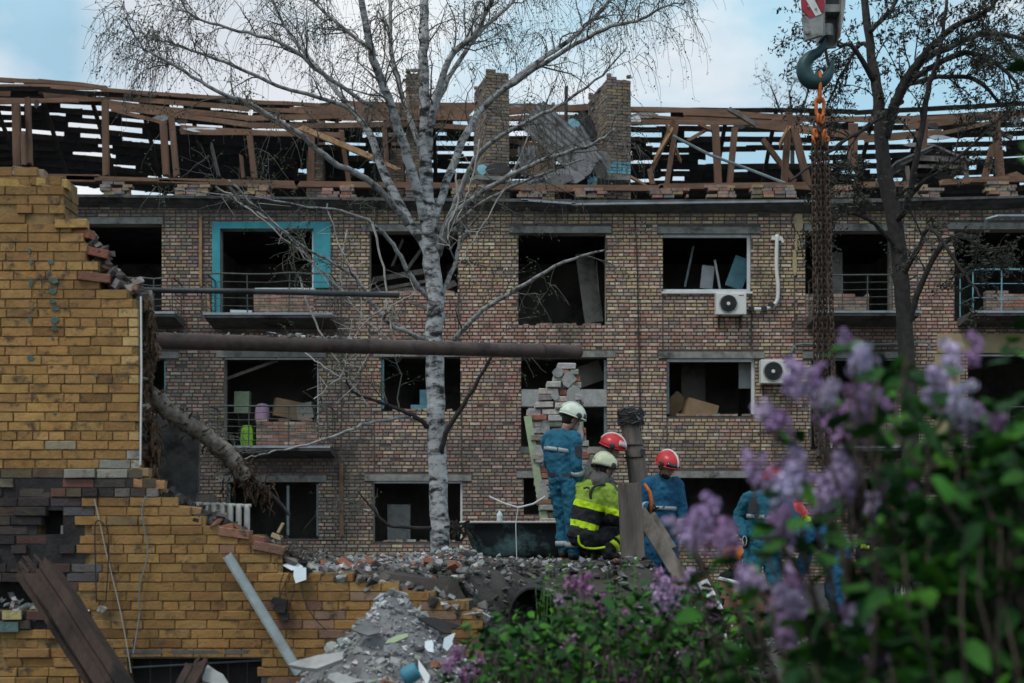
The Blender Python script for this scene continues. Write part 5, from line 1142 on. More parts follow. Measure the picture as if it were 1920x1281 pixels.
for (x, y, r_) in ((1513, 60, .035), (1506, 28, .014), (1515, 14, .012), (1529, 18, .014)):
    m = MB(); m.lathe([(0, 0), (r_, 0), (r_ * .9, .03), (0, .032)], P(x, y, HYD - .2) + Vector((0, 0, 0)), 8, RX(rad(90))); m.build('bolt', mt('crane_grey'), hb)
plate([(1541, -150), (1588, -150), (1583, 5), (1573, 82), (1543, 84)], HYD + .12, HYD + .16, 'crane_grey', 'cheek_plate')
plate([(1537, -150), (1544, -150), (1540, 76), (1534, 80)], HYD - .18, HYD + .12, 'crane_grey', 'side_web')
plate([(1574, -150), (1584, -150), (1579, 20), (1570, 78)], HYD - .16, HYD + .12, 'crane_grey', 'side_web')
m = MB(); m.tube([P(1558, 4, HYD - .02) + Vector((0, y, 0)) for y in (-.03, .03)], .10, 20); m.build('sheave', mt('dark_plastic'), hb)
m = MB(); m.mm(tuple(P(1541, 22, HYD - .10)), (P(1572, 22, HYD).x, HYD + .1, P(0, 14, HYD).z)); m.build('cross_bar', mt('crane_grey'), hb)
m = MB(); m.lathe([(0, 0), (.085, 0), (.088, .02), (.082, .13), (0, .13)], P(1549, 70, HYD - .02), 16); m.build('swivel_nut', mt('crane_grey'), hb)
for px in (1552, 1562):
    m = MB(); m.tube([P(px, 10, HYD), P(px, -700, HYD)], .011, 6); m.build('wire_rope', mt('iron'), hb)
m = MB()
hp = spline([(1546, 66, 10), (1544, 82, 10.5), (1535, 97, 12), (1519, 107, 15.5), (1508, 122, 18.5), (1509, 139, 20), (1520, 152, 20), (1537, 153, 18), (1550, 145, 14), (1557, 132, 10.5), (1560, 119, 7), (1561, 113, 4)], 5)
m.tube([P(q[0], q[1], HYD) for q in hp], [S(q[2] * .74, HYD) for q in hp], 14); hk = m.build('hook', mt('hook_green'), hb, smooth=True)
m = MB(); m.board(P(1547, 88, HYD), P(1553, 122, HYD), .015, .03, up=(0, 1, 0)); m.build('safety_latch', mt('iron'), hk)
# ================================================================ chain sling
cs = thing('chain_sling', 'rusty lifting chains with orange links hanging from the crane hook', 'chain', P(1540, 240, HYD))
def link(cx, cy, lpx, wpx, r_, ang, mat, name, Y=HYD, tilt=0):
    l2 = S(lpx, Y) / 2 - r_; w2 = S(wpx, Y) / 2 - r_; pts = []
    for i in range(14):
        t = 2 * math.pi * i / 14; x = w2 * math.cos(t); z = w2 * math.sin(t) + (l2 - w2) * (1 if math.sin(t) >= 0 else -1); pts.append(P(cx, cy, Y) + RY(tilt) @ RZ(ang) @ Vector((x, 0, z)))
    m = MB(); m.tube(pts, r_, 8, closed=True); return m.build(name, mt(mat), cs, smooth=True)
link(1537, 164, 62, 26, .021, rad(84), 'orange_paint', 'master_link'); link(1537.5, 201, 40, 21, .019, 0, 'orange_paint', 'coupling_link')
for (x, y, mat, an, ti) in ((1534, 222, 'orange_paint', 80, 0), (1541, 224, 'orange_paint', 40, .2), (1530, 234, 'rusty_chain', 10, -.2), (1544, 236, 'rusty_chain', 70, .2), (1537, 240, 'rusty_chain', 20, 0), (1529, 250, 'orange_paint', 30, -.1), (1546, 252, 'orange_paint', 50, .15), (1537, 256, 'rusty_chain', 80, 0), (1526, 264, 'orange_paint', 70, -.25), (1549, 264, 'orange_paint', 10, .25), (1533, 266, 'rusty_chain', 0, 0), (1542, 268, 'rusty_chain', 90, 0)):
    link(x, y, 20, 13, .016, rad(an), mat, 'shackle', HYD + R.uniform(-.03, .03), ti)
m = MB(); r0 = .0115; pts = []
for i in range(10):
    t = 2 * math.pi * i / 10; pts.append((.023 * math.cos(t), 0, .023 * math.sin(t) + (.021 if math.sin(t) >= 0 else -.021)))
m.tube(pts, r0, 5, closed=True); lk_me = m.mesh('chain_link', mt('rusty_chain'), smooth=True)
nl = 0
for s_i, (x0, x1, ye, dY) in enumerate(((1525, 1531, 838, -.05), (1536, 1541, 862, .0), (1541, 1553, 905, .05), (1550, 1567, 850, -.02))):
    py = 272.0; k = 0; step = .062 * K / HYD
    while py < ye:
        t = (py - 272) / 620.0; px = x0 + (x1 - x0) * t ** .9 + 1.2 * nse(py * .03, s_i)
        o = addobj('chain_link', lk_me, cs, P(px, py, HYD + dY)); o.rotation_euler = (R.uniform(-.12, .12), math.atan2(x0 - x1, 620.0) + R.uniform(-.1, .1), (k % 2) * 1.5708 + .6 + R.uniform(-.25, .25)); k += 1; nl += 1; py += step
    m = MB()
# ================================================================ people
def cloth(name, base, bands=(), axis=(0, 0, 1), dirt=(.12, .11, .10), dirt_amt=.28, rough=.85):
    m = material(name, base, rough, var=.22, scale=7, bump=.8, bscale=14, stain=dirt, stain_amt=dirt_amt, stain_scale=4)
    if bands:
        n = m.node_tree; l = n.links.new; b = [q for q in n.nodes if q.type == 'BSDF_PRINCIPLED'][0]; src = b.inputs['Base Color'].links[0].from_socket
        tcn = n.nodes.new('ShaderNodeTexCoord'); d = n.nodes.new('ShaderNodeVectorMath'); d.operation = 'DOT_PRODUCT'; d.inputs[1].default_value = axis; l(tcn.outputs['Object'], d.inputs[0])
        nz_ = n.nodes.new('ShaderNodeTexNoise'); nz_.inputs['Scale'].default_value = 9; l(tcn.outputs['Object'], nz_.inputs['Vector'])
        ad = n.nodes.new('ShaderNodeMath'); ad.operation = 'MULTIPLY_ADD'; ad.inputs[1].default_value = .02; l(nz_.outputs['Fac'], ad.inputs[0]); l(d.outputs['Value'], ad.inputs[2])
        for lo, hi, c in bands:
            g1 = n.nodes.new('ShaderNodeMath'); g1.operation = 'GREATER_THAN'; g1.inputs[1].default_value = lo + .01; l(ad.outputs[0], g1.inputs[0])
            g2 = n.nodes.new('ShaderNodeMath'); g2.operation = 'LESS_THAN'; g2.inputs[1].default_value = hi + .01; l(ad.outputs[0], g2.inputs[0])
            mu = n.nodes.new('ShaderNodeMath'); mu.operation = 'MULTIPLY'; l(g1.outputs[0], mu.inputs[0]); l(g2.outputs[0], mu.inputs[1])
            cm = n.nodes.new('ShaderNodeMixRGB'); cm.inputs[2].default_value = (*c, 1); l(mu.outputs[0], cm.inputs[0]); l(src, cm.inputs[1]); src = cm.outputs[0]
        l(src, b.inputs['Base Color'])
    return m
material('silver_tape', (.33, .36, .37), .5, var=.2, scale=20, bump=.2, stain=(.14, .14, .14), stain_amt=.35, stain_scale=9)
material('lime_tape', (.50, .72, .02), .55, var=.15, scale=20, bump=.2, stain=(.25, .32, .05), stain_amt=.25, stain_scale=9)
material('helmet_red', (.50, .035, .04), .30, var=.15, scale=8, bump=.05, stain=(.25, .10, .09), stain_amt=.25, stain_scale=9)
material('helmet_orange', (.62, .16, .03), .35, var=.15, scale=8, bump=.05)
material('helmet_cream', (.58, .60, .40), .35, var=.15, scale=8, bump=.05, stain=(.34, .33, .24), stain_amt=.3, stain_scale=7)
material('helmet_mint', (.60, .66, .56), .35, var=.12, scale=8, bump=.05, stain=(.40, .42, .36), stain_amt=.25, stain_scale=7)
material('visor_dark', (.02, .022, .025), .15, var=.1, scale=4, bump=0, spec=.6)
material('visor_clear', (.55, .36, .40), .2, var=.1, scale=4, bump=0, spec=.5)
material('black_cloth', (.018, .019, .021), .9, var=.3, scale=9, bump=.5, bscale=18, stain=(.05, .05, .05), stain_amt=.3, stain_scale=5)
material('boot_leather', (.02, .018, .017), .6, var=.3, scale=9, bump=.4, stain=(.10, .09, .08), stain_amt=.4)
material('grey_hood', (.13, .12, .115), .95, var=.3, scale=12, bump=.5)
BLUE = (.016, .112, .185)
cloth('blue_overall', BLUE, dirt=(.09, .12, .13), dirt_amt=.30)
cloth('blue_overall_dark', (.014, .092, .185), dirt=(.05, .07, .09), dirt_amt=.3)
cloth('teal_overall', (.014, .105, .155), dirt=(.08, .11, .11), dirt_amt=.34)
cloth('grey_jacket', (.085, .095, .085), dirt=(.17, .17, .14), dirt_amt=.35)
def bnoise(tex=[None]):
    if tex[0] is None: t = bpy.data.textures.new('cloth_folds', 'CLOUDS'); t.noise_scale = .085; t.noise_depth = 3; tex[0] = t
    return tex[0]
def fuse(o, vox, smooth=3, disp=0.0):
    r = o.modifiers.new('remesh', 'REMESH'); r.mode = 'VOXEL'; r.voxel_size = vox; r.use_smooth_shade = True
    s = o.modifiers.new('smooth', 'SMOOTH'); s.iterations = smooth; s.factor = .5
    if disp:
        d = o.modifiers.new('folds', 'DISPLACE'); d.texture = bnoise(); d.strength = disp; d.mid_level = .5; d.texture_coords = 'LOCAL'
def chain(mb, pts, rs, n=12):
    pp_ = spline([tuple(p) + (r,) for p, r in zip(pts, rs)], 4); mb.tube([q[:3] for q in pp_], [q[3] for q in pp_], n)
    for p, r in zip(pts, rs): mb.ball(p, r * .97, 10, 8)
def torso(mb, J, add, levels, n=18):
    rg = []
    rS = (J['shR'] - J['shL']).normalized(); rH = (J['hipR'] - J['hipL']).normalized()
    pts = [J['pelvis'] - (J['waist'] - J['pelvis']).normalized() * .10, J['pelvis'], J['waist'], J['chest'], J['shc'], J['neck']]
    dims = [(.10, .085), (.165, .118), (.148, .108), (.172, .125), (.165, .098), (.062, .066)]
    wts = [0, 0, .35, .8, 1, 1]
    full = spline([tuple(p) + d + (w_,) for p, d, w_ in zip(pts, dims, wts)], 4)
    lo, hi = levels; full = full[lo:hi]
    for i, q in enumerate(full):
        c = Vector(q[:3]); a = Vector(full[max(i - 1, 0)][:3]); b = Vector(full[min(i + 1, len(full) - 1)][:3]); t = (b - a).normalized()
        r = rH.lerp(rS, q[5]); r = (r - t * r.dot(t)).normalized(); f_ = t.cross(r)
        rg.append([c + r * (q[3] + add) * math.cos(2 * math.pi * k / n) + f_ * (q[4] + add) * math.sin(2 * math.pi * k / n) for k in range(n)])
    mb.loft(rg); return rg
def hand(mb, wr, d, pn, curl, s, thumb):
    d = d.normalized(); pn = (pn - d * pn.dot(d)).normalized(); sd_ = d.cross(pn) * thumb
    kn = wr + d * .085 * s
    mb.loft([[wr + sd_ * a * .6 * s + pn * b * s for a, b in ((-.04, -.016), (.04, -.016), (.04, .016), (-.04, .016))], [wr + d * .04 * s + sd_ * a * s + pn * b * s for a, b in ((-.042, -.016), (.042, -.016), (.042, .016), (-.042, .016))], [kn + sd_ * a * s + pn * b * s for a, b in ((-.043, -.013), (.043, -.013), (.043, .013), (-.043, .013))]])
    for i, L_ in enumerate((.062, .075, .080, .070)):
        base = kn + sd_ * (-.033 + .022 * i) * s; pts = [base - d * .012 * s]; dirv = d.copy(); p = base
        for sg in (.45, .32, .26):
            dirv = (Matrix.Rotation(-curl * 1.0, 3, d.cross(pn)) @ dirv).normalized(); p = p + dirv * L_ * sg * s; pts.append(p)
        mb.tube(pts, [.0100 * s, .0098 * s, .0090 * s, .0070 * s], 7)
    tb = wr + d * .03 * s + sd_ * .036 * s; td = (d * .75 + sd_ * .65 + pn * .25).normalized()
    mb.tube([tb, tb + td * .035 * s, tb + (td + pn * .4 * curl).normalized() * .062 * s], [.013 * s, .0115 * s, .0085 * s], 7)
def head(mb, c, f_, u_, r_, s=1.0):
    M = Matrix((r_, f_, u_)).transposed()
    def el(o, d): mb.ball(c + M @ (Vector(o) * s), [q * s for q in d], 14, 10, M)
    el((0, -.01, .025), (.076, .095, .092)); el((0, .025, -.045), (.058, .066, .070)); el((0, .055, -.088), (.032, .032, .024)); el((0, .088, -.015), (.040, .022, .035))
    mb.tube([c + M @ (Vector((0, .090, .012)) * s), c + M @ (Vector((0, .115, -.026)) * s), c + M @ (Vector((0, .100, -.034)) * s)], [.008 * s, .016 * s, .008 * s], 8)
    el((0, .088, -.062), (.024, .012, .010)); el((0, .098, .014), (.05, .014, .010))
    for sx in (-1, 1): el((sx * .078, -.006, -.012), (.010, .020, .032))
def helmet(parent, c, f_, u_, r_, mat, s=1.0, style='rescue', visor=None, stripe=None):
    M = Matrix((r_, f_, u_)).transposed(); s *= 1.12; c = c + M @ Vector((0, -.006, .030)) * s
    def q(th, az, k=1.0):
        sx, sy, sz = .122, .150, .128
        y = sy * math.sin(th) * math.cos(az); 
        if y > 0: y *= .94
        return c + M @ (Vector((sx * math.sin(th) * math.sin(az), y, sz * math.cos(th) + (.010 * math.cos(az) ** 2))) * s * k)
    def lim(az): 
        cz = math.cos(az); return rad(90 + (-10 if cz > 0 else 20) * abs(cz) + 8 * (1 - abs(cz)))
    m = MB(); n = 28; outer = []; 
    for i in range(9): outer.append([q(max(.03, lim(2 * math.pi * k / n) * i / 8), 2 * math.pi * k / n) for k in range(n)])
    inner = [[q(max(.03, lim(2 * math.pi * k / n) * i / 8), 2 * math.pi * k / n, .93) for k in range(n)] for i in range(8, -1, -1)]
    m.loft(outer + inner); sh = m.build('helmet', mt(mat), parent, smooth=True)
    m = MB(); m.tube([q(lim(2 * math.pi * k / n), 2 * math.pi * k / n, 1.0) for k in range(n)], .008 * s, 6, closed=True); m.build('rim', mt('dark_plastic' if style == 'fire' else mat), sh, smooth=True)
    m = MB(); m.tube([q(rad(t), 0, 1.01) for t in range(75, 0, -12)] + [q(rad(t), math.pi, 1.01) for t in range(3, 95, 12)], .011 * s, 6); m.build('crest', mt(mat if not stripe else stripe), sh, smooth=True)
    for sx in (-1, 1):
        m = MB(); p = q(rad(86), sx * 1.45, 1.0); m.ball(p, (.012 * s, .034 * s, .03 * s), 10, 8, M); m.build('side_mount', mt('dark_plastic'), sh, smooth=True)
        m = MB(); m.tube([q(rad(96), sx * 1.3, .93), c + M @ Vector((sx * .072, .03, -.12)) * s, c + M @ Vector((0, .055, -.15)) * s], .008 * s, 5); m.build('chin_strap', mt('dark_plastic'), sh)
    if visor:
        m = MB(); rg = []
        lo, hi = (70, 40) if visor[1] == 'up' else (82, 60)
        for k in range(-6, 7):
            az = k / 6 * 1.05; rg.append([q(rad(hi), az, 1.015), q(rad(lo), az, 1.12 if visor[1] == 'up' else 1.03), q(rad(lo), az, 1.08 if visor[1] == 'up' else 1.0), q(rad(hi), az, 1.0)])
        m.loft(rg); m.build('visor', mt(visor[0]), sh, smooth=True)
    return sh
def person(label, J, f_, head_f, coat, pants, hel, Y0, gloves='black_cloth', band=None, leg_band=None, visor=None, hstyle='rescue', mask=False, beard=False, curl=(.5, .5), stripe=None, hood=None, group='rescue workers on the rubble', big=0.0, snap=True):
    """J: joints as (px, py, depth offset)"""
    J = {k: P(v[0], v[1], Y0 + (v[2] if len(v) > 2 else 0)) for k, v in J.items()}
    for s_ in 'LR':
        if snap: J['ank' + s_].z = zmound(J['ank' + s_].x, J['ank' + s_].y) + .095
    f_ = Vector(f_ + (0,)).normalized(); base = (J['ankL'] + J['ankR']) / 2
    root = thing('person', label, 'person', (base.x, base.y, base.z - .09), group)
    hf = Vector(head_f).normalized(); hr = hf.cross(Vector((0, 0, 1))).normalized(); hu = hr.cross(hf).normalized()
    b = MB(); torso(b, J, -.012, (0, 21)); head(b, J['head'], hf, hu, hr)
    b.tube([J['neck'] - Vector((0, 0, .03)), J['head'] - hu * .06 - hf * .02], [.056, .054], 12)
    for s_ in 'LR':
        chain(b, [J['sh' + s_], J['el' + s_], J['wr' + s_]], [.058, .043, .029]); chain(b, [J['hip' + s_], J['kn' + s_], J['ank' + s_]], [.088, .058, .042])
        d = (J['wr' + s_] - J['el' + s_]); hand(b, J['wr' + s_], d, f_ * .3 + (J['shc'] - J['wr' + s_]).normalized(), curl[0], .84, 1 if s_ == 'L' else -1)
        b.tube([J['ank' + s_], J['ank' + s_] - Vector((0, 0, .05)) + f_ * .03, J['ank' + s_] - Vector((0, 0, .065)) + f_ * .16], [.04, .042, .03], 10)
    bo_ = b.build('body', mt('skin'), root); fuse(bo_, .011, 2)
    c = MB(); torso(c, J, .022 + big, (3, 21))
    for s_ in 'LR': chain(c, [J['shc'].lerp(J['sh' + s_], .6), J['sh' + s_], J['sh' + s_].lerp(J['el' + s_], .5), J['el' + s_], J['el' + s_].lerp(J['wr' + s_], .5), J['wr' + s_]], [.085 + big, .088 + big, .076 + big, .068 + big, .062 + big, .052 + big])
    c.tube([J['neck'] - (J['neck'] - J['chest']).normalized() * .05, J['neck'] + (J['head'] - J['neck']) * .28], [.095, .074], 14)
    co = c.build('jacket', mt(coat), root); fuse(co, .012, 2, .050)
    t = MB(); torso(t, J, .014, (0, 8))
    for s_ in 'LR': chain(t, [J['hip' + s_], J['hip' + s_].lerp(J['kn' + s_], .5), J['kn' + s_], J['kn' + s_].lerp(J['ank' + s_], .5), J['ank' + s_]], [.112, .105, .088, .084, .078])
    to = t.build('trousers', mt(pants), root); fuse(to, .012, 2, .055)
    # belt
    m = MB(); rH = (J['hipR'] - J['hipL']).normalized(); ax = (J['waist'] - J['pelvis']).normalized(); fw = ax.cross(rH); cc_ = J['pelvis'].lerp(J['waist'], .55)
    m.loft([[cc_ + ax * h + rH * rr * 1.02 * math.cos(2 * math.pi * k / 20) + fw * (rr - .042) * math.sin(2 * math.pi * k / 20) for k in range(20)] for h, rr in ((-.022, .184), (.022, .184), (.022, .174), (-.022, .174))], closed=True, cap=False); m.build('belt', mt('dark_plastic'), root)
    for s_ in 'LR':
        d = (J['wr' + s_] - J['el' + s_]).normalized(); g_ = MB(); hand(g_, J['wr' + s_], d, f_ * .3 + (J['shc'] - J['wr' + s_]).normalized(), curl[0 if s_ == 'L' else 1], 1.06, 1 if s_ == 'L' else -1)
        g_.tube([J['wr' + s_] - d * .05, J['wr' + s_] + d * .02], [.05, .036], 10); g_.build('glove', mt(gloves), root, smooth=True)
        a = J['ank' + s_]; g_ = MB(); g_.tube([a + Vector((0, 0, .10)), a + Vector((0, 0, 0)), a + f_ * .02 - Vector((0, 0, .04))], [.072, .066, .06], 12); g_.ball(a + f_ * .075 - Vector((0, 0, .045)), (.055, .135, .05), 12, 8, Matrix((f_.cross(Vector((0, 0, 1))), f_, Vector((0, 0, 1)))).transposed())
        g_.ball(a - f_ * .03 - Vector((0, 0, .045)), (.05, .06, .05), 10, 8); bb = g_.build('boot', mt('boot_leather'), root); fuse(bb, .012, 2)
        if band:
            for (k0, wd_) in band.get('arm', ()):
                pc = J['el' + s_].lerp(J['wr' + s_], k0) if k0 >= 0 else J['sh' + s_].lerp(J['el' + s_], -k0); dd = d if k0 >= 0 else (J['el' + s_] - J['sh' + s_]).normalized(); rr = (.073 if k0 >= 0 else .088) + big
                m = MB(); m.tube([pc - dd * wd_ / 2, pc, pc + dd * wd_ / 2], [rr + .004, rr + .006, rr + .002], 16); m.build('reflective_band', mt(band['mat']), root, smooth=True)
        if leg_band:
            for k0, wd_ in leg_band[1]:
                pc = J['kn' + s_].lerp(J['ank' + s_], k0); dd = (J['ank' + s_] - J['kn' + s_]).normalized(); m = MB(); m.tube([pc - dd * wd_ / 2, pc, pc + dd * wd_ / 2], [.100, .101, .099], 16); m.build('reflective_band', mt(leg_band[0]), root, smooth=True)
    if band:
        for (k0, wd_) in band.get('chest', ()):
            rS = (J['shR'] - J['shL']).normalized(); ax = (J['shc'] - J['chest']).normalized(); pc = J['waist'].lerp(J['chest'], k0) if k0 <= 1 else J['chest'].lerp(J['shc'], k0 - 1)
            rr_ = rS - ax * rS.dot(ax); rr_.normalize(); fw = ax.cross(rr_); m = MB()
            m.loft([[pc + ax * h + rr_ * (.196 + big + e) * math.cos(2 * math.pi * k / 24) + fw * (.148 + big + e) * math.sin(2 * math.pi * k / 24) for k in range(24)] for h, e in ((-wd_ / 2, .004), (wd_ / 2, .004), (wd_ / 2, -.012), (-wd_ / 2, -.012))], closed=True, cap=False); m.build('reflective_band', mt(band['mat']), root, smooth=True)
    # face details
    M = Matrix((hr, hf, hu)).transposed()
    for sx in (-1, 1):
        m = MB(); m.ball(J['head'] + M @ Vector((sx * .031, .092, -.004)), (.012, .006, .007), 8, 6, M); m.build('eye', mt('hair'), root, smooth=True)
    m = MB(); m.ball(J['head'] + M @ Vector((0, -.035, .012)), (.084, .082, .092), 14, 10, M); m.build('hair', mt('hair'), root, smooth=True)
    if beard: m = MB(); m.ball(J['head'] + M @ Vector((0, .050, -.078)), (.055, .056, .042), 12, 8, M); m.build('beard', mt('hair'), root, smooth=True)
    if mask: m = MB(); m.ball(J['head'] + M @ Vector((0, .088, -.052)), (.046, .034, .042), 12, 8, M); m.build('dust_mask', mt('concrete_light'), root, smooth=True)
    if hood:
        m = MB(); m.tube([J['neck'] - Vector((0, 0, .05)), J['neck'].lerp(J['head'], .35), J['head'] - hu * .03 - hf * .02], [.13, .115, .10], 14); m.build('neck_flap', mt(hood), root, smooth=True)
    helmet(root, J['head'] + hu * .01, hf, hu, hr, hel, visor=visor, style=hstyle, stripe=stripe)
    return root, J
# 1 standing worker
p1, J1 = person('worker in blue overalls and pale mint helmet standing upright beside the bathtub', dict(head=(1071, 788, .02), neck=(1058, 812, .03), shc=(1053, 822, .03), chest=(1049, 846, .03), waist=(1052, 880, .02), pelvis=(1056, 900, .01), shR=(1077, 824, -.10), shL=(1029, 822, .15), elR=(1081, 868, -.17), wrR=(1086, 902, -.10), elL=(1030, 868, .25), wrL=(1052, 902, .32),
    hipR=(1070, 908, -.06), hipL=(1046, 906, .08), knR=(1073, 975, -.05), knL=(1056, 977, .12), ankR=(1076, 1040, -.05), ankL=(1058, 1040, .12)), (.62, .78), (.80, .32, -.50), 'blue_overall', 'blue_overall', 'helmet_mint', 16.0, band=dict(mat='silver_tape', arm=((.55, .05),), chest=((1.05, .045),)), leg_band=('silver_tape', ((.78, .06),)), visor=('visor_dark', 'down'), mask=True, gloves='blue_overall_dark')
m = MB(); d = (J1['elR'] - J1['shR']).normalized(); c = J1['shR'].lerp(J1['elR'], .40); m.box(c + Vector((.03, -.085, 0)), (.075, .02, .06), RZ(-.3)); m.build('sleeve_patch', mt('dark_plastic'), p1)
m = MB(); c = J1['shR'].lerp(J1['elR'], .62); m.box(c + Vector((.03, -.08, 0)), (.075, .02, .085), RZ(-.3)); m.build('sleeve_patch', mt('dark_plastic'), p1)
# 2 red helmet behind the crouching fire fighter
p2, J2 = person('worker in a grey jacket and red helmet with raised visor bending behind the crouching one', dict(head=(1146, 844, 0), neck=(1128, 862, 0), shc=(1120, 872, 0), chest=(1112, 900, 0), waist=(1104, 938, 0), pelvis=(1102, 962, 0), shR=(1126, 876, -.18), shL=(1118, 872, .18), elR=(1146, 918, -.22), wrR=(1178, 934, -.12), elL=(1150, 915, .22), wrL=(1182, 930, .1),
    hipR=(1106, 972, -.1), hipL=(1102, 970, .1), knR=(1150, 992, -.15), knL=(1152, 985, .15), ankR=(1122, 1038, -.12), ankL=(1115, 1038, .12)), (.97, -.1), (.80, -.22, -.50), 'grey_jacket', 'black_cloth', 'helmet_red', 16.85, band=dict(mat='lime_tape', arm=((.3, .05),), chest=((.7, .06),)), visor=('visor_clear', 'up'), stripe='crane_white', hood='grey_hood')
# 3 crouching fire fighter
ax3 = (P(1116, 918, 15.8) - P(1094, 1000, 15.8)).normalized()
z3 = zmound(X(1125, 15.9), 15.9)
person3_base = None
def fire_coat():
    base = (P(1140, 1040, 15.95) + P(1112, 1042, 16.15)) / 2
    return base
J3 = dict(head=(1133, 882, .02), neck=(1121, 906, 0), shc=(1115, 918, 0), chest=(1107, 945, -.02), waist=(1096, 982, -.03), pelvis=(1091, 1006, -.03), shR=(1140, 924, -.13), shL=(1090, 918, .12), elR=(1152, 968, -.16), wrR=(1176, 988, .02), elL=(1104, 965, .32), wrL=(1168, 982, .34),
    hipR=(1102, 1012, -.10), hipL=(1084, 1008, .06), knR=(1157, 1003, .10), knL=(1146, 1012, .38), ankR=(1138, 1042, -.02), ankL=(1112, 1042, .26))
b3 = [P(J3[k][0], J3[k][1], 15.8 + J3[k][2]) for k in ('ankL', 'ankR')]
for q in b3: q.z = zmound(q.x, q.y) + .095
base3 = (b3[0] + b3[1]) / 2 - Vector((0, 0, .09)); v_ = lambda px, py: (P(px, py, 15.75) - base3).dot(ax3)
LIME = (.26, .38, .05); BRIGHT = (.55, .80, .02)
cloth('fire_coat', (.02, .021, .023), [(v_(1108, 944), 9.0, LIME), (v_(1107, 955), v_(1108, 943), BRIGHT), (v_(1094, 991), v_(1096, 979), BRIGHT)], tuple(ax3), dirt=(.06, .06, .06), dirt_amt=.25)
p3, J3w = person('fire fighter in a black and lime jacket with a cream helmet crouching on the mound', J3, (.75, .66), (.72, .48, -.35), 'fire_coat', 'black_cloth', 'helmet_cream', 15.8, leg_band=('lime_tape', ((.25, .05), (.62, .05))), hstyle='fire', visor=('visor_dark', 'down'), hood='grey_hood', big=.012)
m = MB(); pts = [(1085, 1004), (1086, 1018), (1095, 1026), (1115, 1029), (1135, 1026)]
m.tube([P(x, y, 15.62 + .002 * i) for i, (x, y) in enumerate(spline(pts, 4))], .014, 6); m.build('piping', mt('lime_tape'), p3, smooth=True)
m = MB(); m.tube([P(x, y, 15.62) for x, y in spline([(1108, 935), (1107, 925), (1113, 914), (1124, 909), (1135, 908)], 4)], .016, 6); m.build('harness_strap', mt('dark_plastic'), p3, smooth=True)
m = MB(); m.tube([P(x, y, 15.64) for x, y in ((1094, 916), (1100, 914), (1106, 916))], .012, 6); m.build('harness_strap', mt('dark_plastic'), p3, smooth=True)
for i, (a, b) in enumerate(((1114, 879), (1117.5, 879.5), (1121, 880), (1124.5, 880))):
    m = MB(); c = P(a, b, 15.8); hc = J3w['head'] + Vector((0, 0, .04)); d = Vector((c.x - hc.x, -.10, c.z - hc.z)).normalized(); m.box(hc + d * .150, (.010, .02, .030 if i % 2 else .024), RZ(-.7)); m.build('helmet_lettering', mt('dark_plastic'), p3)
# 4 worker with the tool
p4, J4 = person('bearded worker in blue overalls and red helmet holding an orange handled tool', dict(head=(1250, 876, -.10), neck=(1243, 896, -.02), shc=(1240, 906, 0), chest=(1239, 935, 0), waist=(1238, 980, 0), pelvis=(1239, 1005, 0), shR=(1213, 909, -.06), shL=(1268, 909, .05), elR=(1205, 956, -.05), wrR=(1219, 950, -.28), elL=(1279, 958, .02), wrL=(1282, 1000, -.05),
    hipR=(1224, 1015, -.03), hipL=(1254, 1015, .03), knR=(1221, 1085, -.05), knL=(1258, 1085, 0), ankR=(1220, 1145, 0), ankL=(1260, 1145, .04)), (.35, -.93), (.52, -.60, -.62), 'blue_overall_dark', 'blue_overall_dark', 'helmet_red', 16.6, band=dict(mat='silver_tape', arm=((.5, .05),), chest=((.6, .045),)), visor=('visor_dark', 'down'), beard=True, curl=(.5, 1.0), stripe='crane_white')
m = MB(); m.tube([P(1220, 962, 16.2), P(1222, 940, 16.2), P(1218, 922, 16.2), P(1208, 907, 16.2)], [.016, .02, .022, .016], 8)
m.solo('tool_handle', mt('orange_paint'), 'curved orange tool handle in the hand of the bearded worker', 'tool', smooth=True)
# 5 worker facing us behind the lilac
p5, J5 = person('worker in teal overalls and red helmet facing us behind the lilac blossoms', dict(head=(1449, 908, -.12), neck=(1438, 926, -.02), shc=(1434, 936, 0), chest=(1432, 960, 0), waist=(1429, 1000, 0), pelvis=(1430, 1022, 0), shR=(1404, 938, -.03), shL=(1466, 940, .03), elR=(1384, 968, .05), wrR=(1396, 1004, -.08), elL=(1490, 975, .03), wrL=(1492, 1012, -.15),
    hipR=(1414, 1030, -.02), hipL=(1446, 1030, .02), knR=(1408, 1098, -.05), knL=(1452, 1098, -.03), ankR=(1406, 1160, 0), ankL=(1456, 1160, 0)), (.22, -.97), (.45, -.62, -.62), 'teal_overall', 'teal_overall', 'helmet_red', 16.0, band=dict(mat='silver_tape', chest=((.75, .045),), arm=()), mask=True)
m = MB(); m.box(P(1411, 950, 15.84), (.09, .03, .14), RY(.05)); m.build('radio_pouch', mt('dark_plastic'), p5)
m = MB(); m.tube([P(1396 + 4 * math.cos(t * .63), 1014 + 9 * math.sin(t * .63), 15.84) for t in range(10)], .006, 5, closed=True); m.build('carabiner', mt('silver_tape'), p5)
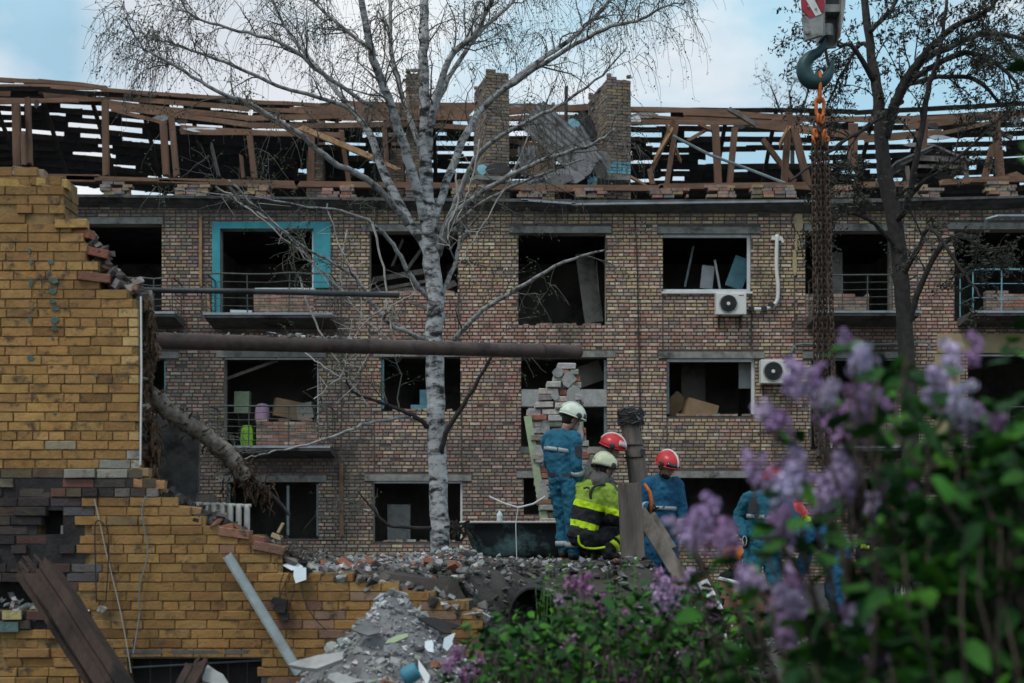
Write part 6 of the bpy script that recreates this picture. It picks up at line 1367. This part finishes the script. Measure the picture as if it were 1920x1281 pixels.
# 6 bending worker
p6, J6 = person('worker in blue bending low under a red helmet beside the hanging chains', dict(head=(1493, 975, -.05), neck=(1510, 984, 0), shc=(1520, 990, 0), chest=(1536, 1002, 0), waist=(1560, 1024, 0), pelvis=(1574, 1042, 0), shR=(1518, 996, .18), shL=(1516, 994, -.18), elR=(1510, 1040, .2), wrR=(1495, 1075, .1), elL=(1512, 1042, -.2), wrL=(1500, 1080, -.12),
    hipR=(1576, 1050, .1), hipL=(1576, 1050, -.1), knR=(1560, 1105, .1), knL=(1564, 1105, -.12), ankR=(1580, 1160, .1), ankL=(1584, 1160, -.12)), (-.95, -.2), (-.70, -.25, -.66), 'blue_overall_dark', 'blue_overall_dark', 'helmet_red', 16.4, band=dict(mat='silver_tape', chest=((.35, .05),), arm=()), hood='lime_tape')
# 7 orange helmet low in the pit
p7, J7 = person('worker with a bright orange helmet crouching low in the pit', dict(head=(1376, 1050, 0), neck=(1382, 1070, .02), shc=(1386, 1080, .03), chest=(1390, 1100, .05), waist=(1392, 1128, .08), pelvis=(1394, 1142, .1), shR=(1362, 1084, 0), shL=(1410, 1084, .06), elR=(1352, 1112, -.12), wrR=(1366, 1130, -.3), elL=(1420, 1114, -.1), wrL=(1402, 1132, -.28),
    hipR=(1382, 1148, .06), hipL=(1406, 1148, .12), knR=(1366, 1130, -.22), knL=(1408, 1132, -.2), ankR=(1368, 1165, -.1), ankL=(1410, 1165, -.06)), (-.3, -.95), (-.50, -.75, -.35), 'black_cloth', 'black_cloth', 'helmet_orange', 17.3)
# 8 worker in dark jacket at the right
p8, J8 = person('worker in a dark jacket and red helmet, back turned, behind the lilac leaves', dict(head=(1664, 962, .05), neck=(1656, 985, .02), shc=(1652, 996, 0), chest=(1646, 1022, -.02), waist=(1642, 1062, -.02), pelvis=(1644, 1084, 0), shR=(1680, 1002, -.06), shL=(1625, 1000, .06), elR=(1690, 1045, .05), wrR=(1698, 1075, .2), elL=(1614, 1045, .12), wrL=(1640, 1075, .3),
    hipR=(1658, 1092, -.04), hipL=(1630, 1092, .04), knR=(1664, 1145, .06), knL=(1628, 1145, .1), ankR=(1662, 1200, -.02), ankL=(1630, 1200, .04)), (.3, .95), (.55, .72, -.40), 'black_cloth', 'black_cloth', 'helmet_red', 17.0, band=dict(mat='lime_tape', chest=((.75, .05),), arm=()), stripe='crane_white')
# ================================================================ trees
TR = random.Random(21)
def vrand(s=1.0): return Vector((TR.gauss(0, s), TR.gauss(0, s), TR.gauss(0, s)))
def path3(pts, Y0):                     # (px, py, radius px, depth offset)
    q = spline([(a, b, r, d) for a, b, r, d in pts], 5)
    return [P(a, b, Y0 + d) + vrand(.008) for a, b, r, d in q], [max(.004, S(r, Y0 + d)) for a, b, r, d in q]
def grow(mb, lf, p, d, L_, r, lvl, droop, leafp, leafs, bend=.18):
    n = 7 if lvl < 2 else 6; pts = [p]; rs = [r]; dirv = d.normalized(); st = L_ / n; twl = []
    for i in range(n):
        dirv = (dirv + vrand(bend) + Vector((0, 0, -droop * (i / n) ** 1.2 * .55))).normalized(); p = p + dirv * st; pts.append(p); rs.append(max(.0022, r * (1 - .8 * (i + 1) / n)))
        twl.append((p, dirv.copy(), rs[-1]))
    mb.tube(pts, rs, 5 if lvl == 0 else 3, cap=False)
    if lvl > 0 and leafp > 0:
        for q, dd, _ in twl:
            if TR.random() < leafp:
                for _k in range(TR.choice((1, 2, 3))):
                    c = q + vrand(.03); a = vrand(1).normalized(); b = a.orthogonal().normalized(); s_ = leafs * TR.uniform(.6, 1.3)
                    lf.add([c - a * s_, c + b * s_ * .55, c + a * s_, c - b * s_ * .55], [(0, 1, 2, 3)])
    return twl
def crown(mb, lf, path, rs, t0, n_sub, Ls, droop, leafp, leafs, n_tw=5, tw_len=.6, up=.35, hang=None):
    N = len(path)
    for k in range(n_sub):
        t = t0 + (1 - t0) * TR.random() ** .8; i = min(N - 2, int(t * (N - 1))); p = path[i].lerp(path[i + 1], TR.random()); d = (path[i + 1] - path[i]).normalized()
        s_ = vrand(1); s_ = (s_ - d * s_.dot(d)).normalized(); dirv = d * .75 + s_ * .75 + Vector((0, 0, up))
        L_ = Ls * TR.uniform(.5, 1.2) * (1 - .35 * t); r = min(rs[i] * .55, .018) * TR.uniform(.6, 1)
        tw = grow(mb, lf, p, dirv, L_, max(.006, r), 0, droop * .5, 0, leafs)
        for q, dd, rr in tw[1:]:
            for _k in range(n_tw):
                if TR.random() < .55:
                    sd_ = vrand(1); dv = dd * .6 + (sd_ - dd * sd_.dot(dd)).normalized() * .7
                    if hang and q.z > hang and TR.random() < .6: dv = dv * .5 + Vector((0, 0, -.55)); L2 = tw_len * TR.uniform(.7, 1.7); dr = 1.1
                    else: L2 = tw_len * TR.uniform(.4, 1.0); dr = droop
                    grow(mb, lf, q, dv, L2, .0050, 1, dr, leafp, leafs, .16)
def make_tree(name, label, base, trunk, limbs, Y0, mats, crown_args, t0=.25):
    root = thing(name, label, 'tree', base); pts, rs = path3(trunk, Y0); n = len(pts); mb = MB()
    # slightly lumpy trunk
    mb.tube(pts, [r * (1 + .07 * nse(i * .7, 3)) for i, r in enumerate(rs)], 16); mb.build('trunk', mt(mats[0]), root, smooth=True)
    tw = MB(); lf = MB()
    crown(tw, lf, pts[int(n * .55):], rs[int(n * .55):], .2, **{**crown_args, 'n_sub': crown_args['n_sub'] // 2})
    for lb in limbs:
        p_, r_ = path3(lb[0], Y0); q = MB(); q.tube(p_, r_, 8); q.build('limb', mt(lb[2] if len(lb) > 2 else mats[1]), root, smooth=True)
        ca = dict(crown_args); ca['n_sub'] = int(ca['n_sub'] * lb[1])
        if ca['n_sub']: crown(tw, lf, p_, r_, t0, **ca)
    o = tw.build('twigs', mt(mats[2]), root, fix=False); o['kind'] = 'stuff'
    if lf.f: o = lf.build('crown', mt(mats[3]), root, fix=False); o['kind'] = 'stuff'
    return root
BYD = 22.0
birch = make_tree('birch_tree', 'tall white barked birch with bare drooping twigs in front of the apartment block', P(825, 1050, BYD),
 [(826, 1075, 20, 0), (825, 1000, 18, 0), (821, 900, 17.5, 0), (818, 780, 17.5, 0), (815, 650, 17, 0), (816, 560, 16, 0), (808, 480, 16, 0), (803, 400, 14, 0), (799, 330, 12, 0), (797, 260, 11, 0), (796, 180, 10, 0), (794, 100, 9, 0), (796, 0, 8, .1), (799, -110, 5, .2)],
 [([(800, 425, 9, 0), (780, 350, 9, -.2), (753, 257, 8.5, -.4), (727, 183, 8, -.6), (700, 110, 7.5, -.8), (684, 40, 6.5, -1), (670, -60, 5, -1.2)], 1.0, 'birch_bark'),
  ([(806, 480, 8.5, 0), (763, 407, 8.5, .2), (723, 333, 8, .4), (697, 260, 7, .6), (673, 223, 6, .8), (632, 172, 5, 1), (590, 120, 4, 1.2), (540, 60, 3, 1.4), (500, -20, 2, 1.5)], 1.0, 'birch_bark'),
  ([(765, 420, 6, 0), (700, 345, 6, -.5), (620, 300, 5.5, -1), (560, 250, 5, -1.4), (474, 198, 4.2, -1.8), (404, 169, 3.6, -2.2), (331, 125, 3, -2.4), (270, 92, 2.2, -2.6), (240, 40, 1.5, -2.8)], .9),
  ([(690, 250, 4.5, .7), (649, 201, 4, .8), (521, 160, 3.6, .6), (422, 117, 3, .4), (340, 87, 2.2, .2), (300, 76, 1.4, 0)], 1.0),
  ([(700, 200, 4, -.5), (623, 152, 4, -.6), (535, 85, 3.4, -.9), (448, 58, 2.8, -1.1), (363, 32, 2, -1.3), (335, -10, 1.2, -1.5)], 1.1),
  ([(690, 90, 4, -.8), (640, 50, 3, -.6), (560, -20, 2, -.5)], 1.0), ([(797, 300, 6, 0), (760, 200, 5, .5), (735, 100, 4, .9), (730, -30, 3, 1.2)], .9),
  ([(803, 300, 7, 0), (808, 230, 7, -.2), (843, 112, 6, -.5), (891, 60, 5, -.8), (926, -10, 4, -1), (940, -60, 3, -1)], 1.1, 'birch_bark'), ([(812, 215, 5, -.2), (850, 130, 4.5, .2), (905, 55, 4, .5), (960, 5, 3, .8), (1000, -50, 2, 1)], 1.0),
  ([(812, 420, 7.5, 0), (845, 320, 7.5, .3), (880, 240, 7, .5), (909, 199, 6.5, .7), (991, 127, 5, 1), (1072, 72, 4.4, 1.3), (1142, 0, 3.6, 1.6), (1165, -50, 2.5, 1.7)], 1.1, 'birch_bark'),
  ([(905, 205, 5, .7), (951, 163, 5, .5), (1042, 106, 4.2, .2), (1133, 54, 3.6, -.2), (1193, 39, 2.8, -.5), (1247, 12, 2, -.8), (1285, 5, 1.2, -1)], 1.0),
  ([(818, 470, 5.5, 0), (850, 390, 5.5, -.4), (880, 320, 5, -.7), (915, 272, 4.4, -1), (997, 223, 3.6, -1.4), (1057, 193, 3, -1.6), (1130, 140, 2, -1.8), (1175, 90, 1.4, -1.9)], .7),
  ([(822, 480, 6, 0), (853, 400, 5.5, -.5), (953, 330, 4.6, -1.2), (1023, 300, 4, -1.6), (1113, 267, 3.2, -2), (1153, 243, 2.6, -2.2)], .4), ([(840, 430, 3.5, -.2), (920, 370, 3, -.8), (1020, 325, 2.4, -1.2), (1095, 298, 1.6, -1.4)], .5),
  ([(828, 660, 6, 0), (857, 633, 5.5, -.2), (907, 580, 4.6, -.5), (973, 540, 3.8, -.8), (1057, 493, 3, -1.2), (1140, 468, 1.8, -1.4)], .35, 'birch_limb'), ([(828, 850, 5, -.1), (835, 813, 5, -.2), (867, 763, 4.2, -.4), (917, 677, 3, -.7), (935, 640, 1.6, -.8)], .2, 'dark_bark'),
  ([(810, 805, 5, 0), (780, 782, 4.5, -.2), (750, 768, 4, -.3), (705, 752, 3, -.5), (660, 733, 2.4, -.8), (645, 690, 1.5, -.9)], .4, 'dark_bark'), ([(770, 780, 3, -.2), (690, 793, 3, -.5), (640, 813, 2.6, -.8), (560, 838, 2.2, -1), (500, 848, 1.6, -1.1), (455, 862, 1.2, -1.2)], .3),
  ([(808, 650, 5, 0), (787, 633, 4.5, -.2), (730, 607, 4.2, -.4), (700, 573, 3.6, -.6), (665, 520, 3, -.8), (600, 480, 2.6, -1), (540, 440, 2.2, -1.3), (430, 340, 2.2, -1.8)], .5), ([(815, 992, 4, 0), (770, 990, 3.4, -.3), (725, 982, 3, -.5), (700, 955, 2.2, -.6), (670, 920, 1.4, -.7)], .2, 'dark_bark'),
  ([(805, 560, 5, 0), (770, 520, 4.5, -.2), (745, 470, 4, -.4), (700, 420, 3.2, -.7), (640, 395, 2.4, -1), (560, 385, 2, -1.2), (480, 370, 1.6, -1.4), (330, 357, 1, -1.7)], .5), ([(825, 560, 5, 0), (850, 500, 4, .2), (870, 440, 3, .4), (905, 395, 2, .6)], .6)],
 BYD, ['birch_bark', 'birch_limb', 'birch_twig', 'bud_leaf'], dict(n_sub=19, Ls=1.25, droop=.35, leafp=.36, leafs=.020, n_tw=3, tw_len=.6, hang=7.2))
# pale broken twigs caught in the lower crown, each its own stick
for i, (pts, r_) in enumerate((([(560, 520), (600, 620), (640, 690), (690, 760)], 2.2), ([(650, 430), (640, 500), (650, 560), (735, 640)], 2.2), ([(700, 420), (720, 520), (730, 600), (742, 640)], 2.4), ([(480, 395), (540, 440), (590, 500), (660, 560)], 2.4), ([(405, 350), (470, 395), (560, 470), (640, 540)], 2.0), ([(610, 380), (640, 470), (668, 520)], 1.6), ([(660, 640), (700, 590), (760, 560), (780, 545)], 1.8), ([(900, 260), (880, 350), (870, 380), (850, 420)], 2.0), ([(1000, 220), (960, 330), (905, 420), (860, 500)], 1.8), ([(845, 300), (860, 360), (840, 430), (845, 470)], 2.2), ([(560, 650), (610, 690), (660, 710), (700, 650)], 1.6), ([(590, 750), (640, 700), (650, 660), (660, 600)], 1.6))):
    m = MB(); q = spline(pts, 6); Y = 21.3 - .05 * i; m.tube([P(a, b, Y) + vrand(.012) for a, b in q], [S(r_, Y) * (1 - .5 * k / len(q)) for k in range(len(q))], 5)
    for k in range(5): 
        j = TR.randrange(2, len(q) - 1); c = P(q[j][0], q[j][1], Y); m.tube([c, c + vrand(.12), c + vrand(.28) + Vector((0, 0, .08))], [.008, .006, .002], 4)
    o = m.build('broken_branch', mt('pale_twig'), birch)
dark = make_tree('dark_tree', 'dark forked tree with arching leafy branches at the right behind the chains', P(1700, 1060, 25.0),
 [(1712, 1090, 18, 0), (1708, 850, 16, 0), (1702, 700, 15, 0), (1692, 560, 15, 0), (1682, 450, 15, 0), (1664, 350, 14.5, 0), (1655, 290, 13, 0), (1650, 230, 12, 0), (1645, 170, 10, 0), (1635, 110, 8.5, .1), (1626, 40, 7.5, .2), (1612, -60, 6, .3)],
 [([(1658, 260, 11, 0), (1680, 190, 10, -.2), (1705, 140, 9, -.4), (1740, 95, 7.5, -.6), (1790, 50, 6, -.9), (1850, 20, 5, -1.2), (1885, -20, 3, -1.4)], .9), ([(1690, 175, 8, -.3), (1730, 115, 7, 0), (1790, 85, 6, .4), (1850, 62, 5, .7), (1930, 75, 3.5, 1)], 1.2), ([(1690, 170, 6, -.2), (1740, 130, 5.5, -.6), (1810, 100, 5, -1), (1870, 120, 4, -1.3), (1910, 160, 2.5, -1.5)], 1.1),
  ([(1700, 160, 5, .2), (1760, 145, 4.5, .6), (1830, 150, 4, .9), (1880, 200, 2.5, 1.2)], 1.0), ([(1676, 420, 7, 0), (1700, 385, 6.5, -.4), (1718, 300, 6, -.8), (1740, 170, 5.5, -1), (1760, 110, 4, -1.2), (1775, 0, 3, -1.3)], .7), ([(1640, 150, 6, 0), (1600, 90, 4, -.3), (1575, 85, 3, -.4), (1550, 90, 2, -.5)], .7), ([(1636, 100, 5, .1), (1615, 80, 3.5, .3), (1590, 115, 3, .4), (1550, 200, 2, .6)], .7), ([(1630, 60, 5, 0), (1670, 20, 4, .2), (1690, -20, 3, .3)], .8),
  ([(1690, 190, 5, 0), (1620, 240, 4, -.5), (1560, 280, 3, -.8), (1480, 340, 2, -1)], .5), ([(1700, 620, 7, 0), (1725, 540, 6, -.3), (1760, 470, 5, -.6), (1800, 440, 4, -.8), (1850, 470, 2, -1)], .5), ([(1690, 520, 6, 0), (1720, 470, 5, -.5), (1745, 430, 4, -.8), (1800, 500, 3, -1), (1840, 560, 2, -1.2)], .6), ([(1685, 470, 5, 0), (1640, 420, 4, -.4), (1590, 400, 3, -.8), (1540, 430, 2, -1)], .6), ([(1676, 420, 5, 0), (1720, 350, 4, -.6), (1790, 300, 3, -1), (1900, 200, 2, -1.3)], .5)],
 25.0, ['dark_bark', 'dark_bark', 'dark_bark', 'dark_leaf'], dict(n_sub=14, Ls=1.2, droop=.25, leafp=.8, leafs=.040, n_tw=3, tw_len=.5, up=.2))
# bare sapling rising behind the ridge
make_tree('bare_sapling', 'small bare tree showing above the ridge to the left of the chains', P(1485, 330, 47), [(1488, 420, 5, 0), (1486, 300, 4, 0), (1484, 220, 3, 0), (1480, 170, 1.5, 0)], [([(1485, 260, 3, 0), (1460, 200, 2, 0), (1445, 160, 1, 0)], .8), ([(1485, 250, 3, 0), (1510, 190, 2, 0), (1520, 150, 1, 0)], .8)], 47.0, ['dark_bark', 'dark_bark', 'dark_bark', 'dark_leaf'], dict(n_sub=9, Ls=1.2, droop=.0, leafp=.3, leafs=.04, n_tw=2, tw_len=.6, up=.5))
# ================================================================ lilac bushes
def leaf_mesh(name, mat, L_=1.0):
    m = MB(); h = [(0, 0), (.30, .18), (.42, .42), (.34, .68), (.14, .92), (0, 1.05)]
    cl = [Vector((0, y, -.10 * math.sin(y * 2.6))) for _, y in h]
    vs = []; 
    for (w_, y), c in zip(h, cl): vs += [c, c + Vector((-w_, 0, .16 * w_ + .02)), c + Vector((w_, 0, .16 * w_ + .02))]
    fs = []
    for i in range(len(h) - 1):
        a = i * 3; b = a + 3
        if i == 0: fs += [(a, b, b + 1), (a, b + 2, b)]
        elif i == len(h) - 2: fs += [(a, b, a + 1), (a, a + 2, b)]
        else: fs += [(a, b, b + 1, a + 1), (a, a + 2, b + 2, b)]
    return vs, fs
LV, LF = leaf_mesh('leaf', None)
LVS = [[Vector((v.x * wx + bx * v.y * v.y, v.y, v.z * fz_ - cz * v.y * v.y)) for v in LV] for wx, bx, fz_, cz in ((1, 0, 1, 0), (.8, .12, 2.6, .25), (1.1, -.15, -1.2, .4), (.7, .05, 4.0, -.1), (.95, -.08, 1.8, .55))]
leaf_mes = []
for v_l in LVS: q = MB(); q.add(v_l, LF); leaf_mes.append(q.mesh('leaf', mt('lilac_leaf'), smooth=True))
def leaf_rot(d, tw): 
    z = Vector((0, 0, 1)); d = d.normalized(); r = d.cross(z); r = r.normalized() if r.length > 1e-3 else Vector((1, 0, 0)); u = r.cross(d)
    M = Matrix((r, d, u)).transposed(); return Matrix.Rotation(tw, 3, d) @ M
LC = [(.024, .092, .016), (.017, .066, .015), (.036, .135, .018), (.013, .050, .014), (.055, .185, .016)]
LR = random.Random(5)
def floret_cluster(h, w_):
    m = MB(); blobs = [(Vector((0, 0, h * .15)), w_)] + [(Vector((LR.gauss(0, w_ * .5), LR.gauss(0, w_ * .5), h * LR.uniform(.1, .9))), w_ * LR.uniform(.35, .75)) for _ in range(5)] + [(Vector((0, 0, h * .75)), w_ * .5)]
    for bc, br in blobs:
        for i in range(int(30 * (br / w_) + 8)):
            nd = Vector((LR.gauss(0, 1), LR.gauss(0, 1), LR.gauss(.2, 1))).normalized(); c = bc + nd * br * LR.uniform(.6, 1.05)
            nd = (nd + Vector((LR.gauss(0, .4), LR.gauss(0, .4), LR.gauss(0, .4)))).normalized(); u = nd.orthogonal().normalized(); v = nd.cross(u); s_ = LR.uniform(.008, .0115)
            for p in range(4):
                an = p * 1.5708 + i; e = u * math.cos(an) + v * math.sin(an); g_ = u * -math.sin(an) + v * math.cos(an)
                m.add([c, c + e * s_ * .6 + g_ * s_ * .42 + nd * .002, c + e * s_ * 1.15 + nd * .001, c + e * s_ * .6 - g_ * s_ * .42 + nd * .002], [(0, 1, 2, 3)])
    return m.mesh('flower_cluster', mt('lilac_flower'))
FC = [floret_cluster(.12, .042), floret_cluster(.10, .045), floret_cluster(.14, .045), floret_cluster(.13, .036)]
def bush(name, label, flowers, mass, Y0, dY, base_px, nl_single, leaf_size, nstem, flower_s, fl_cols, leaf_dens, dark=1.0):
    bp = P(*base_px); root = thing(name, label, 'bush', (bp.x, bp.y, 0)); stems = MB(); rest = MB(); leaves = []
    def lf_at(p, d, s_): leaves.append((p, d, s_))
    for (px, py, sc_, tl, *short) in flowers:
        Y = Y0 + LR.uniform(-dY, dY); tip = P(px, py + 45 * sc_ * flower_s * 762 / 762, Y) ; b0 = Vector((bp.x + LR.uniform(-.25, .25), bp.y + LR.uniform(-.2, .3), .2)); mid = tip.lerp(b0, .45) + Vector((LR.uniform(-.06, .06), LR.uniform(-.06, .06), .05))
        pts = [Vector(q) for q in spline([tuple(b0), tuple(mid), tuple(tip - Vector((0, 0, .12))), tuple(tip)], 6)]; n = len(pts)
        if short: pts = pts[-5:]; n = 5
        stems.tube(pts, [(.008 if not short else .003) - (.006 if not short else .001) * i / n for i in range(n)], 5)
        o = addobj('flower_cluster', FC[LR.randrange(4)], root, tip - Vector((0, 0, .02))); o.scale = (sc_ * flower_s,) * 3; o.rotation_euler = (LR.uniform(-.35, .35), tl + LR.uniform(-.2, .2), LR.uniform(0, 6.28)); c = LR.choice(fl_cols); o.color = (*jit(c, .12), 1)
        for i in range(n // 3, n - 1):
            if LR.random() < leaf_dens:
                for sgn in (-1, 1):
                    an = LR.uniform(0, 6.28); d = Vector((math.cos(an), math.sin(an), LR.uniform(-.5, .5))); lf_at(pts[i], d, leaf_size * LR.uniform(.6, 1.15))
    for (x0, x1, y0, y1, cnt, slant) in mass:
        for i in range(cnt):
            px = LR.uniform(x0, x1); py = LR.uniform(y0, y1)
            if slant and (py - y0) / (y1 - y0) < slant * (1 - (px - x0) / (x1 - x0)) * LR.uniform(.5, 1.3): continue
            p = P(px, py, Y0 + LR.uniform(-dY * 1.6, dY * 2.2)); an = LR.uniform(0, 6.28); lf_at(p, Vector((math.cos(an), math.sin(an), LR.uniform(-.8, .4))), leaf_size * LR.uniform(.55, 1.2))
            if LR.random() < .12: stems.tube([p, p + Vector((LR.gauss(0, .03), LR.gauss(0, .03), -.16)), p + Vector((LR.gauss(0, .06), LR.gauss(0, .05), -.38))], [.003, .004, .005], 4)
    leaves.sort(key=lambda q: -q[2] / q[0].y)
    for i, (p, d, s_) in enumerate(leaves):
        M = leaf_rot(d, LR.uniform(-.6, .6)); c = jit(LR.choice(LC), .2); c = tuple(x * dark for x in c)
        if i < nl_single:
            o = addobj('leaf', leaf_mes[i % 5], root, p); o.rotation_euler = M.to_euler(); o.scale = (s_,) * 3; o.color = (*c, 1)
        else:
            rest.col = c; rest.add([p + M @ (v * s_) for v in LVS[i % 5]], LF)
    o = stems.build('stems', mt('lilac_stem'), root, smooth=True); o['kind'] = 'stuff'
    if rest.f: o = rest.build('foliage', mt('lilac_leaf_rest'), root, smooth=True, fix=False); o['kind'] = 'stuff'
    print('bush', name, len(leaves))
    return root
LIL = [(.40, .29, .48), (.44, .35, .52), (.33, .20, .37), (.36, .24, .42), (.48, .41, .57)]
PNK = [(.34, .17, .32), (.38, .22, .36), (.42, .28, .42), (.28, .13, .24)]
FL = [(1486, 690, 1.0, .1), (1462, 765, 1.0, -.3), (1545, 715, .9, .1), (1560, 762, 1.1, .3), (1612, 650, .9, 0), (1640, 672, .7, .4), (1602, 735, 1.1, -.1), (1632, 745, .9, .2), (1620, 790, .8, 0), (1790, 655, .9, .1), (1778, 715, 1.1, -.2), (1815, 740, 1.0, .5), (1845, 765, .8, .8), (1800, 770, .8, .2), (1430, 862, .9, -.3), (1470, 890, 1.1, .3), (1505, 880, 1.0, .0), (1540, 905, 1.1, .1), (1580, 868, 1.0, .3), (1570, 905, .8, .1), (1310, 960, .9, -.2), (1330, 985, 1.0, .4), (1368, 985, 1.0, .3), (1290, 985, .8, -.3), (1450, 955, .9, -.2), (1480, 985, .9, .1), (1425, 1070, .8, -.5), (1460, 1085, 1.2, .5), (1485, 1075, .8, .3), (1610, 1135, 1.0, -.1), (1640, 1165, 1.2, .2), (1600, 1185, .9, -.3), (1650, 1215, .8, .2), (1740, 1095, 1.1, 0), (1720, 890, .8, 0), (1655, 905, .8, .1), (1700, 1020, .7, .2), (1480, 1165, .9, .3), (1860, 1255, 1, 0)]
FL = FL + [(a + LR.uniform(-30, 30), b + LR.uniform(-28, 34), c * LR.uniform(.6, .95), d + LR.uniform(-.4, .4), 1) for a, b, c, d in FL if a < 1690 or b < 800]
bush('lilac_bush', 'large blurred lilac bush with purple blossoms in the right foreground', FL, [(1690, 2050, 720, 1330, 1500, .5), (1780, 2050, 670, 1330, 1300, .3), (1500, 1760, 1120, 1330, 360, .2), (1640, 1770, 690, 960, 110, 0), (1610, 1720, 960, 1140, 46, 0), (1560, 1720, 640, 820, 20, 0), (1330, 1560, 1160, 1330, 80, .3), (1340, 1420, 1040, 1090, 8, 0), (1500, 1590, 970, 1080, 22, 0), (1880, 1990, 560, 700, 14, 0), (1885, 1990, 70, 130, 9, 0), (1895, 1980, 255, 300, 5, 0)], 3.6, .35, (1780, 985, 3.7), 300, .070, 0, .76, LIL, .15, .85)
lil = bpy.data.objects['lilac_bush']
for pts in ([(1905, 980), (1990, 700), (2010, 420), (1985, 270), (1950, 150), (1925, 85)], [(2000, 330), (1960, 290), (1915, 278)], [(1975, 220), (1950, 120), (1900, 105)]):
    m = MB(); q = spline(pts, 5); m.tube([P(a, b, 3.7) for a, b in q], [.007 - .005 * i / len(q) for i in range(len(q))], 5); m.build('branch', mt('lilac_stem'), lil, smooth=True)
FL2 = [(640 + 215, 1195, 1.0, 0), (842, 1215, .9, .2), (868, 1240, .9, 0), (895, 1225, 1, .1), (1072, 1065, .9, 0), (1095, 1070, 1, .05), (1128, 1098, 1.1, 0), (1048, 1100, .7, 0), (1060, 1180, 1, 0), (1005, 1180, .8, 0), (1020, 1165, .9, .1), (1140, 1230, 1.3, .1), (1065, 1210, .8, 0), (1235, 1085, 1.2, .1), (1255, 1060, 1.1, -.1), (1225, 1130, 1.2, 0), (1270, 1100, 1.2, .2), (1290, 1205, 1.2, 0), (1265, 1240, 1.0, 0), (1170, 1140, 1, 0), (1290, 1065, 1, 0), (1240, 1050, .8, 0), (1330, 1120, .9, .1), (960, 1215, .8, 0), (1180, 1260, 1, 0), (1320, 1175, .9, 0)]
bush('low_lilac_bush', 'lower lilac thicket with small leaves and pinkish flower spikes in front of the mound', FL2, [(880, 1420, 1140, 1340, 1500, .12), (950, 1400, 1085, 1330, 1200, .25), (830, 980, 1225, 1330, 60, .2), (1180, 1340, 1060, 1200, 70, .2)], 7.0, .55, (1150, 985, 7.2), 300, .055, 0, .95, PNK, .36, .88)
# thin upright green shoots in front of the crouching man
mb = MB(); LR2 = random.Random(3)
for i in range(70):
    px = LR2.uniform(1000, 1190) if i < 40 else LR2.uniform(1300, 1420); Y = LR2.uniform(8.0, 9.5); p = P(px, LR2.uniform(1130, 1180), Y); t = P(px + LR2.uniform(-10, 10), LR2.uniform(1030, 1110) if i < 40 else LR2.uniform(1180, 1250), Y)
    mb.col = jit((.07, .16, .04), .2); mb.tube([p - Vector((0, 0, .9)), p, t], [.004, .004, .002], 3, cap=False)
    for k in range(3):
        c = p.lerp(t, LR2.uniform(.3, 1)); M = leaf_rot(Vector((LR2.gauss(0, 1), LR2.gauss(0, 1), .3)), LR2.uniform(-.5, .5)); s_ = LR2.uniform(.025, .045); mb.col = jit(LR2.choice(LC), .2); mb.add([c + M @ (v * s_) for v in LV], LF)
tag(mb.build('weeds', mt('lilac_leaf_rest'), None, fix=False), 'thin green weeds shooting up in front of the mound', 'weeds', kind='stuff')
